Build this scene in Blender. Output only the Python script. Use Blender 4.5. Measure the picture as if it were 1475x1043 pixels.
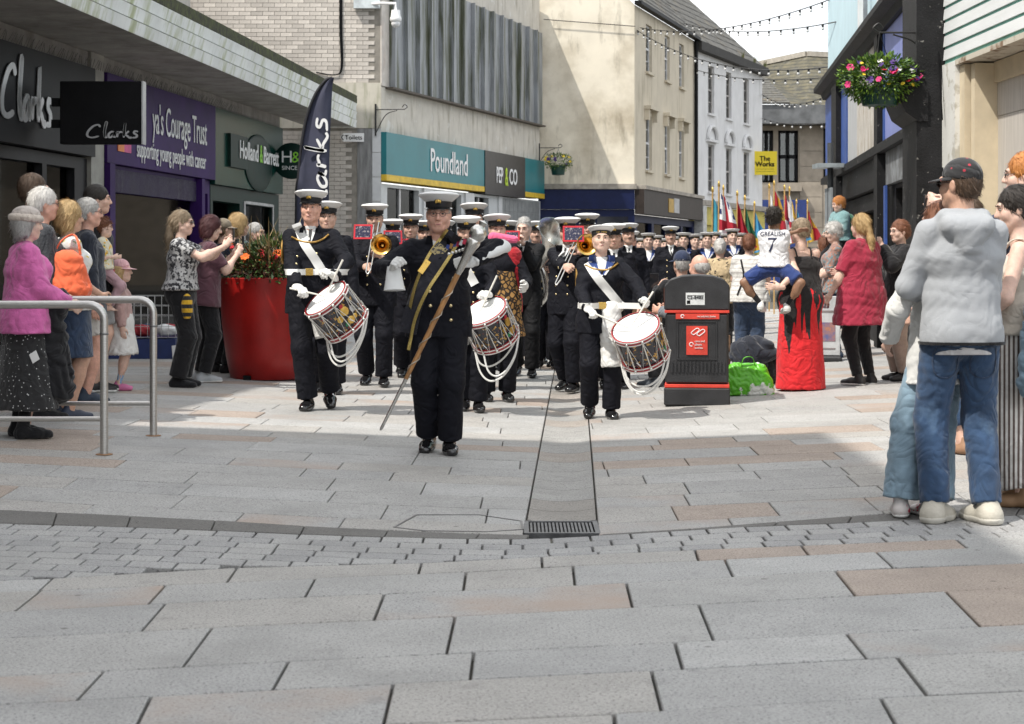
import bpy, bmesh, math, random
import numpy as np
from mathutils import Vector, Matrix, Euler
R = math.radians
SC = bpy.context.scene
COL = SC.collection
for _o in list(bpy.data.objects): bpy.data.objects.remove(_o)

# ---------------------------------------------------------------- camera
FPX, CX, YH, HC = 2600.0, 737.5, 375.0, 1.35          # focal length in photo pixels, principal column, horizon row, eye height
cam_d = bpy.data.cameras.new('camera'); cam = bpy.data.objects.new('camera', cam_d); COL.objects.link(cam)
cam.location = (0, 0, HC); cam.rotation_euler = (R(90), 0, 0)
cam_d.sensor_width = 36.0; cam_d.lens = FPX/1475*36.0; cam_d.shift_y = -(521.5-YH)/1475
cam_d.clip_start = 0.1; cam_d.clip_end = 2000
cam_d.dof.use_dof = True; cam_d.dof.focus_distance = 14.0; cam_d.dof.aperture_fstop = 7.0
SC.camera = cam
def gz(X, Y):                                          # the paving is dished: it rises gently either side of the channel
    t = min(1, max(0, (Y-8.7)/3.5)); t = t*t*(3-2*t); a = max(0, abs(X-.245-.035*(Y-9))-.25); return t*min(.16, .040*a)
def gp(x, y):                                          # photo pixel -> point on the ground
    z = 0.0
    for _ in range(12): Y = FPX*(HC-z)/(y-YH); X = (x-CX)*Y/FPX; z = gz(X, Y)
    return Vector((X, Y, z))
def at(x, y, Y):                                       # photo pixel at a known distance
    return Vector(((x-CX)*Y/FPX, Y, HC-(y-YH)*Y/FPX))

# ---------------------------------------------------------------- light
SUN_EL, SUN_AZ = R(55), R(232)                         # azimuth: direction the light comes from, clockwise from +Y
w = bpy.data.worlds.new('World'); SC.world = w; w.use_nodes = True
n = w.node_tree.nodes; l = w.node_tree.links; n.clear()
wo = n.new('ShaderNodeOutputWorld'); bg = n.new('ShaderNodeBackground')
sky = n.new('ShaderNodeTexSky'); sky.sky_type = 'NISHITA'; sky.sun_disc = False
sky.sun_elevation = SUN_EL; sky.sun_rotation = SUN_AZ; sky.air_density = 1.0; sky.dust_density = 1.5
tc = n.new('ShaderNodeTexCoord'); nz = n.new('ShaderNodeTexNoise'); nz.inputs['Scale'].default_value = 2.2
nz.inputs['Detail'].default_value = 7; nz.inputs['Roughness'].default_value = .58
mp = n.new('ShaderNodeMapping'); mp.inputs['Scale'].default_value = (1, 1, 2.2); mp.inputs['Location'].default_value = (.3, .1, .2)
cr = n.new('ShaderNodeValToRGB'); cr.color_ramp.elements[0].position = .26; cr.color_ramp.elements[1].position = .58
mx = n.new('ShaderNodeMixRGB'); mx.inputs[2].default_value = (10.6, 10.6, 10.6, 1)
l.new(tc.outputs['Generated'], mp.inputs[0]); l.new(mp.outputs[0], nz.inputs['Vector']); l.new(nz.outputs[0], cr.inputs[0])
l.new(cr.outputs[0], mx.inputs[0]); l.new(sky.outputs[0], mx.inputs[1]); l.new(mx.outputs[0], bg.inputs[0])
bg.inputs[1].default_value = .14; l.new(bg.outputs[0], wo.inputs[0])
sun_d = bpy.data.lights.new('sun', 'SUN'); sun_d.energy = 3.8; sun_d.angle = R(.6); sun_d.color = (1, .95, .87)
sun = bpy.data.objects.new('sun', sun_d); COL.objects.link(sun)
_sd = Vector((math.sin(SUN_AZ)*math.cos(SUN_EL), math.cos(SUN_AZ)*math.cos(SUN_EL), math.sin(SUN_EL)))
sun.rotation_euler = _sd.to_track_quat('Z', 'Y').to_euler(); sun.location = (0, 0, 30)
SC.view_settings.view_transform = 'Standard'; SC.view_settings.look = 'None'
SC.view_settings.gamma = 1; SC.view_settings.use_curve_mapping = False; SC.view_settings.exposure = 0.33
SC.render.engine = 'CYCLES'; SC.cycles.max_bounces = 6; SC.cycles.transparent_max_bounces = 12
SC.cycles.caustics_reflective = False; SC.cycles.caustics_refractive = False; SC.cycles.use_denoising = True

# ---------------------------------------------------------------- materials
_mc = {}
def _new(name):
    m = bpy.data.materials.new(name); m.use_nodes = True
    return m, m.node_tree.nodes, m.node_tree.links, m.node_tree.nodes['Principled BSDF']
def M(name, col=(.5,.5,.5), rough=.6, metal=0.0, var=.18, scale=6.0, bump=0.0, bscale=80.0, col2=None, spec=.5, sheen=0.0, stretch=None, lo=.35, hi=.65, coat=0.0, wr=0.0):
    """plain material: two tones mixed by noise, optional fine relief"""
    if name in _mc: return _mc[name]
    m, n, l, b = _new(name)
    t = n.new('ShaderNodeTexCoord'); v = t.outputs['Object']
    if stretch:
        mp = n.new('ShaderNodeMapping'); mp.inputs['Scale'].default_value = stretch; l.new(v, mp.inputs[0]); v = mp.outputs[0]
    z = n.new('ShaderNodeTexNoise'); z.inputs['Scale'].default_value = scale; z.inputs['Detail'].default_value = 6; z.inputs['Roughness'].default_value = .6
    l.new(v, z.inputs['Vector'])
    r = n.new('ShaderNodeValToRGB'); e = r.color_ramp.elements; e[0].position = lo; e[1].position = hi
    c2 = col2 if col2 else tuple(min(1, c*(1+var)) for c in col)
    c1 = col if col2 else tuple(c*(1-var) for c in col)
    e[0].color = (*c1, 1); e[1].color = (*c2, 1)
    l.new(z.outputs[0], r.inputs[0]); l.new(r.outputs[0], b.inputs['Base Color'])
    b.inputs['Roughness'].default_value = rough; b.inputs['Metallic'].default_value = metal
    b.inputs['Specular IOR Level'].default_value = spec
    if sheen: b.inputs['Sheen Weight'].default_value = sheen
    if coat: b.inputs['Coat Weight'].default_value = coat; b.inputs['Coat Roughness'].default_value = .08
    if wr:
        z3 = n.new('ShaderNodeTexNoise'); z3.inputs['Scale'].default_value = 5.5; z3.inputs['Detail'].default_value = 1.5; z3.inputs['Distortion'].default_value = 1.6
        l.new(v, z3.inputs['Vector']); b3 = n.new('ShaderNodeBump'); b3.inputs['Strength'].default_value = wr; b3.inputs['Distance'].default_value = .014
        sb_ = n.new('ShaderNodeMath'); sb_.operation = 'SUBTRACT'; sb_.inputs[1].default_value = .5; ab_ = n.new('ShaderNodeMath'); ab_.operation = 'ABSOLUTE'; mu_ = n.new('ShaderNodeMath'); mu_.operation = 'MULTIPLY'; mu_.inputs[1].default_value = 5.0; mu_.use_clamp = True
        l.new(z3.outputs[0], sb_.inputs[0]); l.new(sb_.outputs[0], ab_.inputs[0]); l.new(ab_.outputs[0], mu_.inputs[0]); l.new(mu_.outputs[0], b3.inputs['Height']); l.new(b3.outputs[0], b.inputs['Normal'])
    if bump:
        z2 = n.new('ShaderNodeTexNoise'); z2.inputs['Scale'].default_value = bscale; z2.inputs['Detail'].default_value = 4
        l.new(v, z2.inputs['Vector'])
        bp = n.new('ShaderNodeBump'); bp.inputs['Strength'].default_value = min(1, bump*4); bp.inputs['Distance'].default_value = .01
        l.new(z2.outputs[0], bp.inputs['Height']); l.new(bp.outputs[0], b.inputs['Normal'])
        if wr: l.new(b3.outputs[0], bp.inputs['Normal'])
    _mc[name] = m; return m
def layer(m, col, kind='noise', scale=5.0, lo=.55, hi=.7, stretch=None, amount=1.0, rough=None):
    """mix another colour over a material's base colour where a pattern says so (stains, prints, stripes)"""
    n = m.node_tree.nodes; l = m.node_tree.links; b = n['Principled BSDF']
    src = b.inputs['Base Color'].links[0].from_socket
    t = n.new('ShaderNodeTexCoord'); v = t.outputs['Object']
    if stretch:
        mp = n.new('ShaderNodeMapping'); mp.inputs['Scale'].default_value = stretch; l.new(v, mp.inputs[0]); v = mp.outputs[0]
    if kind == 'noise':
        z = n.new('ShaderNodeTexNoise'); z.inputs['Detail'].default_value = 6; z.inputs['Roughness'].default_value = .6; out = z.outputs[0]
    elif kind in ('wavex', 'wavey', 'wavez'):
        z = n.new('ShaderNodeTexWave'); z.bands_direction = kind[-1].upper(); out = z.outputs['Fac']
    else:
        z = n.new('ShaderNodeTexVoronoi'); out = z.outputs['Distance']
        if kind == 'edge': z.feature = 'DISTANCE_TO_EDGE'
    z.inputs['Scale'].default_value = scale; l.new(v, z.inputs['Vector'])
    r = n.new('ShaderNodeValToRGB'); e = r.color_ramp.elements
    a0, a1 = (0, amount) if lo < hi else (amount, 0)
    e[0].position = min(lo, hi); e[1].position = max(lo, hi); e[0].color = (a0,)*3+(1,); e[1].color = (a1,)*3+(1,)
    l.new(out, r.inputs[0])
    x = n.new('ShaderNodeMixRGB'); x.inputs[2].default_value = (*col, 1)
    l.new(r.outputs[0], x.inputs[0]); l.new(src, x.inputs[1]); l.new(x.outputs[0], b.inputs['Base Color'])
    return m
def glass(name, tint=(.9,.95,.95), refl=.9, base=.06):
    if name in _mc: return _mc[name]
    m, n, l, b = _new(name); n.remove(b)
    o = n['Material Output']; tr = n.new('ShaderNodeBsdfTransparent'); tr.inputs[0].default_value = (*tint, 1)
    g = n.new('ShaderNodeBsdfGlossy'); g.inputs['Roughness'].default_value = .03; g.inputs[0].default_value = (refl,)*3+(1,)
    f = n.new('ShaderNodeFresnel'); f.inputs[0].default_value = 1.32
    a = n.new('ShaderNodeMath'); a.operation = 'ADD'; a.inputs[1].default_value = base; l.new(f.outputs[0], a.inputs[0])
    x = n.new('ShaderNodeMixShader'); l.new(a.outputs[0], x.inputs[0]); l.new(tr.outputs[0], x.inputs[1]); l.new(g.outputs[0], x.inputs[2])
    l.new(x.outputs[0], o.inputs[0]); _mc[name] = m; return m

# ---------------------------------------------------------------- mesh building
class MB:
    """collects shapes, becomes ONE mesh object"""
    def __init__(s): s.v = []; s.f = []; s.m = []; s.cur = 0
    def add(s, vs, fs):
        o = len(s.v); s.v += [tuple(p) for p in vs]
        for f in fs: s.f.append(tuple(i+o for i in f)); s.m.append(s.cur)
        return s
    def box(s, x0, x1, y0, y1, z0, z1, rot=None, c=None):
        vs = [Vector((x, y, z)) for z in (z0, z1) for y in (y0, y1) for x in (x0, x1)]
        if rot is not None:
            mt = Euler(rot).to_matrix(); c = Vector(c) if c else Vector(((x0+x1)/2, (y0+y1)/2, (z0+z1)/2)); vs = [mt@(p-c)+c for p in vs]
        return s.add(vs, [(0,2,3,1), (4,5,7,6), (0,1,5,4), (2,6,7,3), (0,4,6,2), (1,3,7,5)])
    def bar(s, a, b, w, h=None, up=(0,0,1)):
        a = Vector(a); b = Vector(b); h = h or w; d = (b-a).normalized(); u = Vector(up)
        if abs(d.dot(u)) > .95: u = Vector((0,1,0))
        x = d.cross(u).normalized(); u = x.cross(d)
        vs = [p+x*sx*w/2+u*sz*h/2 for p in (a, b) for sz in (-1, 1) for sx in (-1, 1)]
        return s.add(vs, [(0,1,3,2), (4,6,7,5), (0,4,5,1), (2,3,7,6), (0,2,6,4), (1,5,7,3)])
    def tube(s, pts, r, k=8, closed=False, cap=True, flat=1.0):
        pts = [Vector(p) for p in pts]; N = len(pts); rr = r if hasattr(r, '__len__') else [r]*N
        up = None; rings = []
        for i, p in enumerate(pts):
            a = pts[(i-1) % N] if (closed or i > 0) else p; b = pts[(i+1) % N] if (closed or i < N-1) else p
            d = (b-a).normalized()
            if up is None: up = Vector((0,0,1)) if abs(d.z) < .9 else Vector((1,0,0))
            x = d.cross(up)
            if x.length < 1e-5: x = d.cross(Vector((0,1,.3)))
            x.normalize(); up = x.cross(d).normalized()
            rings.append([p+(x*math.cos(2*math.pi*j/k)+up*math.sin(2*math.pi*j/k)*flat)*rr[i] for j in range(k)])
        vs = [q for g in rings for q in g]; fs = []
        for i in range(N if closed else N-1):
            i2 = (i+1) % N
            for j in range(k): fs.append((i*k+j, i*k+(j+1) % k, i2*k+(j+1) % k, i2*k+j))
        if cap and not closed: fs += [tuple(range(k))[::-1], tuple(range((N-1)*k, N*k))]
        return s.add(vs, fs)
    def lathe(s, prof, k=20, c=(0,0,0), mat=None, cap=True):
        vs = []; n = len(prof)
        for r, z in prof:
            for j in range(k):
                a = 2*math.pi*j/k; p = Vector((r*math.cos(a), r*math.sin(a), z))
                vs.append((mat@p if mat else p)+Vector(c))
        fs = [(i*k+j, i*k+(j+1) % k, (i+1)*k+(j+1) % k, (i+1)*k+j) for i in range(n-1) for j in range(k)]
        if cap:
            if prof[0][0] > 1e-6: fs.append(tuple(range(k))[::-1])
            if prof[-1][0] > 1e-6: fs.append(tuple(range((n-1)*k, n*k)))
        return s.add(vs, fs)
    def prism(s, poly, y0, y1):                           # polygon in x,z extruded along y
        k = len(poly); vs = [(x, y0, z) for x, z in poly]+[(x, y1, z) for x, z in poly]
        fs = [tuple(range(k)), tuple(range(k, 2*k))[::-1]]+[(i, i+k, (i+1) % k+k, (i+1) % k) for i in range(k)]
        return s.add(vs, fs)
    def ball(s, c, r, k=10, n=7, mat=None):
        r = r if hasattr(r, '__len__') else (r, r, r); vs = []; fs = []
        for i in range(n+1):
            t = math.pi*i/n
            for j in range(k):
                a = 2*math.pi*j/k; p = Vector((r[0]*math.sin(t)*math.cos(a), r[1]*math.sin(t)*math.sin(a), r[2]*math.cos(t)))
                vs.append((mat@p if mat else p)+Vector(c))
        fs = [(i*k+j, (i+1)*k+j, (i+1)*k+(j+1) % k, i*k+(j+1) % k) for i in range(n) for j in range(k)]
        return s.add(vs, fs)
    def mesh(s, name, smooth=False):
        me = bpy.data.meshes.new(name); me.from_pydata(s.v, [], s.f)
        if any(s.m): me.polygons.foreach_set('material_index', s.m)
        if smooth: me.polygons.foreach_set('use_smooth', [True]*len(me.polygons))
        me.update(); return me
    def build(s, name, mats, parent=None, smooth=False, fix=True, bevel=0):
        me = s.mesh(name, smooth)
        bm = bmesh.new(); bm.from_mesh(me)
        if smooth: bmesh.ops.remove_doubles(bm, verts=bm.verts, dist=1e-5)
        if bevel: bmesh.ops.bevel(bm, geom=bm.edges[:], offset=bevel, segments=1, affect='EDGES')
        bmesh.ops.recalc_face_normals(bm, faces=bm.faces)
        if smooth:
            for e in bm.edges:
                if len(e.link_faces) == 2 and e.calc_face_angle(0) > R(50): e.smooth = False
        bm.to_mesh(me); bm.free()
        return link(name, me, mats, parent)
def link(name, me, mats, parent=None):
    o = bpy.data.objects.new(name, me); COL.objects.link(o)
    for m in (mats if isinstance(mats, (list, tuple)) else [mats]):
        if len(me.materials) < (len(mats) if isinstance(mats, (list, tuple)) else 1): me.materials.append(m)
    if parent is not None: o.parent = parent
    return o
def tag(o, label, cat, group=None, kind=None):
    o['label'] = label; o['category'] = cat
    if group: o['group'] = group
    if kind: o['kind'] = kind
    return o
def empty(name, loc=(0,0,0), rz=0.0, parent=None):
    o = bpy.data.objects.new(name, None); COL.objects.link(o); o.location = loc; o.rotation_euler = (0, 0, rz)
    o.empty_display_size = .1
    if parent is not None: o.parent = parent
    return o
def thing(name, label, cat, loc=(0,0,0), rz=0.0, group=None): return tag(empty(name, loc, rz), label, cat, group)
def struct(o): o['kind'] = 'structure'; return o
def stuff(o): o['kind'] = 'stuff'; return o
def copy_part(o, parent, **kw):
    c = o.copy(); COL.objects.link(c); c.parent = parent
    for k, v in kw.items(): setattr(c, k, v)
    return c
def catmull(pts, n=6):
    P = [Vector(p) for p in pts]; P = [P[0]*2-P[1]]+P+[P[-1]*2-P[-2]]; out = []
    for i in range(1, len(P)-2):
        for k in range(n):
            t = k/n; a, b, c, d = P[i-1], P[i], P[i+1], P[i+2]
            out.append(.5*((2*b)+(c-a)*t+(2*a-5*b+4*c-d)*t*t+(3*b-a-3*c+d)*t**3))
    out.append(P[-2]); return out
def text_mesh(txt, size=1.0, depth=.004, sx=1.0, shear=0.0, align='LEFT', bold=0.0):
    """lettering as a mesh lying in x,z (reads along +x, faces -y)"""
    c = bpy.data.curves.new('lettering', 'FONT'); c.body = txt; c.size = size; c.extrude = depth; c.shear = shear; c.align_x = align
    c.offset = bold; c.resolution_u = 3
    o = bpy.data.objects.new('lettering', c); COL.objects.link(o)
    dg = bpy.context.evaluated_depsgraph_get(); me = bpy.data.meshes.new_from_object(o.evaluated_get(dg))
    bpy.data.objects.remove(o); bpy.data.curves.remove(c)
    me.transform(Matrix.Rotation(R(90), 4, 'X') @ Matrix.Diagonal((sx, 1, 1, 1))); me.name = 'lettering'
    return me
def put_text(txt, parent, mat, x, y, z, size, sx=1.0, shear=0.0, align='LEFT', name='lettering', depth=.004, bold=0.0):
    o = link(name, text_mesh(txt, size, depth, sx, shear, align, bold), mat, parent); o.location = (x, y, z); return o
# ---------------------------------------------------------------- bodies and clothes: blended volumes turned into smooth surfaces
V3 = lambda *a: np.array(a if len(a) > 1 else a[0], dtype=float)
def fold_noise(x, y, z, f, seed):
    a = seed*1.7
    n1 = np.sin(f*(1.0*x+.35*y+.55*z)+a+1.6*np.sin(f*.6*(z-.5*x)+a*2))
    n2 = np.sin(f*1.9*(.3*x-.8*y+.9*z)+a*3+1.3*np.sin(f*1.1*(x+.4*y)+a))
    n3 = 1-2*np.abs(np.sin(f*1.3*(.55*x+.35*y+.8*z)+a*5+1.8*np.sin(f*.7*(x-.6*z+.5*y)+a)))
    n4 = 1-2*np.abs(np.sin(f*1.9*(.7*x-.5*y+.55*z)+a*2+1.5*np.sin(f*.9*(z+.5*x)+a*3)))
    return .20*n1+.10*n2+.40*n3+.30*n4
class SDF:
    def __init__(s): s.p = []; s.noise = None
    def rc(s, a, b, ra, rb, k=.03, w=None, fw=1.0, flat=False, op='u', flat0=False):
        s.p.append(('rc', V3(a), V3(b), ra, rb, k, None if w is None else V3(w), fw, flat, op, flat0)); return s
    def el(s, c, r, rot=None, k=.03, op='u'):
        s.p.append(('el', V3(c), V3(r), None if rot is None else np.array(rot), k, op)); return s
    def cut(s, nrm, d): s.p.append(('cut', V3(nrm), d)); return s       # keeps dot(n,p) < d of what came before
    def _bb(s, q):
        if q[0] == 'rc':
            r = max(q[3], q[4])*max(1, q[7])+q[5]; return np.minimum(q[1], q[2])-r, np.maximum(q[1], q[2])+r
        r = max(q[2])+q[4]; return q[1]-r, q[1]+r
    def bounds(s):
        lo = V3(9, 9, 9); hi = -lo
        for q in s.p:
            if q[0] != 'cut' and q[-1 if q[0] == 'el' else 9] == 'u':
                a, b = s._bb(q); lo = np.minimum(lo, a); hi = np.maximum(hi, b)
        return lo, hi
    def _d(s, q, x, y, z):
        if q[0] == 'rc':
            a, b, ra, rb, w, fw = q[1], q[2], q[3], q[4], q[6], q[7]; ba = b-a; L2 = ba@ba+1e-12
            px, py, pz = x-a[0], y-a[1], z-a[2]
            tr = (px*ba[0]+py*ba[1]+pz*ba[2])/L2; t = np.clip(tr, 0, 1)
            vx, vy, vz = px-t*ba[0], py-t*ba[1], pz-t*ba[2]; d2 = vx*vx+vy*vy+vz*vz
            if w is not None:
                c = vx*w[0]+vy*w[1]+vz*w[2]; d2 = d2-c*c*(1-1/(fw*fw))
            d = np.sqrt(np.maximum(d2, 0))-(ra+t*(rb-ra))
            if q[8]: d = np.maximum(d, (tr-1)*math.sqrt(L2))
            if q[10]: d = np.maximum(d, -tr*math.sqrt(L2))
            return d
        px, py, pz = x-q[1][0], y-q[1][1], z-q[1][2]
        if q[3] is not None:
            m = q[3].T; px, py, pz = (m[0,0]*px+m[0,1]*py+m[0,2]*pz, m[1,0]*px+m[1,1]*py+m[1,2]*pz, m[2,0]*px+m[2,1]*py+m[2,2]*pz)
        r = q[2]; k0 = np.sqrt((px/r[0])**2+(py/r[1])**2+(pz/r[2])**2); k1 = np.sqrt((px/r[0]**2)**2+(py/r[1]**2)**2+(pz/r[2]**2)**2)+1e-9
        return k0*(k0-1)/k1
    @staticmethod
    def _mix(D, d, k, op):
        if op == 's': d = -d
        h = np.maximum(k-np.abs(D-d), 0)/k if k > 0 else 0
        return np.minimum(D, d)-h*h*k*.25 if op == 'u' else np.maximum(D, d)+h*h*k*.25
    def ev(s, P):
        P = np.asarray(P, float); x, y, z = P[:,0], P[:,1], P[:,2]; D = np.full(len(P), 1e3)
        for q in s.p:
            if q[0] == 'cut': D = np.maximum(D, x*q[1][0]+y*q[1][1]+z*q[1][2]-q[2]); continue
            D = s._mix(D, s._d(q, x, y, z), q[5] if q[0] == 'rc' else q[4], q[9] if q[0] == 'rc' else q[5])
        if s.noise: D = D+s.noise[0]*fold_noise(x, y, z*(s.noise[3] if len(s.noise) > 3 else 1), s.noise[1], s.noise[2])
        return D
    def surf(s, vox):
        lo, hi = s.bounds(); lo = lo-vox*2; n = np.ceil((hi+vox*2-lo)/vox).astype(int)+1
        ax = [lo[i]+vox*np.arange(n[i]) for i in range(3)]; D = np.full(n, 1e3)
        for q in s.p:
            if q[0] == 'cut':
                D = np.maximum(D, ax[0][:,None,None]*q[1][0]+ax[1][None,:,None]*q[1][1]+ax[2][None,None,:]*q[1][2]-q[2]); continue
            a, b = s._bb(q); i0 = np.clip(np.floor((a-lo)/vox).astype(int)-2, 0, n); i1 = np.clip(np.ceil((b-lo)/vox).astype(int)+3, 0, n)
            sl = tuple(slice(i0[i], i1[i]) for i in range(3))
            d = s._d(q, ax[0][sl[0]][:,None,None], ax[1][sl[1]][None,:,None], ax[2][sl[2]][None,None,:])
            D[sl] = s._mix(D[sl], d, q[5] if q[0] == 'rc' else q[4], q[9] if q[0] == 'rc' else q[5])
        if s.noise: D = D+s.noise[0]*fold_noise(ax[0][:,None,None], ax[1][None,:,None], ax[2][None,None,:]*(s.noise[3] if len(s.noise) > 3 else 1), s.noise[1], s.noise[2])
        I = D < 0
        c = I[:-1,:-1,:-1].astype(np.int8)
        for dx in (0,1):
            for dy in (0,1):
                for dz in (0,1):
                    if dx+dy+dz: c = c+I[dx:n[0]-1+dx, dy:n[1]-1+dy, dz:n[2]-1+dz]
        A = np.argwhere((c > 0) & (c < 8)); idm = np.full(c.shape, -1, int); idm[A[:,0], A[:,1], A[:,2]] = np.arange(len(A))
        pos = np.zeros((len(A), 3)); cnt = np.zeros(len(A))
        for e in range(3):
            o1, o2 = [k for k in range(3) if k != e]
            for u in (0,1):
                for v in (0,1):
                    q = A.copy(); q[:,o1] += u; q[:,o2] += v; r = q.copy(); r[:,e] += 1
                    da = D[q[:,0], q[:,1], q[:,2]]; db = D[r[:,0], r[:,1], r[:,2]]; k = (da < 0) != (db < 0)
                    da = np.clip(da, -vox*2, vox*2); db = np.clip(db, -vox*2, vox*2)
                    t = np.where(k, da/np.where(k, da-db, 1), 0); p = q.astype(float); p[:,e] += t
                    pos[k] += p[k]; cnt[k] += 1
        pos = pos/cnt[:,None]*vox+lo; F = []
        for e in range(3):
            o1, o2 = (e+1) % 3, (e+2) % 3
            s0 = [slice(0, None)]*3; s1 = [slice(0, None)]*3; s0[e] = slice(0, -1); s1[e] = slice(1, None)
            a = I[tuple(s0)]; X = np.argwhere(a != I[tuple(s1)])
            X = X[(X[:,o1] > 0) & (X[:,o2] > 0) & (X[:,o1] < n[o1]-1) & (X[:,o2] < n[o2]-1)]
            if not len(X): continue
            ins = a[X[:,0], X[:,1], X[:,2]]; C = []
            for u, v in ((1,1), (0,1), (0,0), (1,0)):
                q = X.copy(); q[:,o1] -= u; q[:,o2] -= v; C.append(idm[q[:,0], q[:,1], q[:,2]])
            C = np.stack(C, 1); C[~ins] = C[~ins][:, ::-1]; F.append(C[(C >= 0).all(1)])
        return pos, np.concatenate(F) if F else np.zeros((0, 4), int)
def np_mesh(name, parts):
    vs, fs, o = [], [], 0
    for v, f in parts: vs.append(v); fs.append(f+o); o += len(v)
    v = np.concatenate(vs); f = np.concatenate(fs); me = bpy.data.meshes.new(name)
    me.vertices.add(len(v)); me.vertices.foreach_set('co', v.ravel())
    me.loops.add(len(f)*4); me.loops.foreach_set('vertex_index', f.ravel().astype(np.int32))
    me.polygons.add(len(f)); me.polygons.foreach_set('loop_start', np.arange(0, len(f)*4, 4, dtype=np.int32))
    me.polygons.foreach_set('use_smooth', [True]*len(f)); me.update(calc_edges=True); return me
def hit(S, o, d, n=220, step=.004):                     # first point where rays from o along d enter the volume
    o = np.asarray(o, float); d = np.asarray(d, float); d = d/np.linalg.norm(d, axis=1)[:,None]; t = np.zeros(len(o)); done = np.zeros(len(o), bool)
    for _ in range(90):
        D = S.ev(o+d*t[:,None]); done = done | (D < .0008); t = np.where(done, t, t+np.clip(D*.8, .001, .08))
        if done.all(): break
    if done.any(): t = np.where(done & (t < np.median(t[done])+.25), t, np.median(t[done]))
    return o+d*t[:,None]
def ribbon(S, o, d, width, th=.004, closed=False, lift=.003):
    """band lying on a garment: rays o,d give its middle line"""
    o = np.asarray(o, float); d = np.asarray(d, float); d = d/np.linalg.norm(d, axis=1)[:,None]; c = hit(S, o, d); N = len(c)
    tg = np.roll(c, -1, 0)-np.roll(c, 1, 0)
    if not closed: tg[0] = c[1]-c[0]; tg[-1] = c[-1]-c[-2]
    sd = np.cross(tg, d); sd /= np.linalg.norm(sd, axis=1)[:,None]+1e-9
    e1 = hit(S, o-sd*width/2, d); e2 = hit(S, o+sd*width/2, d)
    for e in (e1, e2):                                  # an edge that slips off the volume stays near the middle line
        far = np.linalg.norm(e-c, axis=1) > width*1.1; e[far] = c[far]+(np.where(e is e1, -1, 1)*sd*width/2)[far]
    rows = [e1+d*.006, e1-d*(th+lift), c-d*(th+lift+.001), e2-d*(th+lift), e2+d*.006]; m = MB(); vs = np.stack(rows, 1).reshape(-1, 3)
    fs = [(i*5+j, i*5+j+1, ((i+1) % N)*5+j+1, ((i+1) % N)*5+j) for i in range(N if closed else N-1) for j in range(4)]
    m.add([Vector(v) for v in vs], fs); return m
def ik(a, t, l1, l2, hint):
    a = V3(a); t = V3(t); d = t-a; L = np.linalg.norm(d)
    if L > (l1+l2)*.998: t = a+d/L*(l1+l2)*.998; d = t-a; L = np.linalg.norm(d)
    L = max(L, abs(l1-l2)+.02); u = d/np.linalg.norm(d); x = (l1*l1-l2*l2+L*L)/(2*L); h = math.sqrt(max(l1*l1-x*x, 0))
    p = V3(hint); p = p-u*(p@u); p = p/(np.linalg.norm(p)+1e-9)
    return a+u*x+p*h, t
def rot3(yaw=0, pitch=0, roll=0):                       # degrees; pitch > 0 looks down (face is at -y)
    return np.array(Euler((R(pitch), R(roll), R(yaw)), 'XYZ').to_matrix())
def hand_sdf(S, wr, u, nrm, side, curl, g, spread=.5, fat=1.0):
    """wrist, finger direction, palm normal, +1/-1 for which side the thumb is on"""
    u = u/np.linalg.norm(u); nrm = nrm-u*(nrm@u); nrm /= np.linalg.norm(nrm)+1e-9; s = np.cross(u, nrm)*side
    S.rc(wr-u*.03, wr+u*.01, .027*g*fat, .026*g*fat, .02, s, 1.15)
    S.rc(wr+u*.02*g, wr+u*.085*g, .015*g*fat, .0145*g*fat, .02, s, 2.35)
    def bend(a):
        return u*math.cos(a)+nrm*math.sin(a)
    for i, (off, ln) in enumerate(((.030, .92), (.010, 1.0), (-.010, .94), (-.029, .76))):
        p = wr+u*.088*g+s*off*g; a = curl*(.95+.05*i)
        for sl, f, r in ((.042, .75, .0098), (.026, 1.75, .0090), (.021, 2.5, .0080)):
            q = p+(bend(a*f)*sl*ln+s*off*spread*.12)*g; S.rc(p, q, r*g*fat, r*.95*g*fat, .006); p = q
    p = wr+u*.022*g+s*.026*g; t1 = (u*.62+s*.62+nrm*(.25+.5*curl)); t1 /= np.linalg.norm(t1); q = p+t1*.045*g
    S.rc(p, q, .0135*g*fat, .0115*g*fat, .012)
    t2 = u*.85+s*(.3-.5*min(curl, 1))+nrm*(.2+.7*min(curl, 1)); t2 /= np.linalg.norm(t2); r = q+t2*.034*g; S.rc(q, r, .011*g*fat, .010*g*fat, .006)
    t3 = u*.85-s*.45*min(curl, 1)+nrm*.35; t3 /= np.linalg.norm(t3); S.rc(r, r+t3*.026*g, .010*g*fat, .0085*g*fat, .006)
def M4(Rm, c): m = Matrix([list(Rm[i])+[c[i]] for i in range(3)]+[[0,0,0,1]]); return m
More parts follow.
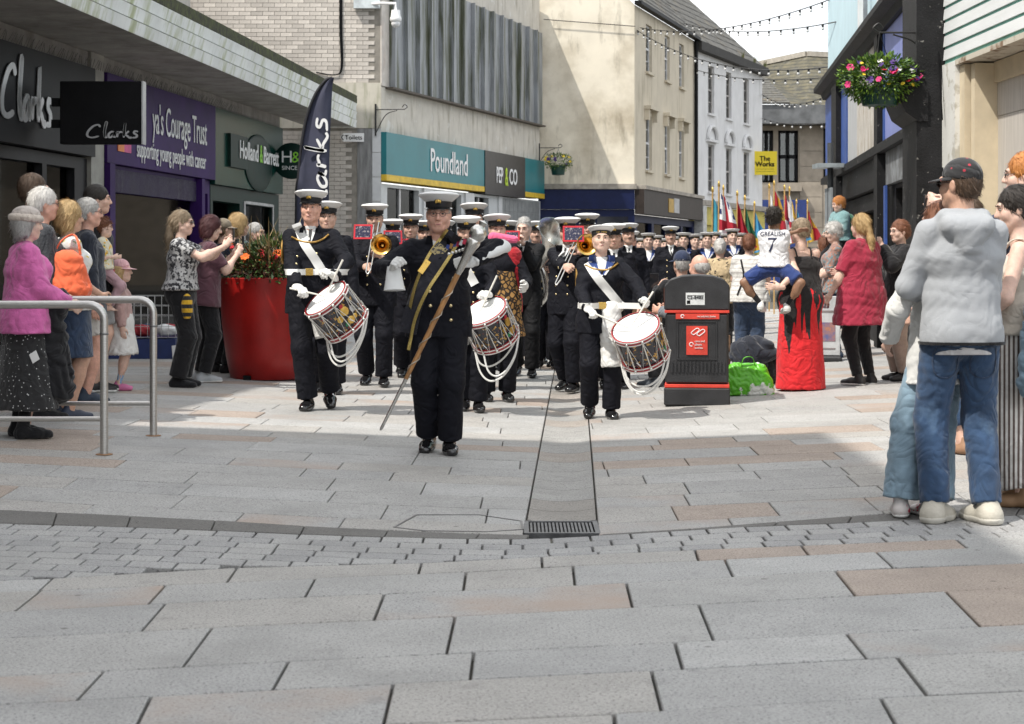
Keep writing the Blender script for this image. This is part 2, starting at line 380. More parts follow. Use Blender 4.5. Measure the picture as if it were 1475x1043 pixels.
class Person:
    def __init__(s, label, x, y, yaw=0, H=1.75, girth=1.0, lean=0, feet=None, hands=None, head=(0,0,0), skin='skin', vox=.014, group=None, z=0.0, name='person', female=False, belly=0.0, sh=1.0, loc=None, sit=None, kneeh=None, fine=.0088, neck=1.0, headk=1.0, hipw=1.0):
        p = gp(x, y) if loc is None else Vector(loc)
        s.root = thing(name, label, 'person', (p.x, p.y, p.z+z), R(yaw), group); s.skin = SKIN[skin]; s.vox = vox; s.fine = fine
        g = s.g = H/1.75; s.gi = girth; s.female = female; s.yaw = yaw
        feet = feet or [(-.10, 0, 0, 0), (.10, 0, 0, 0)]; hands = hands or {}
        s.feet = [tuple(f)+(0,)*(5-len(f)) for f in feet]            # x, y, heel pitch, toe-out yaw, lift
        hz = .925*g
        if sit: hz = sit
        ank = []
        for fx, fy, fp, fyaw, lift in s.feet: ank.append(V3(fx*g, fy*g+.02, (.085+lift)*g+max(0, math.sin(R(fp)))*.16*g))
        L1, L2 = .435*g, .425*g
        if not sit:
            for a, sx in zip(ank, (-1, 1)):
                dx = a[0]-sx*.09*g*hipw; dy = a[1]; rm = (L1+L2)*.997
                hz = min(hz, a[2]+math.sqrt(max(rm*rm-dx*dx-dy*dy, .01)))
        s.pel = V3(0, 0, hz+.015*g); T = rot3(0, lean); s.T = T
        up = lambda x, y, z: s.pel+T@V3(x*g, y*g, (z-.94)*g)
        s.up = up; s.hip = [V3(sx*.088*g*hipw, 0, hz) for sx in (-1, 1)]; s.knee = []; s.ank = []
        for h, a in zip(s.hip, ank):
            k, e = ik(h, a, L1, L2, (np.sign(h[0])*.12, -1, .1) if kneeh is None else (np.sign(h[0])*kneeh[0], kneeh[1], kneeh[2])); s.knee.append(k); s.ank.append(e)
        s.sh = [up(sx*.170*sh*(.92 if female else 1), .015, 1.405) for sx in (-1, 1)]; s.el = []; s.wr = []; s.hd = []
        U, Fo = .285*g, .255*g
        for i, sx in enumerate((-1, 1)):
            h = hands.get('ab'[i]) or {}
            if isinstance(h, tuple): h = {'p': h}
            t = h.get('p'); t = up(sx*.26, -.03, .86) if t is None else V3(t)*g
            e, wv = ik(s.sh[i], t, U, Fo, h.get('el', (sx*.5, .75, -.6))); s.el.append(e); s.wr.append(wv)
            u = V3(h['u']) if 'u' in h else wv-e; nn = V3(h['n']) if 'n' in h else V3(-sx, -.15, .05)
            s.hd.append((u/np.linalg.norm(u), nn, h.get('curl', .45), h.get('thumb', None)))
        s.nb = up(0, .012, 1.475); s.hr = rot3(*head); s.hs = g*.96*headk
        s.hc = s.nb+T@V3(0, -.012*g, .075*g)+rot3(head[0]*.5, head[1]*.5)@V3(0, -.01, .085)*g*headk
        s.belly = belly; s.neckr = neck; s.garments = {}
    def H_(s, *a): return s.hc+s.hr@(V3(*a)*s.hs)
    def torso(s, S, o=0.0, k=.05, bottom=.90):
        g, gi, up = s.g, s.gi, s.up; xx = s.T@V3(1, 0, 0)
        hipf = 1.12 if s.female else 1.0
        S.rc(up(0, .01, bottom), up(0, 0, 1.12), .108*g*gi*hipf+o, .092*g*gi+o, k, xx, 1.40)
        S.rc(up(0, 0, 1.12), up(0, .005, 1.29), .092*g*gi+o, .106*g*(.5+.5*gi)+o, k, xx, 1.40)
        S.rc(up(0, .005, 1.29), up(0, .02, 1.39), .106*g*(.5+.5*gi)+o, .058*g+o, k, xx, 1.6)
        for i in (0, 1): S.rc(s.sh[i]-s.T@V3(0, 0, .012), s.nb-V3(0, 0, .022), .040*g+o*.8, .034*g+o*.5, .04)
        if s.belly: S.el(up(0, -.05, 1.07), V3(.15*gi+o, .10*gi*s.belly+o, .15+o)*g, k=.06)
        if s.female:
            for sx in (-1, 1): S.el(up(sx*.068, -.085*(.6+.4*gi), 1.275), V3(.062+o, .055+o, .06+o)*g*(.7+.3*gi), k=.05)
        for sx in (-1, 1): S.el(up(sx*.062, .05, .92), V3(.085+o, .078+o, .09+o)*g*gi, k=.05)
    def leg(s, S, i, r0, r1, r2, k=.03, to=1.0, flat=False):
        h, kn, an = s.hip[i], s.knee[i], s.ank[i]
        if to <= 1: S.rc(h, h+(kn-h)*to, r0, r1, k, flat=flat)
        else:
            e = kn+(an-kn)*(to-1); S.rc(h, kn, r0, r1, k); S.rc(kn, e, r1, r2, k, flat=flat)
    def arm(s, S, i, r0, r1, r2, k=.025, to=2.0, flat=True):
        a, e, wv = s.sh[i], s.el[i], s.wr[i]
        if to <= 1: S.rc(a, a+(e-a)*to, r0, r0+(r1-r0)*to, k, flat=flat)
        else:
            S.rc(a, e, r0, r1, k); S.rc(e, e+(wv-e)*(to-1), r1, r2, k, flat=flat)
    def add(s, name, S, mat, vox=None, parent=None):
        o = link(name, np_mesh(name, [S.surf(vox or s.vox*(1.12 if s.vox > .0115 else 1.0))]), mat, parent or s.root); s.garments[name] = S; return o
    # ---- the body itself
    def body(s, bare_arms=True, bare_legs=False, gloves=None, face=True, feet=False):
        g, gi = s.g, s.gi; parts = []; S = SDF(); s.torso(S, -.010); ga = .5+.5*gi; lt = 1.0 if bare_legs else .74
        for i in (0, 1):
            s.arm(S, i, .047*g*ga, .038*g*ga, .027*g, flat=False); S.el(s.el[i]+(s.wr[i]-s.el[i])*.25, V3(.043, .043, .05)*g*ga, k=.04)
            s.leg(S, i, .083*g*gi*lt, .054*g*ga*lt, .037*g*lt, to=2.0); S.el(s.knee[i]+(s.ank[i]-s.knee[i])*.28+V3(0, .018, 0)*g, V3(.050, .052, .10)*g*ga*lt, k=.05)
            if feet: s.foot_shape(S, i, -.006)
        S.rc(s.nb, s.H_(0, .01, -.09), .055*g, .052*g, .03)
        parts.append(S.surf(s.vox*1.3 if (bare_arms or bare_legs) else .034)); s.bodyS = S
        # head
        Hd = SDF(); q = s.hs; Rm = s.hr; P = s.H_
        Hd.rc(s.nb-V3(0, 0, .03), P(0, .012, -.07), .056*g*s.neckr, .052*q*s.neckr, .03)
        Hd.el(P(0, .018, .028), V3(.076, .098, .095)*q, Rm, .02); Hd.el(P(0, -.022, -.035), V3(.064, .072, .080)*q, Rm, .04)
        Hd.el(P(0, -.062, -.095), V3(.030, .024, .022)*q, Rm, .03)
        for sx in (-1, 1):
            Hd.rc(P(sx*.056, -.005, -.062), P(sx*.018, -.062, -.098), .018*q, .016*q, .03)
            Hd.el(P(sx*.043, -.062, -.032), V3(.024, .022, .026)*q, Rm, .025)
            Hd.el(P(sx*.078, .014, -.012), V3(.009, .020, .032)*q, Rm, .008)
        Hd.rc(P(-.036, -.084, .026), P(.036, -.084, .026), .013*q, .013*q, .02)
        for sx in (-1, 1): Hd.el(P(sx*.031, -.104, .004), V3(.019, .017, .012)*q, Rm, .012, op='s')
        Hd.rc(P(0, -.092, .012), P(0, -.112, -.030), .0085*q, .0125*q, .012); Hd.rc(P(-.012, -.100, -.034), P(.012, -.100, -.034), .0085*q, .0085*q, .008)
        Hd.rc(P(-.020, -.090, -.0625), P(.020, -.090, -.0625), .0065*q, .0065*q, .008); Hd.rc(P(-.016, -.089, -.074), P(.016, -.089, -.074), .0075*q, .0075*q, .008)
        parts.append(Hd.surf(s.fine)); s.headS = Hd
        hs = []
        for i, sx in enumerate((-1, 1)):
            u, nn, curl, th = s.hd[i]; Sh = SDF(); hand_sdf(Sh, s.wr[i], u, nn, th if th else sx*(1 if np.cross(u, nn)@V3(0,0,1) >= -9 else 1)*s._thumb(i, u, nn), curl, s.g*(.93 if s.female else 1.02), fat=1.12 if gloves else 1.0)
            if gloves: link('glove', np_mesh('glove', [Sh.surf(.0065)]), gloves, s.root)
            else: hs.append(Sh.surf(.0072 if s.fine < .0085 else .0085))
        s.bo = link('body', np_mesh('body', parts+hs), s.skin, s.root)
        if face:
            b = MB()
            for sx in (-1, 1):
                e = MB().ball(P(sx*.031, -.0865, .004), (.0118*q, .0085*q, .0052*q), 8, 6, Matrix(Rm.tolist())); e.build('eye', MAT_EYE, s.root, True)
                e = MB().ball(P(sx*.031, -.0945, .004), (.0052*q, .003*q, .0056*q), 6, 4, Matrix(Rm.tolist())); e.build('iris', MAT_IRIS, s.root, True)
                e = MB().tube([P(sx*.016, -.0985, .0235), P(sx*.032, -.0990, .029), P(sx*.048, -.090, .0235)], [.0035*q, .0042*q, .0025*q], 5); e.build('eyebrow', s.browm if hasattr(s, 'browm') else MAT_BROW, s.root, True)
            e = MB().tube([P(-.021, -.0925, -.069), P(-.008, -.0965, -.068), P(.008, -.0965, -.068), P(.021, -.0925, -.069)], [.002*q, .0055*q, .0055*q, .002*q], 6); e.build('lips', MAT_LIP, s.root, True)
        return s
    def _thumb(s, i, u, nn):                             # the thumb points up or forward, or toward the body's middle when the palm faces down
        c = np.cross(u, nn); t = V3(-(-1, 1)[i]*.5, -.6, .8); return (1 if c@t > 0 else -1)*(-1, 1)[i]
    def foot_frame(s, i):
        fx, fy, fp, fyaw, lift = s.feet[i]; Rm = rot3(fyaw, fp); g = s.g; a = s.ank[i]
        return Rm, a-Rm@V3(0, 0, .085*g)
    def foot_shape(s, S, i, o=0.0, boot=False):
        Rm, b = s.foot_frame(i); g = s.g; q = lambda *a: b+Rm@(V3(*a)*g); w = Rm@V3(1, 0, 0)
        S.rc(q(0, .045, .035), q(0, -.075, .034), .037*g+o, .036*g+o, .02, w, 1.05); S.rc(q(0, -.075, .030), q(.004*(-1, 1)[i], -.165, .024), .034*g+o, .024*g+o, .025, w, 1.42)
        S.rc(q(0, .03, .05), q(0, .012, .10 if not boot else .2), .036*g+o, .034*g+o, .03)
        S.cut(-(Rm@V3(0, 0, 1)), -(Rm@V3(0, 0, 1))@b)
    def shoes(s, mat, sole=None, boot=False, o=.006, name='shoe', solez=.022):
        for i in (0, 1):
            S = SDF(); s.foot_shape(S, i, o, boot); sh = s.add(name, S, mat, max(.009, s.vox*.8))
            if sole:
                Rm, b = s.foot_frame(i); S2 = SDF(); s.foot_shape(S2, i, o+.004, False); n = Rm@V3(0, 0, 1); S2.cut(n, n@b+solez*s.g)
                link('sole', np_mesh('sole', [S2.surf(.011)]), sole, sh)
        return s
    # ---- clothes
    def top(s, name, mat, o=.014, sleeve=2.0, hem=.80, flare=.02, fold=(.003, 30), k=.05, arms=(.045, .040, .034), hood=None, neckline=None, sleeve_o=None, vox=None, straps=False, cuff=0):
        S = SDF(); g = s.g; xx = s.T@V3(1, 0, 0); s.torso(S, o, k)
        hipf = 1.12 if s.female else 1.0; r = .116*g*s.gi*hipf+o
        S.rc(s.up(0, .0, 1.08), s.up(0, .01, hem), .104*g*s.gi+o, r+flare, .05, xx, 1.40)
        n = -(s.T@V3(0, 0, 1)); S.cut(n, n@s.up(0, 0, hem))
        if neckline is not None: S.el(s.up(0, -.09, 1.50), V3(*neckline)*g, k=.01, op='s')
        if straps: S.cut(s.T@V3(0, 0, 1), (s.T@V3(0, 0, 1))@s.up(0, 0, 1.37))
        if sleeve > 0:
            so = o if sleeve_o is None else sleeve_o
            for i in (0, 1): s.arm(S, i, arms[0]*g*(.4+.6*s.gi)+so, arms[1]*g*(.4+.6*s.gi)+so, arms[2]*g+so+cuff, .03, to=min(sleeve, 1.97))
        if hood:
            S.rc(s.up(-.09, .05, 1.47), s.up(.09, .05, 1.47), .045*g, .045*g, .04); S.rc(s.up(-.075, .105, 1.43), s.up(.075, .105, 1.43), .058*g, .058*g, .02); S.rc(s.up(0, .125, 1.41), s.up(0, .130, 1.32), .050*g, .030*g, .02, xx, 1.9)
        if fold: S.noise = (fold[0], fold[1], s.root.location.x*3+1)
        return s.add(name, S, mat, vox)
    def trousers(s, mat, o=.012, to=1.96, r=(.098, .070, .062), fold=(.004, 30), name='trousers', top=1.0, vox=None):
        S = SDF(); g, gi = s.g, s.gi; xx = V3(1, 0, 0); ga = .5+.5*gi; hf = 1.08 if s.female else 1
        S.rc(s.pel+V3(0, .005, -.02)*g, s.up(0, 0, top+.04), .112*g*gi*hf+o, .104*g*gi+o, .05, xx, 1.4, flat=True)
        for sx in (-1, 1): S.el(s.pel+V3(sx*.062, .05, -.02)*g, V3(.086+o, .080+o, .09+o)*g*gi, k=.04)
        for i in (0, 1): s.leg(S, i, r[0]*g*gi+o*.5, r[1]*g*ga+o*.5, r[2]*g+o*.5, .03, to, True)
        if fold: S.noise = (fold[0], fold[1], s.root.location.x*5+2)
        return s.add(name, S, mat, vox)
    def skirt(s, mat, z0=1.06, z1=.45, r1=.20, o=.012, name='skirt', pleat=.006, npl=26, fw=1.3, vox=None, y1=0.0):
        S = SDF(); g = s.g; xx = V3(1, 0, 0)
        S.rc(s.up(0, 0, z0), s.pel, .100*g*s.gi+o, .125*g*s.gi+o, .04, xx, 1.4); S.rc(s.pel, V3(0, y1, z1*g), .125*g*s.gi+o, r1*g, .05, xx, fw, flat=True)
        for sx in (-1, 1): S.el(s.pel+V3(sx*.062, .05, -.02)*g, V3(.088+o, .082+o, .10+o)*g*s.gi, k=.05)
        S.noise = (pleat, npl, 3.1, .12); return s.add(name, S, mat, vox)
    # ---- hair and hats
    def hair(s, mat, style='short', vol=.010, vox=.011, name='hair', capped=False):
        S = SDF(); q = s.hs; P = s.H_; Rm = s.hr; v = vol
        if style != 'bald':
            S.el(P(0, .022, .032), (V3(.078, .098, .095)+v)*q, Rm, .02)
            S.el(P(0, .045, -.015), (V3(.072, .070, .075)+v*.6)*q, Rm, .02)
        else:
            S.el(P(0, .035, -.004), (V3(.079, .088, .062)+v*.4)*q, Rm, .02); S.el(P(0, .00, .085), V3(.075, .11, .055)*q, Rm, .02, op='s')
        S.el(P(0, -.125, -.055), V3(.066, .085, .115)*q, Rm, .012, op='s')
        if capped: nn = Rm@V3(0, 0, 1); S.cut(nn, nn@P(0, 0, .040))
        if style in ('short', 'bald', 'curly'):
            nn = Rm@V3(0, -.25, -1); nn /= np.linalg.norm(nn); S.cut(nn, nn@P(0, .05, -.068))
            for sx in (-1, 1): S.el(P(sx*.085, -.002, -.045), V3(.03, .034, .045)*q, Rm, .008, op='s')
        if style == 'long':
            for sx in (-1, 1): S.rc(P(sx*.062, .012, -.01), P(sx*.075, .035, -.20), .034*q, .030*q, .03)
            S.rc(P(0, .065, 0), P(0, .075, -.22), .055*q, .040*q, .04, Rm@V3(1,0,0), 1.7)
        if style == 'bob':
            for sx in (-1, 1): S.rc(P(sx*.064, .012, .0), P(sx*.070, .020, -.085), .032*q, .030*q, .03)
            S.rc(P(0, .06, 0), P(0, .06, -.09), .055*q, .046*q, .04, Rm@V3(1,0,0), 1.6)
        if style == 'ponytail':
            S.el(P(0, .112, .05), V3(.024, .024, .024)*q, Rm, .015)
            a = P(0, .125, .045); b = s.nb+s.T@V3(0, .115, .02)*s.g; c = s.nb+s.T@V3(.01, .125, -.14)*s.g
            S.rc(a, b, .024*q, .036*q, .02); S.rc(b, c, .036*q, .014*q, .03)
        if style == 'bun': S.el(P(0, .115, -.012), V3(.042, .036, .046)*q, Rm, .012)
        f = {'curly': (.008, 95), 'short': (.0028, 110)}.get(style, (.003, 85)); S.noise = (f[0], f[1], s.root.location.x)
        v, f_ = S.surf(vox); rn = np.random.RandomState(int(abs(s.root.location.x)*997) % 9999+7); N = {'bald': 500, 'short': 900}.get(style, 1300)
        if capped: N = N//2
        c = v[rn.randint(0, len(v), N)]; e_ = .004; gx = np.stack([S.ev(c+V3(*(e_*np.eye(3)[k]))) for k in range(3)], 1)-S.ev(c)[:,None]; nn = gx/(np.linalg.norm(gx, axis=1)[:,None]+1e-9)
        fl = (s.hr@V3(0, .55, -1.0)) if style != 'curly' else V3(0, 0, 0); d = np.tile(fl, (N, 1))+rn.normal(0, .22 if style != 'curly' else 1.0, (N, 3)); d = d-nn*(d*nn).sum(1)[:,None]; d /= np.linalg.norm(d, axis=1)[:,None]+1e-9; d += nn*(.16 if style != 'curly' else .5)
        sd = np.cross(d, nn); L = rn.uniform(.016, .040, (N, 1))*(1.5 if style in ('long', 'ponytail', 'bob') else 1.0); wd = .0019; p0 = c+nn*.0006
        q = np.stack([p0-sd*wd, p0+sd*wd, p0+d*L*.6+sd*wd*.8+nn*.001, p0+d*L*.6-sd*wd*.8+nn*.001, p0+d*L+sd*.0003, p0+d*L-sd*.0003], 1).reshape(-1, 3); b_ = np.arange(N)[:,None]*6; qf = np.concatenate([b_+np.array([[0, 1, 2, 3]]), b_+np.array([[3, 2, 4, 5]])])
        o = link(name, np_mesh(name, [(v, f_), (q, qf)]), mat, s.root); s.garments[name] = S; return o
    def at_head(s, o): o.matrix_local = M4(s.hr*s.hs, s.hc); return o
    def peaked_cap(s, badge=True, tilt=-5):
        e = MB(); sc = Matrix.Diagonal((1, 1.18, 1)); T = Matrix.Rotation(R(tilt), 3, 'X')
        prof = [(.086, .034), (.088, .038), (.090, .084), (.0, .085)]
        cr = [(.090, .080), (.100, .088), (.128, .112), (.140, .124), (.139, .131), (.125, .139), (.09, .146), (.05, .150), (0, .151)]
        c = s.at_head(MB().lathe(cr, 28, (0, .012, 0), T@sc).build('cap', CAPW, s.root, True)); c.name = 'cap'
        b = MB().lathe(prof, 28, (0, .012, 0), T@sc).build('cap_band', CAPB, c, True)
        m = MB(); N = 14; vs = []
        for i in range(N+1):
            a = math.pi*(1.0+i/N); ca, sa = math.cos(a), math.sin(a); ex = .036*abs(sa)**.8
            for (r, z) in ((.087, .044), (.086+ex, .042-ex*.50), (.086+ex, .039-ex*.50), (.085, .036)): vs.append((r*ca*1.0, .012+r*sa*1.18, z))
        fs = [(i*4+j, i*4+(j+1) % 4, (i+1)*4+(j+1) % 4, (i+1)*4+j) for i in range(N) for j in range(4)]; m.add([T@Vector(v) for v in vs], fs).build('peak', PEAK, c, True)
        if badge:
            m = MB(); m.ball(T@Vector((0, -.100, .082)), (.024, .007, .027), 10, 6); m.build('badge_backing', CAPB, c, True)
            m = MB(); m.ball(T@Vector((0, -.108, .080)), (.012, .004, .013), 8, 6); m.ball(T@Vector((0, -.107, .098)), (.009, .004, .007), 8, 5)
            for sx in (-1, 1): m.ball(T@Vector((sx*.014, -.106, .077)), (.006, .003, .013), 6, 5)
            m.build('badge', GOLD, c, True)
        return c
    def sailor_cap(s, tilt=-4, tally=True):
        sc = Matrix.Diagonal((1, 1.15, 1)); T = Matrix.Rotation(R(tilt), 3, 'X')
        c = s.at_head(MB().lathe([(.090, .072), (.102, .078), (.122, .098), (.128, .107), (.126, .114), (.08, .114), (0, .111)], 28, (0, .012, 0), T@sc).build('cap', CAPW, s.root, True))
        MB().lathe([(.086, .030), (.089, .032), (.091, .074), (.0, .075)], 28, (0, .012, 0), T@sc).build('cap_band', CAPB, c, True)
        if tally:
            m = MB(); rnd = random.Random(4)
            for i in range(9):                            # gold woven capitals round the front of the ribbon
                a = R(-90+(i-4)*7.5)
                if i == 3: continue
                p = Vector((.0925*math.cos(a), .012+.0925*math.sin(a)*1.15, .052)); t = Vector((-math.sin(a), math.cos(a), 0))
                m.bar(T@(p-t*.003+Vector((0,0,-.006))), T@(p-t*.003+Vector((0,0,.006))), .002); m.bar(T@(p-t*.003+Vector((0,0,.005))), T@(p+t*.003+Vector((0,0,.005))), .002)
                if i % 2: m.bar(T@(p+t*.003+Vector((0,0,-.006))), T@(p+t*.003+Vector((0,0,.006))), .002)
            m.build('cap_lettering', GOLD, c)
        return c
    def ball_cap(s, mat, back=False, sgn=1):
        S = SDF(); q = s.hs; P = s.H_; Rm = s.hr
        S.el(P(0, .018, .040), V3(.088, .108, .095)*q, Rm, .01); nn = Rm@V3(0, -.12, -1); S.cut(nn, nn@P(0, 0, .028)); f = -1 if not back else 1
        c = s.add('cap', S, mat, .008); m = MB(); N = 10; vs = []
        for i in range(N+1):
            a = math.pi*i/N; ca, sa = math.cos(a), math.sin(a); ex = .075*sa**.7
            for (r, z) in ((.084, .034), (.084+ex, .022-ex*.1), (.084+ex, .018-ex*.1), (.083, .029)): vs.append(P(r*ca, (.014+f*r*sa*1.15), z))
        m.add([Vector(v) for v in vs], [(i*4+j, i*4+(j+1) % 4, (i+1)*4+(j+1) % 4, (i+1)*4+j) for i in range(N) for j in range(4)]); m.build('peak', mat, c, True); return c
    def glasses(s, dark=False):
        P = s.H_; m = MB(); r = .0018*s.hs
        for sx in (-1, 1):
            pts = [P(sx*(.031+.021*math.cos(a)), -.106+.006*abs(math.cos(a)), .002+.016*math.sin(a)) for a in [2*math.pi*k/12 for k in range(12)]]; m.tube(pts, r, 5, closed=True)
            m.tube([P(sx*.052, -.102, .006), P(sx*.078, -.02, .008), P(sx*.080, .01, .002)], r, 5)
        m.tube([P(-.010, -.107, .006), P(.010, -.107, .006)], r, 5); o = m.build('spectacles', FRAME, s.root)
        if dark:
            m = MB()
            for sx in (-1, 1): m.ball(P(sx*.031, -.104, .002), (.021*s.hs, .004*s.hs, .016*s.hs), 10, 6, Matrix(s.hr.tolist()))
            m.build('lens', PEAK, o, True)
        return o
    def phone(s, p, u=(0,0,1), nrm=(0,-1,0), label='black smartphone', sz=(.075, .15)):
        """a phone at local point p; long side along u, screen toward nrm"""
        p = V3(p)*s.g; W = Matrix.Translation(s.root.location)@Matrix.Rotation(R(s.yaw), 4, 'Z'); u = Vector(u).normalized(); nn = Vector(nrm); nn = (nn-u*nn.dot(u)).normalized(); x = u.cross(nn)
        m = MB(); m.box(-sz[0]/2, sz[0]/2, -.0045, .0045, -sz[1]/2, sz[1]/2); o = m.build('phone', PHONE, None, bevel=.003)
        m = MB(); m.box(-sz[0]/2+.004, sz[0]/2-.004, -.0056, -.0046, -sz[1]/2+.006, sz[1]/2-.006); m.build('screen', SCREEN, o)
        B = Matrix((( x.x, -nn.x, u.x, p[0]), (x.y, -nn.y, u.y, p[1]), (x.z, -nn.z, u.z, p[2]), (0,0,0,1))); o.matrix_world = W@B; tag(o, label, 'phone'); return o
def skinmat(name, c):
    m = M(name, c, .52, var=.10, scale=35, bump=.02, bscale=300); b = m.node_tree.nodes['Principled BSDF']
    b.inputs['Subsurface Weight'].default_value = .08; b.inputs['Subsurface Radius'].default_value = (.6, .25, .12); b.inputs['Subsurface Scale'].default_value = .02; return m
SKIN = {'skin': skinmat('skin', (.62, .39, .30)), 'pale': skinmat('skin_pale', (.68, .46, .37)), 'tan': skinmat('skin_tan', (.52, .31, .22)), 'brown': skinmat('skin_brown', (.26, .14, .085)), 'red': skinmat('skin_flushed', (.66, .37, .28))}
MAT_EYE = M('eye_white', (.42, .38, .36), .25); MAT_IRIS = M('iris', (.03, .025, .02), .15); MAT_BROW = M('brow_hair', (.10, .065, .04), .8); MAT_LIP = M('lips', (.42, .17, .15), .4)
CAPW = M('cap_white', (.78, .78, .77), .7, var=.05, bump=.03, bscale=200); CAPB = M('cap_black', (.012, .012, .014), .6, bump=.03, bscale=300); PEAK = M('patent_black', (.01, .01, .011), .12, coat=.5)
GOLD = M('gold_wire', (.72, .47, .12), .35, .85, var=.25, scale=300); FRAME = M('spectacle_frame', (.03, .025, .025), .3); PHONE = M('phone_black', (.015, .015, .017), .3); SCREEN = M('phone_screen', (.02, .022, .026), .08)
def hairmat(name, c, c2=None): return M(name, c, .5, col2=c2, var=.35, scale=60, stretch=(3, 3, .5), bump=.12, bscale=160)
HAIR = {k: hairmat('hair_'+k, *v) for k, v in {'brown': ((.07, .04, .022),), 'dark': ((.022, .016, .012),), 'blonde': ((.40, .26, .11), (.58, .41, .20)), 'grey': ((.30, .29, .28), (.52, .51, .49)), 'white': ((.55, .53, .50), (.75, .73, .70)), 'ginger': ((.42, .15, .035), (.60, .26, .07)), 'auburn': ((.16, .06, .03), (.25, .10, .05)), 'ash': ((.22, .16, .10), (.36, .28, .19)), 'maroon': ((.06, .015, .02), (.10, .03, .03))}.items()}
def cloth(name, c, rough=.85, var=.12, bump=.05, bscale=220, sheen=.2, **k): return M(name, c, rough, var=var, scale=k.pop('scale', 14), bump=bump, bscale=bscale, sheen=sheen, wr=k.pop('wr', .6), **k)
# ---------------------------------------------------------------- ground: base sheet, slabs, setts, dark kerb band, drainage channel
GROUT = M('paving_joint', (.085, .080, .068), .95, var=.3, scale=20, bump=.1, bscale=90)
_xs = [-250, -60, -12]+[-8+i*.5 for i in range(33)]+[12, 60, 250]; _ys = [-120, -20, 4]+[8+i*.5 for i in range(16)]+[18, 24, 32, 44, 60, 120, 400]; m = MB()
m.add([(x, y, gz(x, y)-.030) for y in _ys for x in _xs], [(j*len(_xs)+i, j*len(_xs)+i+1, (j+1)*len(_xs)+i+1, (j+1)*len(_xs)+i) for j in range(len(_ys)-1) for i in range(len(_xs)-1)]); base = struct(m.build('ground', GROUT))
def granite(name, c, speck=.55, pink=None):
    m = M(name, c, .72, var=.08, scale=3.0, bump=.10, bscale=240, spec=.35)
    layer(m, tuple(k*.52 for k in c), 'noise', 85, .53, .61, amount=1.0)
    layer(m, tuple(min(1, k*1.35) for k in c), 'noise', 110, .55, .63, amount=1.0)
    layer(m, tuple(k*.70 for k in c), 'noise', 1.6, .50, .72, amount=.55)
    if pink: layer(m, pink, 'noise', 1.1, .44, .66, amount=.8)
    layer(m, (.10, .095, .085), 'voronoi', 3.1, .050, .035, amount=.65); layer(m, tuple(k*.62 for k in c), 'noise', 5.5, .60, .70, amount=.45); layer(m, (.20, .195, .185), 'noise', .9, .62, .80, amount=.25)
    return m
SLABM = [granite('granite_grey', (.372, .367, .356)), granite('granite_pale', (.405, .402, .394)), granite('granite_blue', (.358, .355, .348)), granite('granite_warm', (.380, .366, .346)),
         granite('granite_pink', (.365, .305, .262)), granite('granite_flushed', (.370, .366, .358), pink=(.38, .295, .24))]
SETTM = [granite('sett_grey', (.345, .342, .338)), granite('sett_pale', (.370, .366, .358)), granite('sett_dark', (.322, .320, .318))]
BANDM = granite('kerb_dark_granite', (.145, .140, .132))
rg = random.Random(11)
def lin(pts, x):
    for (x0, y0), (x1, y1) in zip(pts, pts[1:]):
        if x <= x1 or (x1, y1) == pts[-1]: return y0+(y1-y0)*(x-x0)/(x1-x0)
def slab_piece(mb, poly, gap=.006, top=0.0, th=.04, ch=.004):
    """a paving stone: polygon (list of x,y) shrunk by the joint, chamfered top edge"""
    k = len(poly); c = Vector((sum(p[0] for p in poly)/k, sum(p[1] for p in poly)/k)); P = [Vector(p[:2]) for p in poly]
    def inset(d):
        out = []
        for i in range(k):
            a, b, e = P[i-1], P[i], P[(i+1) % k]; n1 = Vector((-(b-a).y, (b-a).x)).normalized(); n2 = Vector((-(e-b).y, (e-b).x)).normalized()
            if n1.dot(c-b) < 0: n1 = -n1
            if n2.dot(c-b) < 0: n2 = -n2
            m = (n1+n2); m = m/max(.3, (1+n1.dot(n2))); out.append(b+m*d)
        return out
    o = inset(gap); i = inset(gap+ch); tl = [rg.uniform(-.0012, .0012) for _ in range(3)]
    zt = lambda p: top+gz(p.x, p.y)+tl[0]+(p.x-c.x)*tl[1]*1.5+(p.y-c.y)*tl[2]*1.5
    vs = [(p.x, p.y, top+gz(p.x, p.y)-th) for p in o]+[(p.x, p.y, zt(p)-ch) for p in o]+[(p.x, p.y, zt(p)) for p in i]
    fs = [(j, (j+1) % k, (j+1) % k+k, j+k) for j in range(k)]+[(j+k, (j+1) % k+k, (j+1) % k+2*k, j+2*k) for j in range(k)]+[tuple(range(2*k, 3*k))]
    mb.add(vs, fs)
pav = struct(empty('pavement'))
slab_jobs = []                                          # (polygon, material, size in the photograph)
def px_size(poly):
    xs = [p[0]*FPX/p[1] for p in poly]; ys = [1/p[1] for p in poly]; return (max(xs)-min(xs))*(max(ys)-min(ys))*FPX*HC
def inview(poly):
    return any(-40 < CX+p[0]*FPX/p[1] < 1515 and p[1] > 5.0 for p in poly)
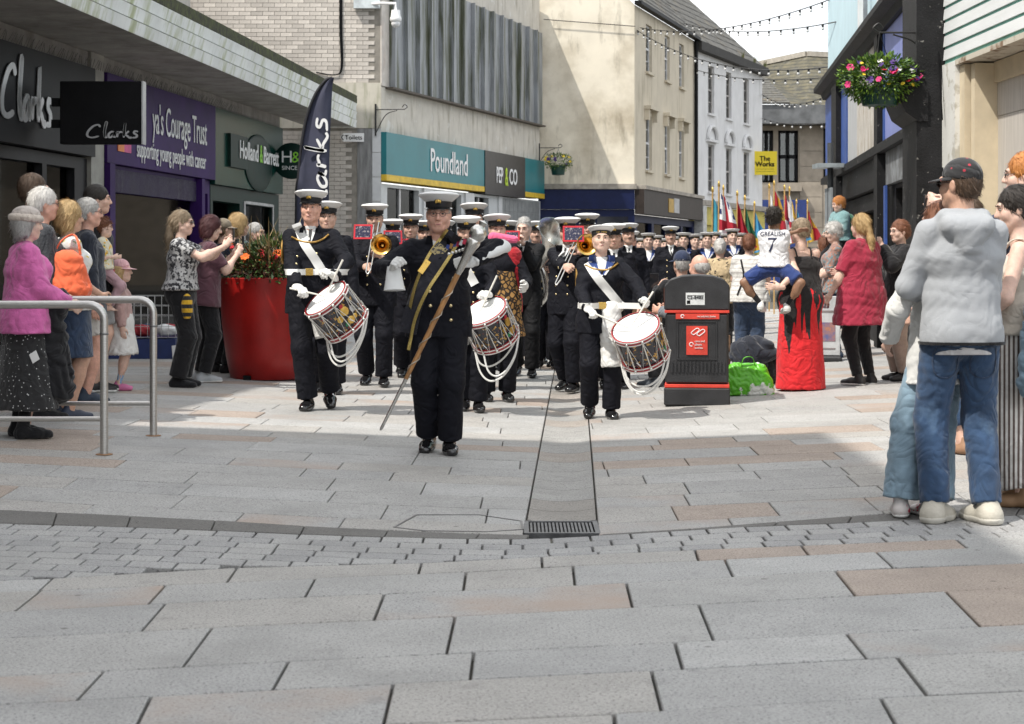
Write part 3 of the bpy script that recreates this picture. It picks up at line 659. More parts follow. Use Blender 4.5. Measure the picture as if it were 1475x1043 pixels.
# nearest courses, joints read from the photograph and laid on the ground
Ls = [[(-300, 848), (75, 833), (331, 818), (607, 811), (780, 802), (1001, 792), (1377, 777), (1475, 771), (1800, 757)],
      [(-300, 866), (55, 851), (238, 843), (454, 833), (670, 824), (780, 817), (1044, 806), (1262, 795), (1475, 786), (1800, 772)],
      [(-300, 895), (20, 881), (216, 870), (436, 860), (740, 848), (1056, 831), (1287, 817), (1475, 811), (1800, 799)],
      [(-300, 934), (0, 920), (203, 909), (539, 893), (740, 884), (913, 875), (1229, 858), (1475, 846), (1800, 832)],
      [(-300, 990), (0, 975), (263, 960), (645, 941), (740, 937), (1028, 923), (1412, 902), (1475, 899), (1800, 884)],
      [(-300, 1030), (0, 1017), (110, 1009), (394, 993), (675, 979), (981, 964), (1249, 948), (1475, 937), (1800, 922)],
      [(-300, 1088), (0, 1073), (552, 1043), (735, 1034), (953, 1025), (1335, 1001), (1475, 995), (1800, 979)],
      [(-300, 1150), (0, 1134), (735, 1094), (1475, 1052), (1800, 1034)], [(-300, 1225), (735, 1165), (1475, 1120), (1800, 1100)]]
Js = [[(-180, -205), (75, 55), (341, 326), (607, 602), (780, 781), (1001, 1006), (1154, 1165), (1377, 1393), (1590, 1615)],
      [(-200, -235), (58, 20), (238, 213), (454, 439), (671, 667), (825, 828), (1044, 1056), (1262, 1286), (1500, 1530)],
      [(-90, -140), (238, 203), (553, 538), (902, 911), (1203, 1232), (1520, 1562)],
      [(-70, -135), (305, 263), (655, 643), (1006, 1028), (1362, 1412), (1640, 1710)],
      [(-150, -205), (149, 109), (415, 392), (682, 677), (972, 983), (1219, 1248), (1540, 1585)],
      [(-110, -180), (217, 187), (566, 552), (938, 953), (1292, 1335), (1620, 1680)],
      [(-160, -230), (180, 140), (540, 515), (884, 889), (1268, 1300), (1560, 1610)],
      [(-40, -100), (350, 320), (720, 716), (1090, 1112), (1420, 1470)]]
NEARM = {(2, 4): 4, (3, 4): 4, (5, 2): 3, (0, 6): 4, (0, 2): 3, (4, 5): 5, (1, 1): 5, (4, 0): 5, (2, 2): 5, (0, 5): 4, (5, 1): 5}
for r_ in range(len(Js)):
    for q_, ((a0, a1), (b0, b1)) in enumerate(zip(Js[r_], Js[r_][1:])):
        T_, B_ = Ls[r_], Ls[r_+1]
        poly = [gp(a1, lin(B_, a1)), gp(b1, lin(B_, b1)), gp(b0, lin(T_, b0)), gp(a0, lin(T_, a0))]
        slab_jobs.append(([(p.x, p.y) for p in poly], NEARM.get((r_, q_), rg.choice([0, 0, 0, 1, 2, 2, 3])), 1e9, .0055))
dtop = [(-300, 722), (0, 735), (140, 741), (281, 748), (420, 757), (532, 763), (660, 769), (757, 771), (862, 770), (975, 763), (1087, 755), (1138, 750), (1277, 740), (1475, 732), (1800, 716)]
DTW = [(gp(a, b).x, gp(a, b).y) for a, b in dtop]
# courses further up the street, gently dished toward the channel
chx = lambda Y: .245+.035*(Y-9.0)
def rowY(b, X):
    sl = max(.0, .31-.10*(b-8.9)); return b+sl*(math.sqrt((X-.12-.02*(b-9))**2+.09)-.3)
b_ = 8.86; rows = [b_]
while b_ < 44: b_ += rg.choice([.36, .42, .48, .55]) if b_ < 20 else rg.choice([.5, .6]); rows.append(b_)
for r_, (b0, b1) in enumerate(zip(rows, rows[1:])):
    xl, xr = -8.2+.1*(b0-10), 5.2+.1*(b0-10); x = xl+rg.uniform(0, .6); cuts = [xl]
    while x < xr: cuts.append(x); x += rg.choice([.55, .7, .85, 1.0, 1.15])
    cuts.append(xr); c0, c1 = chx(b0)-.186, chx(b0)+.186
    segs = []
    for a, b in zip(cuts, cuts[1:]):
        if b <= c0 or a >= c1: segs.append((a, b))
        else:
            if a < c0-.02: segs.append((a, c0))
            if b > c1+.02: segs.append((c1, b))
    for a, b in segs:
        f = lambda bb, X, e: X+(.015+.0 if abs(X-c0) > .01 and abs(X-c1) > .01 else .035)*(e-b0)
        a2, b2 = f(b0, a, b1), f(b0, b, b1)
        lo_ = (lambda q: lin(DTW, q)) if r_ == 0 else (lambda q: rowY(b0, q))
        poly = [(a, lo_(a)), (b, lo_(b)), (b2, max(rowY(b1, b2), lo_(b)+.1)), (a2, max(rowY(b1, a2), lo_(a)+.1))]
        slab_jobs.append((poly, rg.choice([0, 0, 0, 1, 1, 2, 3, 3, 4, 5]), px_size(poly), .0035))
vis = sorted([j for j in slab_jobs if inview(j[0])], key=lambda j: -j[2]); keep = set(id(j) for j in vis[:290]); far = [MB() for _ in SLABM]
for j in slab_jobs:
    if id(j) in keep:
        m = MB(); slab_piece(m, j[0], j[3]); me = m.mesh('paving_slab'); link('paving_slab', me, SLABM[j[1]], pav)
    else: slab_piece(far[j[1]], j[0], j[3])
rest = MB()
for i, f in enumerate(far): rest.cur = i; rest.add(f.v, f.f)
stuff(link('distant_paving', rest.mesh('distant_paving'), SLABM, pav))
# dark kerb band and the setts in front of it
dbot = [(-300, 742), (0, 754), (140, 758), (281, 763), (420, 769), (532, 773), (660, 776), (757, 777), (862, 771.5), (975, 764.5), (1087, 758), (1199, 754.5), (1277, 750), (1475, 742), (1800, 727)]
kb = struct(empty('kerb_band')); x = -290
while x < 1780:
    w_ = 120+rg.uniform(-15, 15); x2 = min(x+w_, 1790)
    if x < 757 < x2: x2 = 757
    if 757 <= x < 862: x = 862; continue
    poly = [gp(x, lin(dbot, x)), gp(x2, lin(dbot, x2)), gp(x2+6, lin(dtop, x2+6)-.3), gp(x+6, lin(dtop, x+6)-.3)]
    m = MB(); slab_piece(m, [(p.x, p.y) for p in poly], .003, top=.001); link('kerb_stone', m.mesh('kerb_stone'), BANDM, kb); x = x2
sb = struct(empty('sett_band')); L0w = [(gp(a, b).x, gp(a, b).y) for a, b in Ls[0]]; Dw = [(gp(a, b).x, gp(a, b).y) for a, b in dbot]
setts = []
for j in range(12):
    X = -4.2+(.11 if j % 2 else 0)
    while X < 4.0:
        ln = rg.uniform(.19, .225); a, b = X, X+ln; X = b
        ty = lambda q: lin(Dw, q)-j*.158; by = lambda q: max(lin(Dw, q)-(j+1)*.158, lin(L0w, q)+.002)
        if min(ty(a)-by(a), ty(b)-by(b)) < .022: continue
        poly = [(a, by(a)), (b, by(b)), (b, ty(b)), (a, ty(a))]; setts.append((poly, px_size(poly) if inview(poly) else 0))
setts.sort(key=lambda t: -t[1]); more_setts = MB()
for i, (poly, sz) in enumerate(setts):
    if i < 300 and sz > 0: m = MB(); slab_piece(m, poly, .0055, ch=.004); link('sett', m.mesh('sett'), rg.choice(SETTM), sb)
    else: slab_piece(more_setts, poly, .0055, ch=.004)
if more_setts.v: stuff(link('outlying_setts', more_setts.mesh('outlying_setts'), SETTM[0], sb))
# dished drainage channel with a grate at its foot
ch = struct(empty('drain_channel')); CHM = [granite('channel_grey', (.330, .325, .312)), granite('channel_warm', (.345, .312, .280)), granite('channel_brown', (.290, .272, .250))]
y = 9.40
while y < 40:
    y2 = y+rg.choice([.42, .5, .55]); m = MB(); vs = []; N = 8
    for yy in (y+.004, y2-.004):
        for i in range(N+1):
            t = i/N*2-1; vs.append((chx(yy)+t*.178, yy, -.018*(1-t*t)))
        for i in range(N+1): t = i/N*2-1; vs.append((chx(yy)+t*.178, yy, -.05-.01))
    k = 2*(N+1); fs = [(i, i+1, k+i+1, k+i) for i in range(N)]+[(i, k+i, k+N+1+i, N+1+i) for i in (0, N)]+[(i, N+1+i, N+2+i, i+1) for i in range(N)]
    m.add(vs, fs); o = link('channel_stone', m.mesh('channel_stone'), CHM[rg.choice([0, 0, 0, 1, 2])], ch); y = y2
gr = struct(empty('drain_grate', (chx(9.15), 9.155, 0))); IRON = M('cast_iron', (.11, .112, .115), .5, .6, var=.3, scale=12, bump=.05)
MB().box(-.19, .19, -.215, -.185, -.03, -.001).box(-.19, .19, .185, .215, -.03, -.001).box(-.19, -.165, -.185, .185, -.03, -.001).box(.165, .19, -.185, .185, -.03, -.001).build('grate_frame', IRON, gr)
sl = MB().box(-.0055, .0055, -.185, .185, -.028, -.006).mesh('grate_bar')
for i in range(17): o = link('grate_bar', sl, IRON, gr); o.location = (-.152+i*.019, 0, 0)
MB().box(-.16, .16, -.18, .18, -.027, -.024).build('grate_sump', M('sump_black', (.012, .012, .012), .9), gr)
# steel-edged recessed cover beside the grate
cv = struct(empty('access_cover')); STEELD = M('cover_steel', (.16, .16, .16), .45, .8, var=.2)
pts = [gp(568, 760), gp(600, 742), gp(690, 742), gp(751, 751), gp(753, 763), gp(700, 766.5), gp(610, 765)]; m = MB()
for a, b in zip(pts, pts[1:]+pts[:1]): m.bar((a.x, a.y, gz(a.x, a.y)+.0005), (b.x, b.y, gz(b.x, b.y)+.0005), .012, .006)
m.build('cover_edge', STEELD, cv)
# ---------------------------------------------------------------- buildings
def frame(name, label, cat, p0, d, group=None):
    return thing(name, label, cat, (p0[0], p0[1], 0), math.atan2(d[1], d[0]), group)
def wall_open(x0, x1, z0, z1, ops, y0, y1):
    """wall slab with rectangular openings (x0,x1,z0,z1)"""
    xs = sorted({x0, x1, *[o[0] for o in ops], *[o[1] for o in ops]}); zs = sorted({z0, z1, *[o[2] for o in ops], *[o[3] for o in ops]}); m = MB()
    xs = [x for x in xs if x0 <= x <= x1]; zs = [z for z in zs if z0 <= z <= z1]
    for a, b in zip(xs, xs[1:]):
        run = None
        for c, d in zip(zs, zs[1:]):
            if any(o[0] <= (a+b)/2 <= o[1] and o[2] <= (c+d)/2 <= o[3] for o in ops):
                if run: m.box(a, b, y0, y1, *run); run = None
            else: run = (run[0], d) if run else (c, d)
        if run: m.box(a, b, y0, y1, *run)
    return m
def sash(parent, x0, x1, z0, z1, y, frm, pane, bars=(2, 4), sill=None, fw=.05):
    m = MB(); m.box(x0, x0+fw, y, y+.06, z0, z1).box(x1-fw, x1, y, y+.06, z0, z1).box(x0+fw, x1-fw, y, y+.06, z0, z0+fw).box(x0+fw, x1-fw, y, y+.06, z1-fw, z1)
    zm = (z0+z1)/2; m.box(x0+fw, x1-fw, y-.005, y+.06, zm-.03, zm+.03)
    for i in range(1, bars[0]): xx = x0+(x1-x0)*i/bars[0]; m.box(xx-.012, xx+.012, y+.015, y+.05, z0+fw, z1-fw)
    for i in range(1, bars[1]):
        zz = z0+(z1-z0)*i/bars[1]
        if abs(zz-zm) > .05: m.box(x0+fw, x1-fw, y+.016, y+.049, zz-.011, zz+.011)
    wdw = m.build('window', frm, parent)
    MB().box(x0+fw*.8, x1-fw*.8, y+.028, y+.036, z0+fw*.8, z1-fw*.8).build('pane', pane, wdw)
    MB().box(x0+.01, x1-.01, y+.25, y+.26, z0, z1).build('curtain', M('net_curtain', (.30, .30, .29), .9, var=.3, scale=9, stretch=(6, 1, .3)), wdw)
    if sill: MB().box(x0-.06, x1+.06, y-.16, y+.0, z0-.07, z0-.002).build('sill', sill, wdw)
    return wdw
GLS = glass('window_glass', (.75, .8, .8), base=.05); SHOPG = glass('shop_glass', (.80, .85, .85), refl=.5, base=.01)
CONC = M('concrete', (.30, .29, .27), .85, var=.2, scale=2.5, bump=.08, bscale=60); layer(CONC, (.16, .15, .13), 'noise', 1.2, .5, .75, stretch=(3, 3, .5), amount=.7)
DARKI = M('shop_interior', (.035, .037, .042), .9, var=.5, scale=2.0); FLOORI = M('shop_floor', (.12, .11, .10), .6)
BLK = M('black_sign', (.006, .006, .007), .55, var=.2, spec=.15); SILV = M('silver_letters', (.50, .50, .51), .4, .5, var=.1); WHT = M('white_letters', (.80, .80, .80), .5, var=.03)
PURP = M('purple_sign', (.036, .012, .095), .5, var=.2, scale=2, spec=.12); GRN = M('green_sign', (.005, .045, .034), .22, var=.2, scale=1.5, spec=.4); GRND = M('green_dark', (.003, .022, .017), .45, spec=.25)
# --- left row of shops
LD = Vector((.105, 1)).normalized(); LP = (-6.272, 18.0); lx = lambda Y: (Y-18)*1.0055
lpx = lambda px: lx(8.162/(.105-(px-CX)/FPX))
def shop_box(par, x0, x1, z1, back=1.6, fl=FLOORI):
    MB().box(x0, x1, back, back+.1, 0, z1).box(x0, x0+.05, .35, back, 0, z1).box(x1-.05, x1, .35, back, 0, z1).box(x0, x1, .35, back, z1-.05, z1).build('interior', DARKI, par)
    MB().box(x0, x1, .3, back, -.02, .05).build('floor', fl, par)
def script_clarks(par, mat, x, y, z, h, w, rz=0, name='lettering', vertical=False):
    """joined handwriting strokes, C l a r k s, drawn as flat ribbons; unit height 1, width 3.4"""
    st = [[(.95, .82), (.80, 1.0), (.45, .86), (.12, .45), (.10, .12), (.38, .0), (.85, .10)],
          [(1.25, .02), (1.22, .5), (1.32, 1.12), (1.38, 1.15), (1.24, .45), (1.30, .04), (1.42, .02)],
          [(1.86, .40), (1.72, .46), (1.52, .28), (1.52, .04), (1.66, .02), (1.84, .22), (1.90, .44), (1.84, .10), (1.98, .02)],
          [(2.06, .02), (2.10, .25), (2.12, .46), (2.16, .36), (2.30, .44), (2.42, .40)],
          [(2.52, .0), (2.54, .55), (2.62, 1.12), (2.56, .5), (2.52, .12)], [(2.86, .50), (2.60, .24), (2.72, .16), (2.92, -.04), (3.04, .04)],
          [(3.46, .46), (3.26, .50), (3.20, .34), (3.38, .20), (3.34, .02), (3.08, -.02)]]
    m = MB()
    for s_ in st:
        pts = catmull([(a*w/3.4, 0, b*h) for a, b in s_], 5)
        if vertical: pts = [Vector((-p.z, p.y, p.x)) for p in pts]
        vs = []; N = len(pts)
        for i, p in enumerate(pts):
            d = (pts[min(i+1, N-1)]-pts[max(i-1, 0)]).normalized(); n_ = Vector((-d.z, 0, d.x)); t = (.056+.030*abs(d.z if not vertical else d.x))*h*(1 if 0 < i < N-1 else .55)
            for sy in (0, -.012): vs += [p+n_*t+Vector((0, sy, 0)), p-n_*t+Vector((0, sy, 0))]
        fs = []
        for i in range(N-1):
            a, b = i*4, i*4+4; fs += [(a+2, a+3, b+3, b+2), (a, b, b+1, a+1), (a, a+2, b+2, b), (a+1, b+1, b+3, a+3)]
        fs += [(0, 1, 3, 2), (N*4-4, N*4-2, N*4-1, N*4-3)]; m.add(vs, fs)
    o = m.build(name, mat, par); o.location = (x, y, z); o.rotation_euler = (0, 0, rz); return o
sh1 = frame('shoe_shop', 'dark shoe shop front with big silver script lettering at the far left', 'shop', LP, LD)
a0, a1 = lx(10), lx(23.96)
CLK = M('charcoal_sign', (.016, .016, .018), .55, var=.35, scale=.7, spec=.25); MB().box(a0, a1, -.12, .3, 2.72, 3.89).build('sign_board', CLK, sh1)
_w = (lpx(58)-lpx(13))*1.574; script_clarks(sh1, SILV, lpx(13)-1.3*_w/3.4, -.135, 3.02, .60, _w)
wall_open(a0, lx(24.45), 0, 2.70, [(a0+.3, lx(20.1), .35, 2.55), (lx(20.25), lx(22.35), .35, 2.55), (lx(22.5), lx(23.5), .02, 2.55)], 0, .3).build('wall', M('shopfront_black', (.010, .010, .012), .5, spec=.25), sh1)
MB().box(lx(23.97), lx(24.48), -.06, .3, 0, 4.12).build('pilaster', M('grey_render', (.36, .35, .32), .85, var=.15, scale=3, bump=.05), sh1)
for a, b in ((a0+.3, lx(20.1)), (lx(20.25), lx(22.35)), (lx(22.5), lx(23.5))): MB().box(a, b, .10, .11, .35, 2.55).build('pane', SHOPG, sh1)
shop_box(sh1, a0, lx(23.9), 2.7); MB().box(lx(20.4), lx(21.6), .5, .6, .6, 2.2).build('display_panel', M('display_grey', (.20, .21, .22), .7, var=.3, scale=3), sh1)
m = MB(); [m.ball((lx(19.3+.1*i), .5, 1.3+.45*i), (.2, .03, .2), 12, 8) for i in range(3)]; m.build('display_roundels', M('display_blue', (.04, .16, .26), .5, var=.5, scale=9), sh1)
MB().box(lx(22.6), lx(23.3), .6, .7, .5, 2.4).build('display_panel', M('display_print', (.30, .34, .30), .6, col2=(.06, .16, .14), scale=4, lo=.4, hi=.5), sh1)
MB().box(a0, lx(34.85), -.02, .3, 3.895, 4.12).build('lintel_wall', CONC, sh1)
m = MB()                                                # bird spikes along the ledge above the signs
for i in range(150):
    xx = lx(19.0)+i*(lx(31.5)-lx(19.0))/150; m.bar((xx, -.06, 3.90), (xx+rg.uniform(-.03, .03), -.10+rg.uniform(-.04, .04), 4.02), .004)
stuff(m.build('bird_spikes', M('spike_steel', (.10, .10, .10), .5, .5), sh1))
# projecting box sign of the shoe shop
X0 = Vector((-8.162+.105*22.0, 22.0)); ps = thing('projecting_sign', 'black box sign with grey script jutting out over the pavement', 'sign', (X0.x+.1, X0.y, 0), 0)
pl, pr = at(77, 0, 22.0).x-X0.x, at(206, 0, 22.0).x-X0.x-.1; zb, zt = at(0, 208, 22.0).z, at(0, 118, 22.0).z
MB().box(pl, pr, -.09, .09, zb, zt).build('sign_box', BLK, ps, bevel=.008); MB().box(pr+.001, pr+.018, -.095, .095, zb-.004, zt+.004).build('edge_trim', SILV, ps)
script_clarks(ps, SILV, at(127, 0, 22.0).x-X0.x-.1, -.10, at(0, 199, 22.0).z, .155, (at(200, 0, 22.0).x-at(127, 0, 22.0).x))
MB().box(pl-.12, pl, -.03, .03, zb+.2, zb+.3).box(pl-.12, pl, -.03, .03, zt-.3, zt-.2).build('bracket', BLK, ps)
# charity shop
sh2 = frame('charity_shop', 'purple fronted charity shop with white serif sign', 'shop', LP, LD); p0, p1 = lx(24.5), lx(29.95)
MB().box(p0, p1, -.10, .3, 2.68, 3.90).build('sign_board', PURP, sh2)
put_text("ya's Courage Trust", sh2, WHT, lpx(209), -.112, 3.22, .62, sx=(lpx(296)-lpx(209))/(.62*8.55))
put_text('supporting young people with cancer', sh2, WHT, lpx(186), -.112, 2.83, .36, sx=(lpx(296)-lpx(186))/(.36*16.6))
lg = MB().box(lpx(159), lpx(168), -.112, -.10, 2.86, 3.2).build('logo_panel', M('logo_orange', (.75, .22, .05), .5), sh2); MB().box(lpx(168)+.002, lpx(178), -.112, -.10, 2.86, 3.2).build('logo_panel', M('logo_pink', (.55, .06, .22), .5), sh2)
wall_open(p0, p1, 0, 2.67, [(p0+.3, lx(29.15), .30, 2.30), (lx(29.3), p1-.12, .02, 2.45)], 0, .22).build('wall', PURP, sh2)
MB().box(p0+.3, lx(29.15), .0, .2, 2.301, 2.62).build('transom_panel', M('grey_panel', (.33, .33, .33), .6), sh2)
MB().box(p0, p0+.22, -.14, -.001, 0, 2.67).build('pilaster', PURP, sh2); MB().box(lx(29.15), lx(29.32), -.10, -.001, 0, 2.67).build('pilaster', PURP, sh2)
MB().box(p0+.3, lx(29.15), .10, .11, .30, 2.30).build('pane', SHOPG, sh2); shop_box(sh2, p0, p1, 2.66)
NAVB = M('display_navy', (.055, .075, .14), .8); MB().box(lx(26.0), lx(28.0), .9, .95, .3, 2.3).build('display_board', NAVB, sh2)
MB().box(lx(28.0), lx(29.1), .35, .4, .3, 2.3).build('display_poster', M('poster_pale', (.50, .58, .60), .6), sh2)
m = MB(); m.lathe([(0, 0), (.36, 0), (.36, .01), (0, .01)], 24, (lx(28.7), .34, 1.95), Matrix.Rotation(R(90), 3, 'X')); m.build('arrow_roundel', M('road_blue', (.02, .14, .42), .5), sh2)
MB().prism([(-.22, 0), (0, .2), (0, .08), (.22, .08), (.22, -.08), (0, -.08), (0, -.2)], -.006, .006).build('arrow', WHT, sh2).location = (lx(28.7), .322, 1.95)
TSH = M('tee_pale', (.40, .58, .56), .9); m = MB(); m.prism([(-.28, 0), (.28, 0), (.28, .62), (.50, .50), (.56, .66), (.22, .92), (-.22, .92), (-.56, .66), (-.50, .50), (-.28, .62)], -.09, .09); o = m.build('hung_tee', TSH, sh2, bevel=.02); o.location = (lx(26.9), .55, .95)
for i, Yq in enumerate((26.1, 26.9)):
    o = MB().prism([(-.26, 0), (.24, .06), (.26, .52), (-.22, .46)], -.006, .006).build('bunting_flag', WHT, sh2); o.location = (lx(Yq), .42, 1.72)
    MB().prism([(-.04, 0), (.04, 0), (.04, .5), (-.04, .5)], -.009, -.007).prism([(-.25, .2), (.25, .25), (.25, .32), (-.25, .27)], -.0125, -.0095).build('flag_cross', M('cross_red', (.5, .02, .03), .7), o)
m = MB(); rr = random.Random(5)
for i in range(26): m.ball((lx(26.35)+rr.uniform(-.22, .22), .5+rr.uniform(-.05, .05), 1.45+rr.uniform(-.28, .28)), rr.uniform(.04, .08), 7, 5)
m.build('paper_flowers', M('flower_red', (.22, .01, .02), .8), sh2)
m = MB(); [m.box(lx(26.2), lx(27.6), .4, .6, z_, z_+.02) for z_ in (.9, 1.35)]; m.build('glass_shelf', M('shelf_teal', (.05, .22, .20), .2), sh2)
# health food shop
sh3 = frame('health_food_shop', 'dark green shop front with white letters beside the passage', 'shop', LP, LD); g0, g1 = lx(30.0), lx(34.85)
MB().box(g0, g1, -.08, .3, 2.62, 3.895).build('sign_board', GRN, sh3)
MB().box(lpx(321), lpx(346), -.14, -.081, 2.95, 3.52).build('sign_panel', GRND, sh3)
MB().ball(((lpx(345)+lpx(385))/2, -.10, 3.12), ((lpx(385)-lpx(345))/2, .03, .52), 20, 12).build('sign_roundel', GRND, sh3, True)
put_text('Holland', sh3, WHT, lpx(332.5), -.155, 3.13, .44, sx=(lpx(362)-lpx(332.5))/(.44*3.35), bold=.006)
put_text('&', sh3, M('lime', (.25, .62, .04), .5), lpx(362.3), -.155, 3.13, .46, sx=(lpx(367)-lpx(362.3))/(.46*.72), bold=.006); put_text('Barrett', sh3, WHT, lpx(367.5), -.155, 3.13, .44, sx=(lpx(390)-lpx(367.5))/(.44*2.95), bold=.006)
wall_open(g0, g1, 0, 2.61, [(g0+.15, lx(31.9), .02, 2.35), (lx(32.2), lx(34.5), .45, 2.35)], 0, .22).build('wall', GRND, sh3)
MB().box(lx(32.2), lx(34.5), .1, .11, .45, 2.35).build('pane', SHOPG, sh3); MB().box(lx(32.15), lx(32.24), -.02, -.001, .4, 2.4).box(lx(34.3), lx(34.38), -.02, -.001, .4, 2.4).box(lx(32.25), lx(34.29), -.02, -.001, 2.36, 2.41).build('window_frame', M('alu', (.45, .46, .47), .4, .7), sh3)
shop_box(sh3, g0, g1, 2.6)
hs = thing('round_hanging_sign', 'round dark green sign with white letters beside the tall flag', 'sign', (-8.162+.105*34.3, 34.3, 0)); hc_ = at(420, 232, 34.3)-hs.location
MB().lathe([(0, -.05), (.335, -.05), (.345, -.04), (.345, .04), (.335, .05), (0, .05)], 28, hc_, Matrix.Rotation(R(90), 3, 'X')).build('sign_disc', GRND, hs, True)
put_text('H', hs, WHT, hc_.x-.20, hc_.y-.062, hc_.z-.03, .32); put_text('&', hs, M('lime', (.25, .62, .04), .5), hc_.x-.0, hc_.y-.062, hc_.z-.03, .30); put_text('B', hs, WHT, hc_.x+.2, hc_.y-.062, hc_.z-.03, .32); put_text('SINCE', hs, WHT, hc_.x-.18, hc_.y-.062, hc_.z-.17, .11)
MB().box(.0, hc_.x-.34, -.02, .02, hc_.z+.10, hc_.z+.14).box(.0, hc_.x-.34, -.02, .02, hc_.z-.14, hc_.z-.10).build('bracket', BLK, hs)
# upper storeys over the left row, and the taller block nearer the camera that shades the foreground
BRK2 = M('upper_render', (.42, .40, .37), .9, var=.15, scale=2)
up_ = frame('upper_storey', 'plain rendered upper storey over the left shops', 'building', LP, LD); MB().box(lx(8.2), lx(34.85), 1.75, 7, 4.77, 11.2).build('wall', BRK2, up_)
tb = thing('corner_block', 'tall rendered block nearer the camera on the left', 'building', (-4.7, 8.0, 0)); MB().box(-14, 0, -40, 0, 0, 12.8).build('wall', BRK2, tb)
for i in range(5):
    for j in range(3): MB().box(.002, .03, -6-i*6, -4.4-i*6, 2.2+j*3.4, 4.2+j*3.4).build('window', GLS, tb)
# canopy along the left row
cp = thing('canopy', 'long concrete canopy with streaked white metal fascia over the left shops', 'canopy', (0, 0, 0)); ce = lambda Y: -4.84+.0862*(Y-19.07); cw = lambda Y: -8.162+.105*Y
ya, yb = 12.0, 37.4; m = MB(); q = [(cw(ya), ya), (ce(ya), ya), (ce(yb), yb), (cw(yb), yb)]; vs = [(x, y, z) for z in (4.125, 4.60) for x, y in q]
m.add(vs, [(0, 3, 2, 1), (4, 5, 6, 7), (0, 1, 5, 4), (1, 2, 6, 5), (2, 3, 7, 6), (3, 0, 4, 7)]); m.build('canopy_slab', CONC, cp)
FASC = M('fascia_white', (.74, .76, .75), .55, var=.08, scale=1.5); layer(FASC, (.30, .34, .12), 'noise', 1.6, .50, .66, stretch=(2.2, 2.2, .35), amount=.75); layer(FASC, (.42, .43, .40), 'noise', 6, .56, .72, stretch=(3, 3, .25), amount=.35)
MOSS = M('mossy_edge', (.030, .030, .022), .95, col2=(.075, .085, .03), scale=9, bump=.3, bscale=40)
segs = [ya+i*2.82 for i in range(10)]; segs[-1] = yb
def strip(yA, yB, z0, z1, out, name='fascia_strip'):
    m = MB(); a = Vector((ce(yA), yA)); b = Vector((ce(yB), yB)); d = (b-a).normalized(); n_ = Vector((d.y, -d.x)); a += d*.004; b -= d*.004
    vs = [(p.x+n_.x*k, p.y+n_.y*k, z) for z, kk in ((z0, .0), (z1, out)) for p in (a, b) for k in (.005, kk+.012)]
    m.add(vs, [(0, 2, 3, 1), (4, 5, 7, 6), (1, 3, 7, 5), (0, 4, 6, 2), (0, 1, 5, 4), (2, 6, 7, 3)]); return m.build(name, FASC, cp)
for a, b in zip(segs, segs[1:]):
    for k in range(3): strip(a, b, 4.10+k*.175, 4.10+k*.175+.145, .040)
m = MB(); vs = [(x, y, z) for z in (4.605, 4.76) for x, y in [(cw(ya), ya), (ce(ya)+.05, ya), (ce(yb)+.05, yb), (cw(yb), yb)]]; m.add(vs, [(0, 3, 2, 1), (4, 5, 6, 7), (0, 1, 5, 4), (1, 2, 6, 5), (2, 3, 7, 6), (3, 0, 4, 7)]); m.build('mossy_edge', MOSS, cp)
for k in range(3): MB().box(cw(yb)+.01, ce(yb)+.03, yb+.002, yb+.03, 4.10+k*.175, 4.268+k*.175).build('fascia_strip', FASC, cp)
# --- white brick building closing the passage
bb = thing('brick_building', 'white glazed brick end wall above the passage to the toilets', 'building', (-2.755, 38, 0)); XL = -7.2
BRKM = M('glazed_brick', (.58, .535, .485), .5, var=.12, scale=4); layer(BRKM, (.36, .20, .15), 'noise', 1.3, .52, .68, stretch=(1, 1, .6), amount=.55); layer(BRKM, (.30, .28, .25), 'noise', 2.2, .55, .72, amount=.6)
_n = BRKM.node_tree.nodes; oi = _n.new('ShaderNodeObjectInfo'); hv = _n.new('ShaderNodeHueSaturation'); mr = _n.new('ShaderNodeMapRange'); mr.inputs[3].default_value = .78; mr.inputs[4].default_value = 1.14
_l = BRKM.node_tree.links; src = _n['Principled BSDF'].inputs['Base Color'].links[0].from_socket; _l.new(oi.outputs['Random'], mr.inputs[0]); _l.new(mr.outputs[0], hv.inputs['Value']); _l.new(src, hv.inputs['Color']); _l.new(hv.outputs[0], _n['Principled BSDF'].inputs['Base Color'])
MORT = M('mortar', (.26, .24, .21), .95)
MB().box(XL, -.02, .004, .4, 0, 11).build('wall', MORT, bb)
brick_me = MB().box(0, .238, -.008, .03, 0, .079).mesh('brick'); nb = 0; spare = MB(); jobs = []
for (xa, xb, za, zc) in ((XL, -.02, 5.09, 7.0), (-4.95, -.52, 1.6, 4.12)):
    r_ = 0; z = za
    while z+.08 < zc:
        x = xa+(.124 if r_ % 2 else 0)
        while x+.24 < xb: jobs.append((x, z)); x += .248
        z += .0885; r_ += 1
vis_ = lambda j: (285 < CX+(j[0]-2.755)*FPX/38 < 545 and j[1] > 5) or (398 < CX+(j[0]-2.755)*FPX/38 < 520 and j[1] > 2.4)
jobs.sort(key=lambda j: not vis_(j))
for i, (x, z) in enumerate(jobs):
    if i < 300: o = link('brick', brick_me, BRKM, bb); o.location = (x, 0, z)
    else: spare.box(x, x+.238, -.008, .03, z, z+.079)
stuff(spare.build('brickwork', BRKM, bb))
spare = MB()
for r_ in range(45):
    for c_ in range(18): x = XL+.124*(r_ % 2)+c_*.4; spare.box(x, x+.392, -.006, .03, 7.06+r_*.0885, 7.06+r_*.0885+.08)
stuff(spare.build('upper_brickwork', BRKM, bb))
CREAMB = M('cream_band', (.52, .49, .42), .8, var=.1, scale=3, bump=.04); layer(CREAMB, (.22, .23, .13), 'noise', 2, .5, .68, stretch=(3, 3, .5), amount=.7)
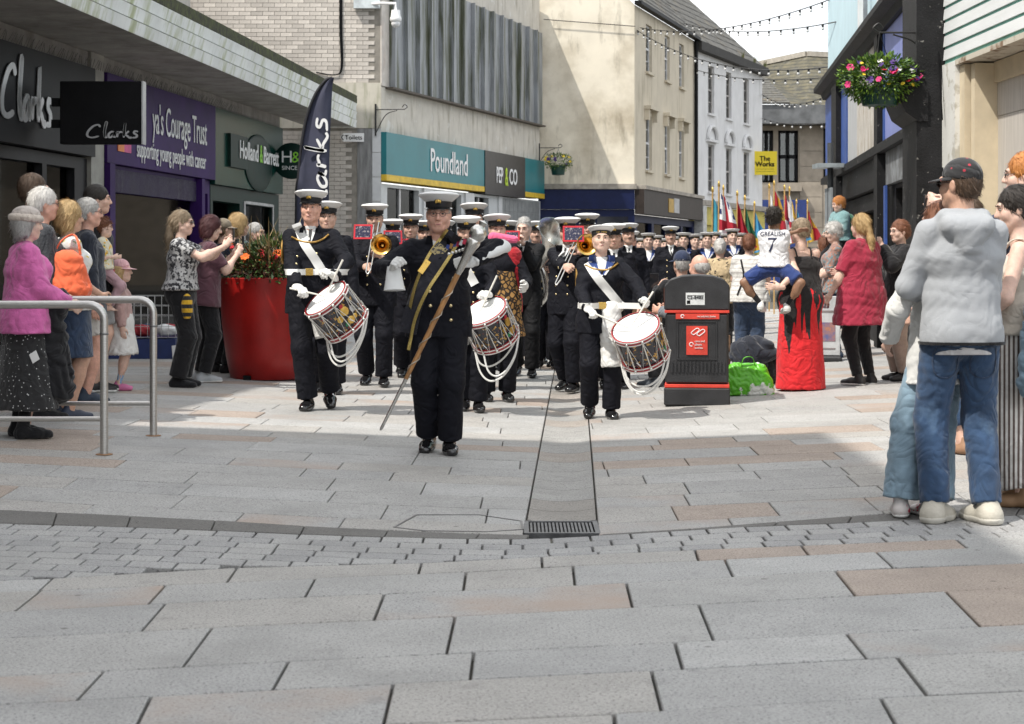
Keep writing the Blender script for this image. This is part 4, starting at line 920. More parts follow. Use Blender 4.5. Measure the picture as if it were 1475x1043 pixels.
MB().box(XL, -.0, -.03, .003, 4.13, 5.085).build('render_band', CREAMB, bb); MB().box(-.50, -.19, -.02, .003, 0, 4.125).build('pilaster', M('grey_cladding', (.19, .19, .19), .7, var=.3, scale=4, stretch=(4, 4, .6)), bb)
TILE = M('white_tile', (.55, .56, .57), .35, var=.06)
for i in range(8): MB().box(-.185, -.003, -.015, .003, .02+i*.515, .525+i*.515).build('tile', TILE, bb)
m = MB(); m.tube([(-3.9+0, -.05, 0), (-3.9, -.05, 4.1)], .035, 8); m.tube([(-4.05, -.05, 0), (-4.05, -.05, 4.1)], .025, 8); m.build('drainpipe', M('pipe_grey', (.22, .24, .26), .5), bb)
cab = MB(); cx_ = at(490, 0, 38).x+2.755
for k in range(3): cab.tube(catmull([(cx_+k*.02, -.03, 7.2), (cx_+k*.02, -.03, 6.2), (cx_+k*.03+rg.uniform(-.03, .03), -.03, 5.4), (cx_-.12, -.04, 5.25), (cx_-.5, -.04, 5.3)], 5), .014, 5)
cab.build('cables', BLK, bb)
ts = thing('toilets_sign', 'small white finger sign reading Toilets on the brick wall', 'sign', at(490, 198, 37.9)); MB().prism([(0, 0), (.07, .09), (.50, .09), (.50, -.09), (.07, -.09)], -.012, .012).build('blade', WHT, ts); MB().prism([(.015, 0), (.06, .06), (.075, .05), (.035, 0), (.075, -.05), (.06, -.06)], -.018, -.013).build('chevron', BLK, ts)
put_text('Toilets', ts, BLK, .10, -.016, -.045, .135, sx=.98); MB().box(.2, .26, .012, .10, -.02, .02).build('fixing', BLK, ts)
# --- discount shop block
PD = Vector((3.525, 11.3)).normalized(); pb = frame('discount_shop', 'long shop block with teal sign and stained grey metal cladding', 'building', (-2.755, 38), PD)
ppx = lambda px: (14.592/(.3115-(px-CX)/FPX)-38)*1.0474
TEAL = M('teal_sign', (.010, .165, .190), .4, var=.12, scale=.8); YEL = M('yellow_strip', (.62, .42, .03), .5); PEPB = M('brown_black_sign', (.030, .026, .025), .45)
RNDR = M('weathered_render', (.56, .53, .47), .9, var=.08, scale=2, bump=.06, bscale=40); layer(RNDR, (.33, .30, .24), 'noise', 1.8, .52, .66, stretch=(2.5, 2.5, .5), amount=.8); layer(RNDR, (.66, .66, .64), 'noise', 3, .6, .66, amount=.6)
MB().box(-.02, 11.84, .02, 5, 4.06, 5.02).box(-.02, 11.84, .02, 5, 7.56, 8.5).build('wall', RNDR, pb); MB().box(-.02, 11.84, .3, 5, 5.02, 7.56).build('backing_wall', MORT, pb)
MB().box(.0, ppx(691), -.12, .3, 3.16, 4.05).build('sign_board', TEAL, pb); MB().box(.0, ppx(691), -.125, .3, 3.03, 3.158).build('yellow_strip', YEL, pb)
MB().box(ppx(691)+.004, ppx(749), -.14, .3, 2.98, 4.05).build('sign_board', PEPB, pb); MB().box(ppx(749)+.004, 11.84, -.12, .3, 3.16, 4.05).build('sign_board', TEAL, pb); MB().box(ppx(749)+.004, 11.84, -.125, .3, 3.03, 3.158).build('yellow_strip', YEL, pb)
put_text('Poundland', pb, WHT, ppx(611.5), -.135, 3.36, .74, sx=(ppx(671)-ppx(611.5))/(.74*4.62), bold=.006)
put_text('PEP', pb, WHT, ppx(706.5), -.155, 3.30, .56, sx=(ppx(718.5)-ppx(706.5))/(.56*1.95), bold=.008); put_text('&', pb, M('lime2', (.45, .62, .03), .5), ppx(719), -.155, 3.25, .66, sx=(ppx(724)-ppx(719))/(.66*.72), bold=.008); put_text('CO', pb, WHT, ppx(725), -.155, 3.30, .56, sx=(ppx(736)-ppx(725))/(.56*1.42), bold=.008)
CLAD = M('cladding_grey', (.285, .300, .315), .5, .2, var=.12, scale=1.5); layer(CLAD, (.065, .072, .030), 'noise', 1.5, .46, .62, stretch=(3.5, 3.5, .28), amount=.9); layer(CLAD, (.27, .28, .29), 'noise', 5, .55, .7, stretch=(5, 5, .3), amount=.5)
npan = 15
for i in range(npan):
    x0 = .45+i*(11.4/npan); x1 = x0+11.4/npan-.006; m = MB(); m.prism([(x0, 5.03), (x1, 5.03), (x1, 7.55), (x0, 7.55)], -.06, .02); m.box(x0, x0+.06, -.15, -.061, 5.03, 7.55); m.build('cladding_panel', CLAD, pb)
MB().box(.0, .445, -.01, .02, 5.03, 7.55).build('brick_return', BRKM, pb); MB().box(.3, 11.84, -.16, .02, 4.985, 5.025).build('drip_rail', M('rusty_rail', (.10, .085, .07), .8), pb)
ops = [(.35, 2.3, .3, 2.9), (3.3, 5.2, .02, 2.9), (6.2, 7.3, .3, 2.9)]
wall_open(0, 11.84, 0, 2.97, ops, 0, .3).build('shopfront_wall', M('shopfront_pale', (.50, .52, .53), .5, var=.05), pb)
for o_ in ops: MB().box(o_[0], o_[1], .12, .13, o_[2], o_[3]).build('pane', SHOPG, pb); MB().box((o_[0]+o_[1])/2-.04, (o_[0]+o_[1])/2+.04, .08, .18, o_[2], o_[3]).build('mullion', SILV, pb)
shop_box(pb, .1, 8, 2.9, 2.5)
for i in range(10):
    for j in range(8): MB().box(8.3+i*.34, 8.3+i*.34+.33, -.02, -.001, .3+j*.33, .3+j*.33+.32).build('tile', M('grey_tile', (.24, .25, .25), .4), pb)
for a, b in ((8.0, 8.28), (2.5, 3.1), (5.4, 6.0)): MB().box(a, b, -.05, -.001, 0, 2.97).build('pillar', TILE, pb)
cc = thing('security_camera', 'white dome security camera on a wall bracket', 'camera', at(570, 30, 37.6)); MB().lathe([(.0, .22), (.09, .22), (.10, .10), (.12, .06), (.12, 0), (.10, -.02)], 16).build('housing', WHT, cc, True); MB().ball((0, 0, -.05), .095, 12, 8).build('dome', M('dome_white', (.75, .75, .76), .15), cc, True)
MB().tube([(0, 0, .22), (0, 0, .36), (-.30, .1, .38), (-.6, .35, .40)], .03, 8).build('arm', WHT, cc); MB().box(-.9, -.35, .25, .37, .30, .75).build('junction_box', M('box_pale', (.55, .60, .62), .5), cc)
# scroll brackets of the hanging baskets
IRONB = M('wrought_iron', (.03, .03, .03), .5, .4)
def scroll_bracket(par, base, dx, L, drop=.55):
    m = MB(); b = Vector(base); d = Vector(dx).normalized(); m.bar(b+Vector((0, 0, .12)), b+Vector((0, 0, -drop)), .035); m.tube([b, b+d*L], .012, 6)
    m.tube(catmull([b+Vector((0, 0, -drop+.05)), b+d*L*.35+Vector((0, 0, -.12)), b+d*L*.75+Vector((0, 0, -.02))], 6), .010, 6)
    e = b+d*L; m.tube(catmull([e, e+d*.06+Vector((0, 0, .05)), e+Vector((0, 0, .10)), e-d*.05+Vector((0, 0, .04))], 6), .010, 6); return m.build('bracket', IRONB, par)
br = thing('wall_bracket', 'empty wrought iron bracket on the render above the teal sign', 'bracket', (0, 0, 0)); scroll_bracket(br, at(541, 158, 37.95), (1, -.15, 0), .62)
# --- cream corner building
cbL = thing('cream_building', 'tall cream rendered corner house with stained gable and dark blue shop', 'building', (.78, 49.5, 0)); W_ = 2.58
CREAM = M('cream_render', (.74, .68, .56), .9, var=.05, scale=1.2, bump=.05, bscale=25); layer(CREAM, (.34, .28, .19), 'noise', .5, .47, .66, amount=.7); layer(CREAM, (.22, .19, .14), 'noise', 1.6, .56, .70, stretch=(1.6, 1.6, .45), amount=.65)
CREAM2 = M('cream_front', (.58, .52, .41), .9, var=.06, scale=1.5, bump=.05, bscale=25); layer(CREAM2, (.26, .22, .14), 'noise', 1.1, .54, .72, stretch=(2, 2, .4), amount=.7)
m = MB(); m.prism([(-.05, 3.44), (W_, 3.44), (W_, 8.36), (-3.2, 14.5), (-3.2, 3.44)], .002, .4); m.build('gable_wall', CREAM, cbL)
MB().box(-.06, W_+.05, -.15, .0, 3.30, 3.44).build('ledge', M('lead_ledge', (.32, .29, .25), .8, var=.3, scale=4), cbL)
BLUE = M('shop_blue', (.005, .011, .055), .5, var=.15, spec=.25); MB().box(-.06, W_, -.10, .3, 2.75, 3.30).build('fascia', BLUE, cbL); MB().box(-.06, W_, -.02, .3, 0, 2.74).build('shop_wall', BLUE, cbL)
MB().box(1.55, 2.4, -.06, -.021, .4, 2.55).build('window', M('dark_pane', (.02, .022, .03), .08), cbL); MB().box(-.06, 1.4, -.05, -.021, 2.42, 2.46).box(-.06, 1.4, -.05, -.021, .9, .94).build('panel_rail', BLUE, cbL)
FD = Vector((.3007, 1)).normalized(); fx = lambda Y: (Y-49.5)*1.0442; cb = frame('cream_terrace', 'cream terrace front with sash windows and hoods above a brown sign', 'building', (3.36, 49.5), FD); FL = fx(57.7)
wz = [(3.90, 5.46), (6.68, 8.02)]; wy = [(50.88, 51.64), (53.34, 54.03), (55.4, 56.1)]; ops = [(fx(a), fx(b), c, d) for a, b in wy for c, d in wz]
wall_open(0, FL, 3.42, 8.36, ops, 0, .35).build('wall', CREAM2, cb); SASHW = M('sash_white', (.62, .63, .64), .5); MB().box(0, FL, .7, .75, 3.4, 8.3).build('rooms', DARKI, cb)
for o_ in ops: sash(cb, *o_, .08, SASHW, GLS, sill=CREAM2)
for a, b in wy:
    MB().box(fx(a)-.22, fx(b)+.22, -.20, -.001, 5.60, 5.70).box(fx(a)-.18, fx(a)-.06, -.14, -.001, 5.30, 5.599).box(fx(b)+.06, fx(b)+.18, -.14, -.001, 5.30, 5.599).build('window_hood', CREAM2, cb)
SLATE = M('slate', (.085, .082, .073), .8, var=.35, scale=7, stretch=(1, 1, 1), bump=.25, bscale=18); layer(SLATE, (.18, .13, .06), 'noise', 1.3, .57, .70, amount=.6); layer(SLATE, (.14, .14, .12), 'noise', 4, .5, .65, amount=.5)
def slate_roof(par, x0, x1, y0, z0, y1, z1, xs0=0, xs1=0, rows=14, name='roof', mat=None):
    m = MB(); th = .035
    for r_ in range(rows):
        t0, t1 = r_/rows, (r_+1.15)/rows; ya_, za_ = y0+(y1-y0)*t0, z0+(z1-z0)*t0+th; yb_, zb_ = y0+(y1-y0)*min(t1, 1), z0+(z1-z0)*min(t1, 1)
        xa0, xa1 = x0+xs0*t0, x1+xs1*t0; n_ = max(2, int((xa1-xa0)/.42)); off = .21*(r_ % 2)
        for k in range(n_):
            a = xa0+(xa1-xa0)*k/n_; b = xa0+(xa1-xa0)*(k+1)/n_-.012; dz = rg.uniform(-.010, .012)
            m.add([(a, ya_, za_+dz), (b, ya_, za_+dz), (b, yb_, zb_+.005), (a, yb_, zb_+.005), (a, ya_, za_+dz-th), (b, ya_, za_+dz-th)], [(0, 1, 2, 3), (4, 5, 1, 0)])
    m.add([(x0, y0, z0), (x1, y0, z0), (x1+xs1, y1, z1), (x0+xs0, y1, z1)], [(0, 1, 2, 3)]); return stuff(m.build(name, mat or SLATE, par))
slate_roof(cb, -.1, FL, -.15, 8.44, 3.0, 12.0); MB().box(-.1, FL, -.22, -.02, 8.36, 8.46).build('gutter', BLK, cb); MB().tube([(FL-.08, -.08, 3.3), (FL-.08, -.08, 8.4)], .06, 8).build('downpipe', BLK, cb)
BRWN = M('brown_sign', (.030, .023, .020), .5, var=.2, spec=.25); MB().box(-.05, FL, -.28, -.02, 2.62, 3.30).build('sign_board', BRWN, cb); MB().box(-.05, FL, -.34, .0, 3.301, 3.40).build('ledge', M('lead_ledge', (.32, .29, .25), .8), cb)
MB().box(3.2, 3.9, -.30, -.281, 2.75, 3.15).build('sign_logo', M('logo_amber', (.45, .28, .05), .5), cb); MB().box(3.95, 4.7, -.30, -.281, 2.75, 3.18).build('sign_logo', M('logo_grey', (.40, .40, .40), .5), cb)
wall_open(0, FL, 0, 2.61, [(.3, 2.2, .5, 2.4), (2.5, 4.4, .5, 2.4), (4.7, 6.4, .5, 2.4), (6.7, 8.2, .02, 2.4)], 0, .2).build('shopfront_wall', BLUE, cb)
for a, b in ((.3, 2.2), (2.5, 4.4), (4.7, 6.4), (6.7, 8.2)): MB().box(a, b, .1, .11, .5, 2.4).build('pane', SHOPG, cb)
for a in (.9, 2.9, 3.7, 5.2): MB().box(a, a+.5, .4, .45, .5, 2.3).build('display_panel', M('display_cream', (.45, .42, .36), .7, col2=(.08, .12, .30), scale=3), cb)
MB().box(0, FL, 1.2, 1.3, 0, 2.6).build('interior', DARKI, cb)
# --- white house further up
WD = Vector((.4, 1)).normalized(); wx = lambda Y: (Y-57.7)*1.077; wb = frame('white_house', 'white painted house with arched hoods over its lower sash windows', 'building', (5.83, 57.7), WD); WL = wx(66)
WHR = M('white_render', (.68, .68, .68), .85, var=.05, scale=2); layer(WHR, (.40, .40, .38), 'noise', 1.5, .55, .75, stretch=(3, 3, .4), amount=.6)
wy = [(59.2, 59.9), (61.3, 61.96), (63.5, 64.2)]; wz = [(3.6, 5.16), (6.18, 7.76)]; ops = [(wx(a), wx(b), c, d) for a, b in wy for c, d in wz]
wall_open(0, WL, 3.3, 8.07, ops, 0, .35).build('wall', WHR, wb); MB().box(0, WL, .7, .75, 3.3, 8).build('rooms', DARKI, wb); MB().box(WL-.3, WL, .36, 6, 0, 8.07).build('end_wall', WHR, wb)
for o_ in ops: sash(wb, *o_, .08, M('sash_brown', (.34, .32, .30), .5), GLS, sill=WHR)
for a, b in wy:
    c_ = (wx(a)+wx(b))/2; h_ = (wx(b)-wx(a))/2+.18; m = MB(); m.tube([(c_+h_*math.cos(t), -.06, 5.34+.42*math.sin(t)) for t in [math.pi*k/12 for k in range(13)]], .06, 6); m.box(c_-h_-.05, c_+h_+.05, -.12, -.001, 5.24, 5.33); m.build('window_hood', WHR, wb)
MB().box(0, WL, -.25, .1, 8.075, 8.36).build('gutter', M('gutter_dark', (.035, .033, .030), .8), wb); slate_roof(wb, -.3, WL, -.1, 8.38, 4.2, 12.6, xs0=0, xs1=-2.5)
m = MB(); rr = random.Random(8)
for cxx in (.62, .8, .97):
    for i in range(60): a = rr.uniform(0, 6.28); L = rr.uniform(.15, .5); b = Vector((WL*cxx+rr.uniform(-.15, .15), -.15, 8.36)); t = b+Vector((math.cos(a)*.3, math.sin(a)*.2-.1, 1))*L*.7; m.add([b, b+Vector((.03, 0, 0)), t], [(0, 1, 2)])
stuff(m.build('gutter_weeds', M('weed_green', (.10, .16, .03), .8, col2=(.20, .14, .05)), wb))
YELL = M('yellow_shop', (.50, .42, .08), .6, var=.2); MB().box(0, WL, -.1, .2, 2.5, 3.1).build('sign_board', YELL, wb); MB().box(0, WL, -.25, .0, 3.12, 3.29).build('cornice', M('lead_ledge', (.32, .29, .25), .8), wb)
wall_open(0, WL, 0, 2.49, [(.8, 4.2, .4, 2.3), (4.6, 8.2, .4, 2.3)], 0, .2).build('shopfront_wall', YELL, wb); [MB().box(a, b, .08, .09, .4, 2.3).build('pane', M('pane_painted_reflection', (.20, .20, .12), .2, col2=(.42, .38, .14), scale=2), wb) for a, b in ((.8, 4.2), (4.6, 8.2))]  # opaque panes: the yellowish reflections are painted in as mottled colour
MB().box(-.02, .4, -.3, -.001, 0, 3.1).build('pilaster', M('stone_pale', (.52, .52, .50), .8), wb)
tw = thing('yellow_sign', 'square yellow projecting sign with black lettering on the white house', 'sign', at(1084, 252, 65)); ww = at(1119, 0, 65).x-at(1084, 0, 65).x; hh = at(0, 218, 65).z-at(0, 252, 65).z
MB().box(0, ww, -.05, .05, 0, hh).build('sign_panel', M('sign_yellow', (.80, .62, .02), .5, var=.03), tw); put_text('The', tw, BLK, ww/2, -.056, hh*.60, .24, align='CENTER', bold=.006); put_text('Works', tw, BLK, ww/2, -.056, hh*.36, .24, align='CENTER', bold=.008)
MB().box(ww*.12, ww*.88, -.054, -.0505, hh*.14, hh*.15).box(ww*.12, ww*.88, -.054, -.0505, hh*.24, hh*.25).build('sign_rule', BLK, tw); MB().box(-.5, 0, -.03, .03, hh*.8, hh*.86).box(-.5, 0, -.03, .03, hh*.1, hh*.16).build('bracket', BLK, tw)
# --- stone building across the top of the street
fb = thing('stone_building', 'stone panelled hall with folded slate roof closing the street', 'building', (at(1080, 0, 85).x, 85, 0)); FW = 7.5
STN = M('stone_panel', (.30, .26, .21), .85, var=.15, scale=2, bump=.05); layer(STN, (.17, .15, .12), 'noise', .8, .52, .7, amount=.7); DKS = M('dark_concrete', (.11, .115, .12), .8, var=.3, scale=2)
fpx = lambda px: at(px, 0, 85).x-at(1080, 0, 85).x; fz = lambda py: at(0, py, 85).z
ops = [(fpx(1121), fpx(1150), fz(263), fz(188)), (fpx(1096), fpx(1114), fz(263), fz(188)), (fpx(1186), fpx(1212), fz(262), fz(185))]
wall_open(-8, FW+9, 0, fz(181), ops, 0, .5).build('wall', STN, fb); MB().box(-8, FW+9, 1.2, 1.3, 0, 8).build('rooms', DARKI, fb)
for o_ in ops:
    m = MB(); a, b, c, d = o_; [m.box(x-.06, x+.06, .1, .25, c, d) for x in (a+.06, (a+b)/2, b-.06)]; m.box(a, b, .1, .25, c, c+.1).box(a, b, .1, .25, d-.1, d).box(a, b, .1, .25, (c+d)/2-.08, (c+d)/2+.08); f_ = m.build('window', BLK, fb); MB().box(a, b, .3, .31, c, d).build('pane', GLS, f_)
for j in range(10): MB().box(fpx(1152), fpx(1184), -.06, -.002, .02+j*.72, .72+j*.72).build('stone_course', STN, fb)
MB().box(-8, FW+9, -1.2, .5, fz(181)+.01, fz(154)).build('eaves_band', DKS, fb); MB().box(fpx(1119), fpx(1152), -.6, -.001, fz(276), fz(264)).build('sill_block', STN, fb)
zr0, zr1 = fz(154)+.02, fz(66); m = MB(); P_ = [(-8, -1.3, zr0), (fpx(1135), -1.3, zr0), (fpx(1165), -.2, zr0), (FW+9, -1.3, zr0), (-8, 6, fz(45)), (fpx(1112), 6, fz(76)), (fpx(1182), 4, zr1), (FW+9, 6, fz(78))]
MOSL = M('mossy_slate', (.065, .065, .055), .9, col2=(.135, .12, .075), scale=2.5, bump=.5, bscale=5); layer(MOSL, (.03, .03, .028), 'wavez', 1.7, .80, .95, amount=.8); layer(MOSL, (.17, .16, .13), 'noise', 3.5, .55, .68, amount=.6); m.add(P_, [(0, 1, 5, 4), (1, 2, 5), (2, 6, 5), (2, 3, 7, 6)]); m.build('roof', MOSL, fb)
slate_roof(fb, -8, fpx(1135)-.1, -1.3, zr0+.05, 5.9, fz(60), xs1=-1.2, rows=22)
MB().bar((fpx(1112), 6, fz(76)+.08), (fpx(1182), 4, zr1+.08), .3, .25).bar((fpx(1182), 4, zr1+.08), (FW+9, 6, fz(78)+.08), .3, .25).build('ridge_coping', M('coping', (.36, .33, .28), .8), fb)
hb = thing('blue_hoarding', 'blue hoarding at the foot of the stone hall', 'hoarding', (at(1098, 0, 84).x, 83.9, 0)); MB().box(0, at(1162, 0, 84).x-at(1098, 0, 84).x, 0, .1, 0, at(0, 288, 84).z).build('board', M('hoarding_blue', (.012, .03, .14), .6), hb); MB().box(.5, .6, .1, .6, 0, 2.5).box(1.6, 1.7, .1, .6, 0, 2.5).build('prop', BLK, hb)
# --- black and blue derelict shop on the right
RD = Vector((-.0979, -1)).normalized(); rx = lambda Y: (32-Y)*1.0048; rpx = lambda px: rx(2.68/((px-CX)/FPX-.0979)); rb = frame('derelict_shop', 'peeling black and blue derelict shop front on the right', 'building', (5.813, 32), RD); RE = rpx(1351)
BLKP = M('peeling_black', (.011, .011, .012), .6, spec=.25, var=.4, scale=4, bump=.15, bscale=50); layer(BLKP, (.30, .29, .27), 'noise', 11, .66, .70, amount=.6)
PBLUE = M('faded_blue', (.20, .24, .52), .6, var=.08, scale=1.5); layer(PBLUE, (.30, .33, .55), 'noise', 4, .5, .65, stretch=(6, 1, .4), amount=.6); STBL = M('strong_blue', (.035, .085, .30), .5, var=.2, scale=5)
PEEL = M('peeling_white', (.52, .50, .46), .8, var=.1, scale=3); layer(PEEL, (.30, .23, .15), 'noise', 3, .50, .58, stretch=(5, 1, .5), amount=.8); layer(PEEL, (.05, .05, .05), 'noise', 4, .62, .66, stretch=(6, 1, .35), amount=.9)
GRYB = M('grey_board', (.13, .135, .14), .7, var=.2, scale=3); layer(GRYB, (.33, .36, .38), 'noise', 3, .5, .65, amount=.5)
z29 = 2.93
MB().box(-3, RE, .02, 4, 4.62, 9.5).build('upper_wall', M('pale_blue_render', (.50, .66, .72), .7, var=.05, scale=1.5), rb)
for px in (1240, 1268): MB().box(rpx(px), rpx(px)+.16, -.05, .019, 4.75, 9.5).build('pilaster', WHR, rb)
MB().box(rpx(1253), rpx(1253)+.06, -.10, -.04, 4.7, 9.5).build('downpipe', M('pipe_grey', (.22, .24, .26), .5), rb)
m = MB(); m.prism([(0, 0), (.0, .34), (-.10, .34), (-.26, .22), (-.26, .14), (-.12, .10), (-.08, 0)], 0, RE+3); o = m.build('cornice', BLKP, rb); o.data.transform(Matrix(((0, 1, 0, -3), (1, 0, 0, 0), (0, 0, 1, 4.45), (0, 0, 0, 1))))
MB().box(-3, rpx(1222), -.03, .2, z29, 4.44).build('panel', STBL, rb); MB().box(rpx(1223), rpx(1236), -.02, .2, z29, 4.44).build('panel', M('panel_grey', (.42, .43, .44), .7, var=.15, scale=3, stretch=(6, 1, .4)), rb); MB().box(rpx(1236)+.004, rpx(1269), -.02, .2, z29, 4.44).build('panel', PEEL, rb)
MB().box(rpx(1277), rpx(1327), -.02, .2, z29, 4.44).build('panel', PBLUE, rb); MB().box(rpx(1274.5), rpx(1277)-.003, -.03, .2, z29, 4.44).build('panel', STBL, rb)
for a, b, d_ in ((1207, 1214, .12), (1269, 1274, .10), (1328, 1350, .22)): MB().box(rpx(a), rpx(b), -d_, .2, 0, 4.44).build('pilaster', BLKP, rb)
m = MB(); m.prism([(0, 0), (0, .32), (-.10, .55), (-.22, .6), (-.32, .52), (-.34, .34), (-.24, .1), (-.1, 0)], rpx(1328)-.03, rpx(1350)+.03); o = m.build('console', BLKP, rb); o.data.transform(Matrix(((0, 1, 0, 0), (1, 0, 0, -.1), (0, 0, 1, 2.85), (0, 0, 0, 1))))
MB().box(-3, rpx(1328), -.12, .2, z29-.12, z29-.003).build('ledge', BLKP, rb); MB().box(rpx(1216), rpx(1268), -.03, .2, 2.38, z29-.125).build('fascia', BLKP, rb); MB().box(rpx(1279), rpx(1327), -.03, .2, 2.36, z29-.125).build('fascia', GRYB, rb)
wall_open(-3, RE, 0, 2.35, [(rpx(1236), rpx(1262), .45, 2.1), (rpx(1285), rpx(1326), .02, 2.3)], .05, .3).build('wall', BLKP, rb)
MB().box(rpx(1236), rpx(1262), .25, .26, .45, 2.1).build('pane', SHOPG, rb); MB().box(rpx(1285), rpx(1326), 1.2, 1.3, 0, 2.4).build('recess_back', M('recess_cream', (.48, .46, .40), .8, var=.1, scale=3), rb); MB().box(rpx(1314), rpx(1326), .4, .45, .1, 2.2).build('door', M('door_grey_green', (.12, .16, .15), .4, var=.3, scale=5, stretch=(4, 1, .4)), rb)
MB().box(rpx(1285), rpx(1325), .31, .4, 2.1, 2.3).build('timber_head', M('raw_timber', (.38, .20, .10), .8, var=.2, scale=5, stretch=(1, 6, 6)), rb); MB().box(rpx(1279), rpx(1281.5), -.06, -.031, 0, 2.35).build('blue_post', STBL, rb); shop_box(rb, rpx(1230), rpx(1266), 2.3)
# white building with green striped boarding
GD = Vector((.0275, -1)).normalized(); gb = frame('boarded_building', 'white clapboard building with green stripes and boarded window', 'building', (4.63, 19.72), GD); GL = 9.0
WPEEL = M('peeling_whitewash', (.66, .66, .63), .85, var=.06, scale=3, bump=.12, bscale=30); layer(WPEEL, (.40, .38, .32), 'noise', 3.5, .56, .62, amount=.8); layer(WPEEL, (.25, .23, .2), 'noise', 7, .66, .7, amount=.6)
BRD = M('clapboard', (.66, .68, .68), .6, var=.06, scale=2, stretch=(.4, 3, 3), bump=.05, bscale=50); TEALG = M('stripe_green', (.20, .48, .40), .6, var=.1)
MB().box(-.02, GL, .03, 4, 3.46, 8).build('wall', TEALG, gb)
for i in range(22):
    z = 3.50+i*.145; o = MB(); o.add([(-.02, .03, z), (GL, .03, z), (-.02, .03, z+.115), (GL, .03, z+.115), (-.02, .012, z), (GL, .012, z), (-.02, .022, z+.115), (GL, .022, z+.115)], [(4, 5, 7, 6), (0, 1, 5, 4), (2, 6, 7, 3), (0, 4, 6, 2), (1, 3, 7, 5)]); o.build('clapboard', BRD, gb)
MB().box(-.02, .77, .0, .6, 0, 3.45).build('pilaster', WPEEL, gb); MB().box(.772, GL, .001, .9, 3.40, 3.455).build('soffit', M('rotten_soffit', (.52, .48, .40), .9, col2=(.20, .13, .08), scale=4, lo=.5, hi=.62), gb)
CRF = M('cream_frame', (.62, .53, .38), .6, var=.08, scale=4); MB().box(.772, .95, .05, .6, 0, 3.39).box(1.02, 1.15, .10, .6, 0, 3.38).box(1.151, GL, .3, .6, 3.18, 3.39).build('window_frame', CRF, gb); MB().box(.951, 1.019, .2, .6, 0, 3.38).build('frame_gap', BLK, gb)
PLY = M('plywood', (.42, .34, .26), .8, var=.15, scale=3, stretch=(5, 5, .5), bump=.06); layer(PLY, (.24, .17, .12), 'noise', 1.5, .5, .7, amount=.7); PLYG = M('plywood_grey', (.48, .45, .41), .8, var=.12, scale=4, stretch=(8, 8, .4))
MB().box(1.152, 2.05, .34, .37, 0, 2.83).build('plywood_sheet', PLYG, gb); MB().box(1.152, 2.05, .335, .365, 2.835, 3.178).build('plywood_sheet', PLYG, gb); MB().box(2.055, 4.2, .37, .40, 0, 2.88).build('plywood_sheet', PLY, gb); MB().box(2.055, 4.2, .367, .397, 2.884, 3.178).build('plywood_sheet', PLY, gb); MB().box(4.205, GL, .37, .4, 0, 3.178).build('plywood_sheet', PLY, gb)
m = MB(); c0 = Vector((.25, -.03, 4.6)); m.tube(catmull([(.32, -.03, 5.2), (.30, -.03, 4.4), (.20, -.03, 3.9), (.30, -.04, 3.4), (.42, -.04, 2.85)], 6), .008, 5); m.build('loose_cable', BLK, gb)
MB().box(-.10, -.01, -.12, -.02, 2.60, 2.85).build('junction_box', M('rusty_box', (.30, .12, .08), .7, var=.3), gb); MB().ball((-.05, -.08, 3.78), (.06, .06, .09), 10, 8).build('green_lamp', M('lamp_green', (.25, .50, .30), .4), gb, True)
# ---------------------------------------------------------------- street furniture and planting
STEEL = M('brushed_steel', (.50, .49, .47), .32, .9, var=.12, scale=30, stretch=(1, 1, 8)); RUST = M('rust_stain', (.30, .17, .09), .9)
def railing(label, px, py, L):
    p = gp(px, py); t = thing('railing', label, 'railing', p, 0, 'tubular steel railings on the left'); h = .965; r = .0265; c = .10
    def bend(x, s): return [(x+s*c*(1-math.cos(a)), 0, h-c+c*math.sin(a)) for a in [R(k*15) for k in range(7)]]
    MB().tube([(0, 0, 0), (0, 0, h-c)]+[(-c*(1-math.cos(R(k*15))), 0, h-c+c*math.sin(R(k*15))) for k in range(1, 7)]+[(-L+c*(1-math.cos(R(k*15))), 0, h-c+c*math.sin(R(k*15))) for k in range(6, 0, -1)]+[(-L, 0, h-c), (-L, 0, 0)], r, 12).build('hoop', STEEL, t, True)
    MB().tube([(-.02, 0, .23), (-L+.02, 0, .23)], .017, 10).build('lower_rail', STEEL, t, True)
    for x in (0, -L):
        MB().lathe([(r+.001, .77), (r+.003, .772), (r+.003, .782), (r+.001, .784)], 12, (x, 0, 0), cap=False).build('joint_collar', M('collar_dark', (.2, .2, .2), .5, .8), t, True)
        MB().lathe([(.055, .001), (.055, .005), (r, .006)], 14, (x, 0, 0)).build('base_ring', RUST, t, True)
railing('nearer tubular steel railing at the lower left, cut by the frame', 150, 655, 1.25)
railing('further tubular steel railing whose whole right post shows', 221, 628, .92)
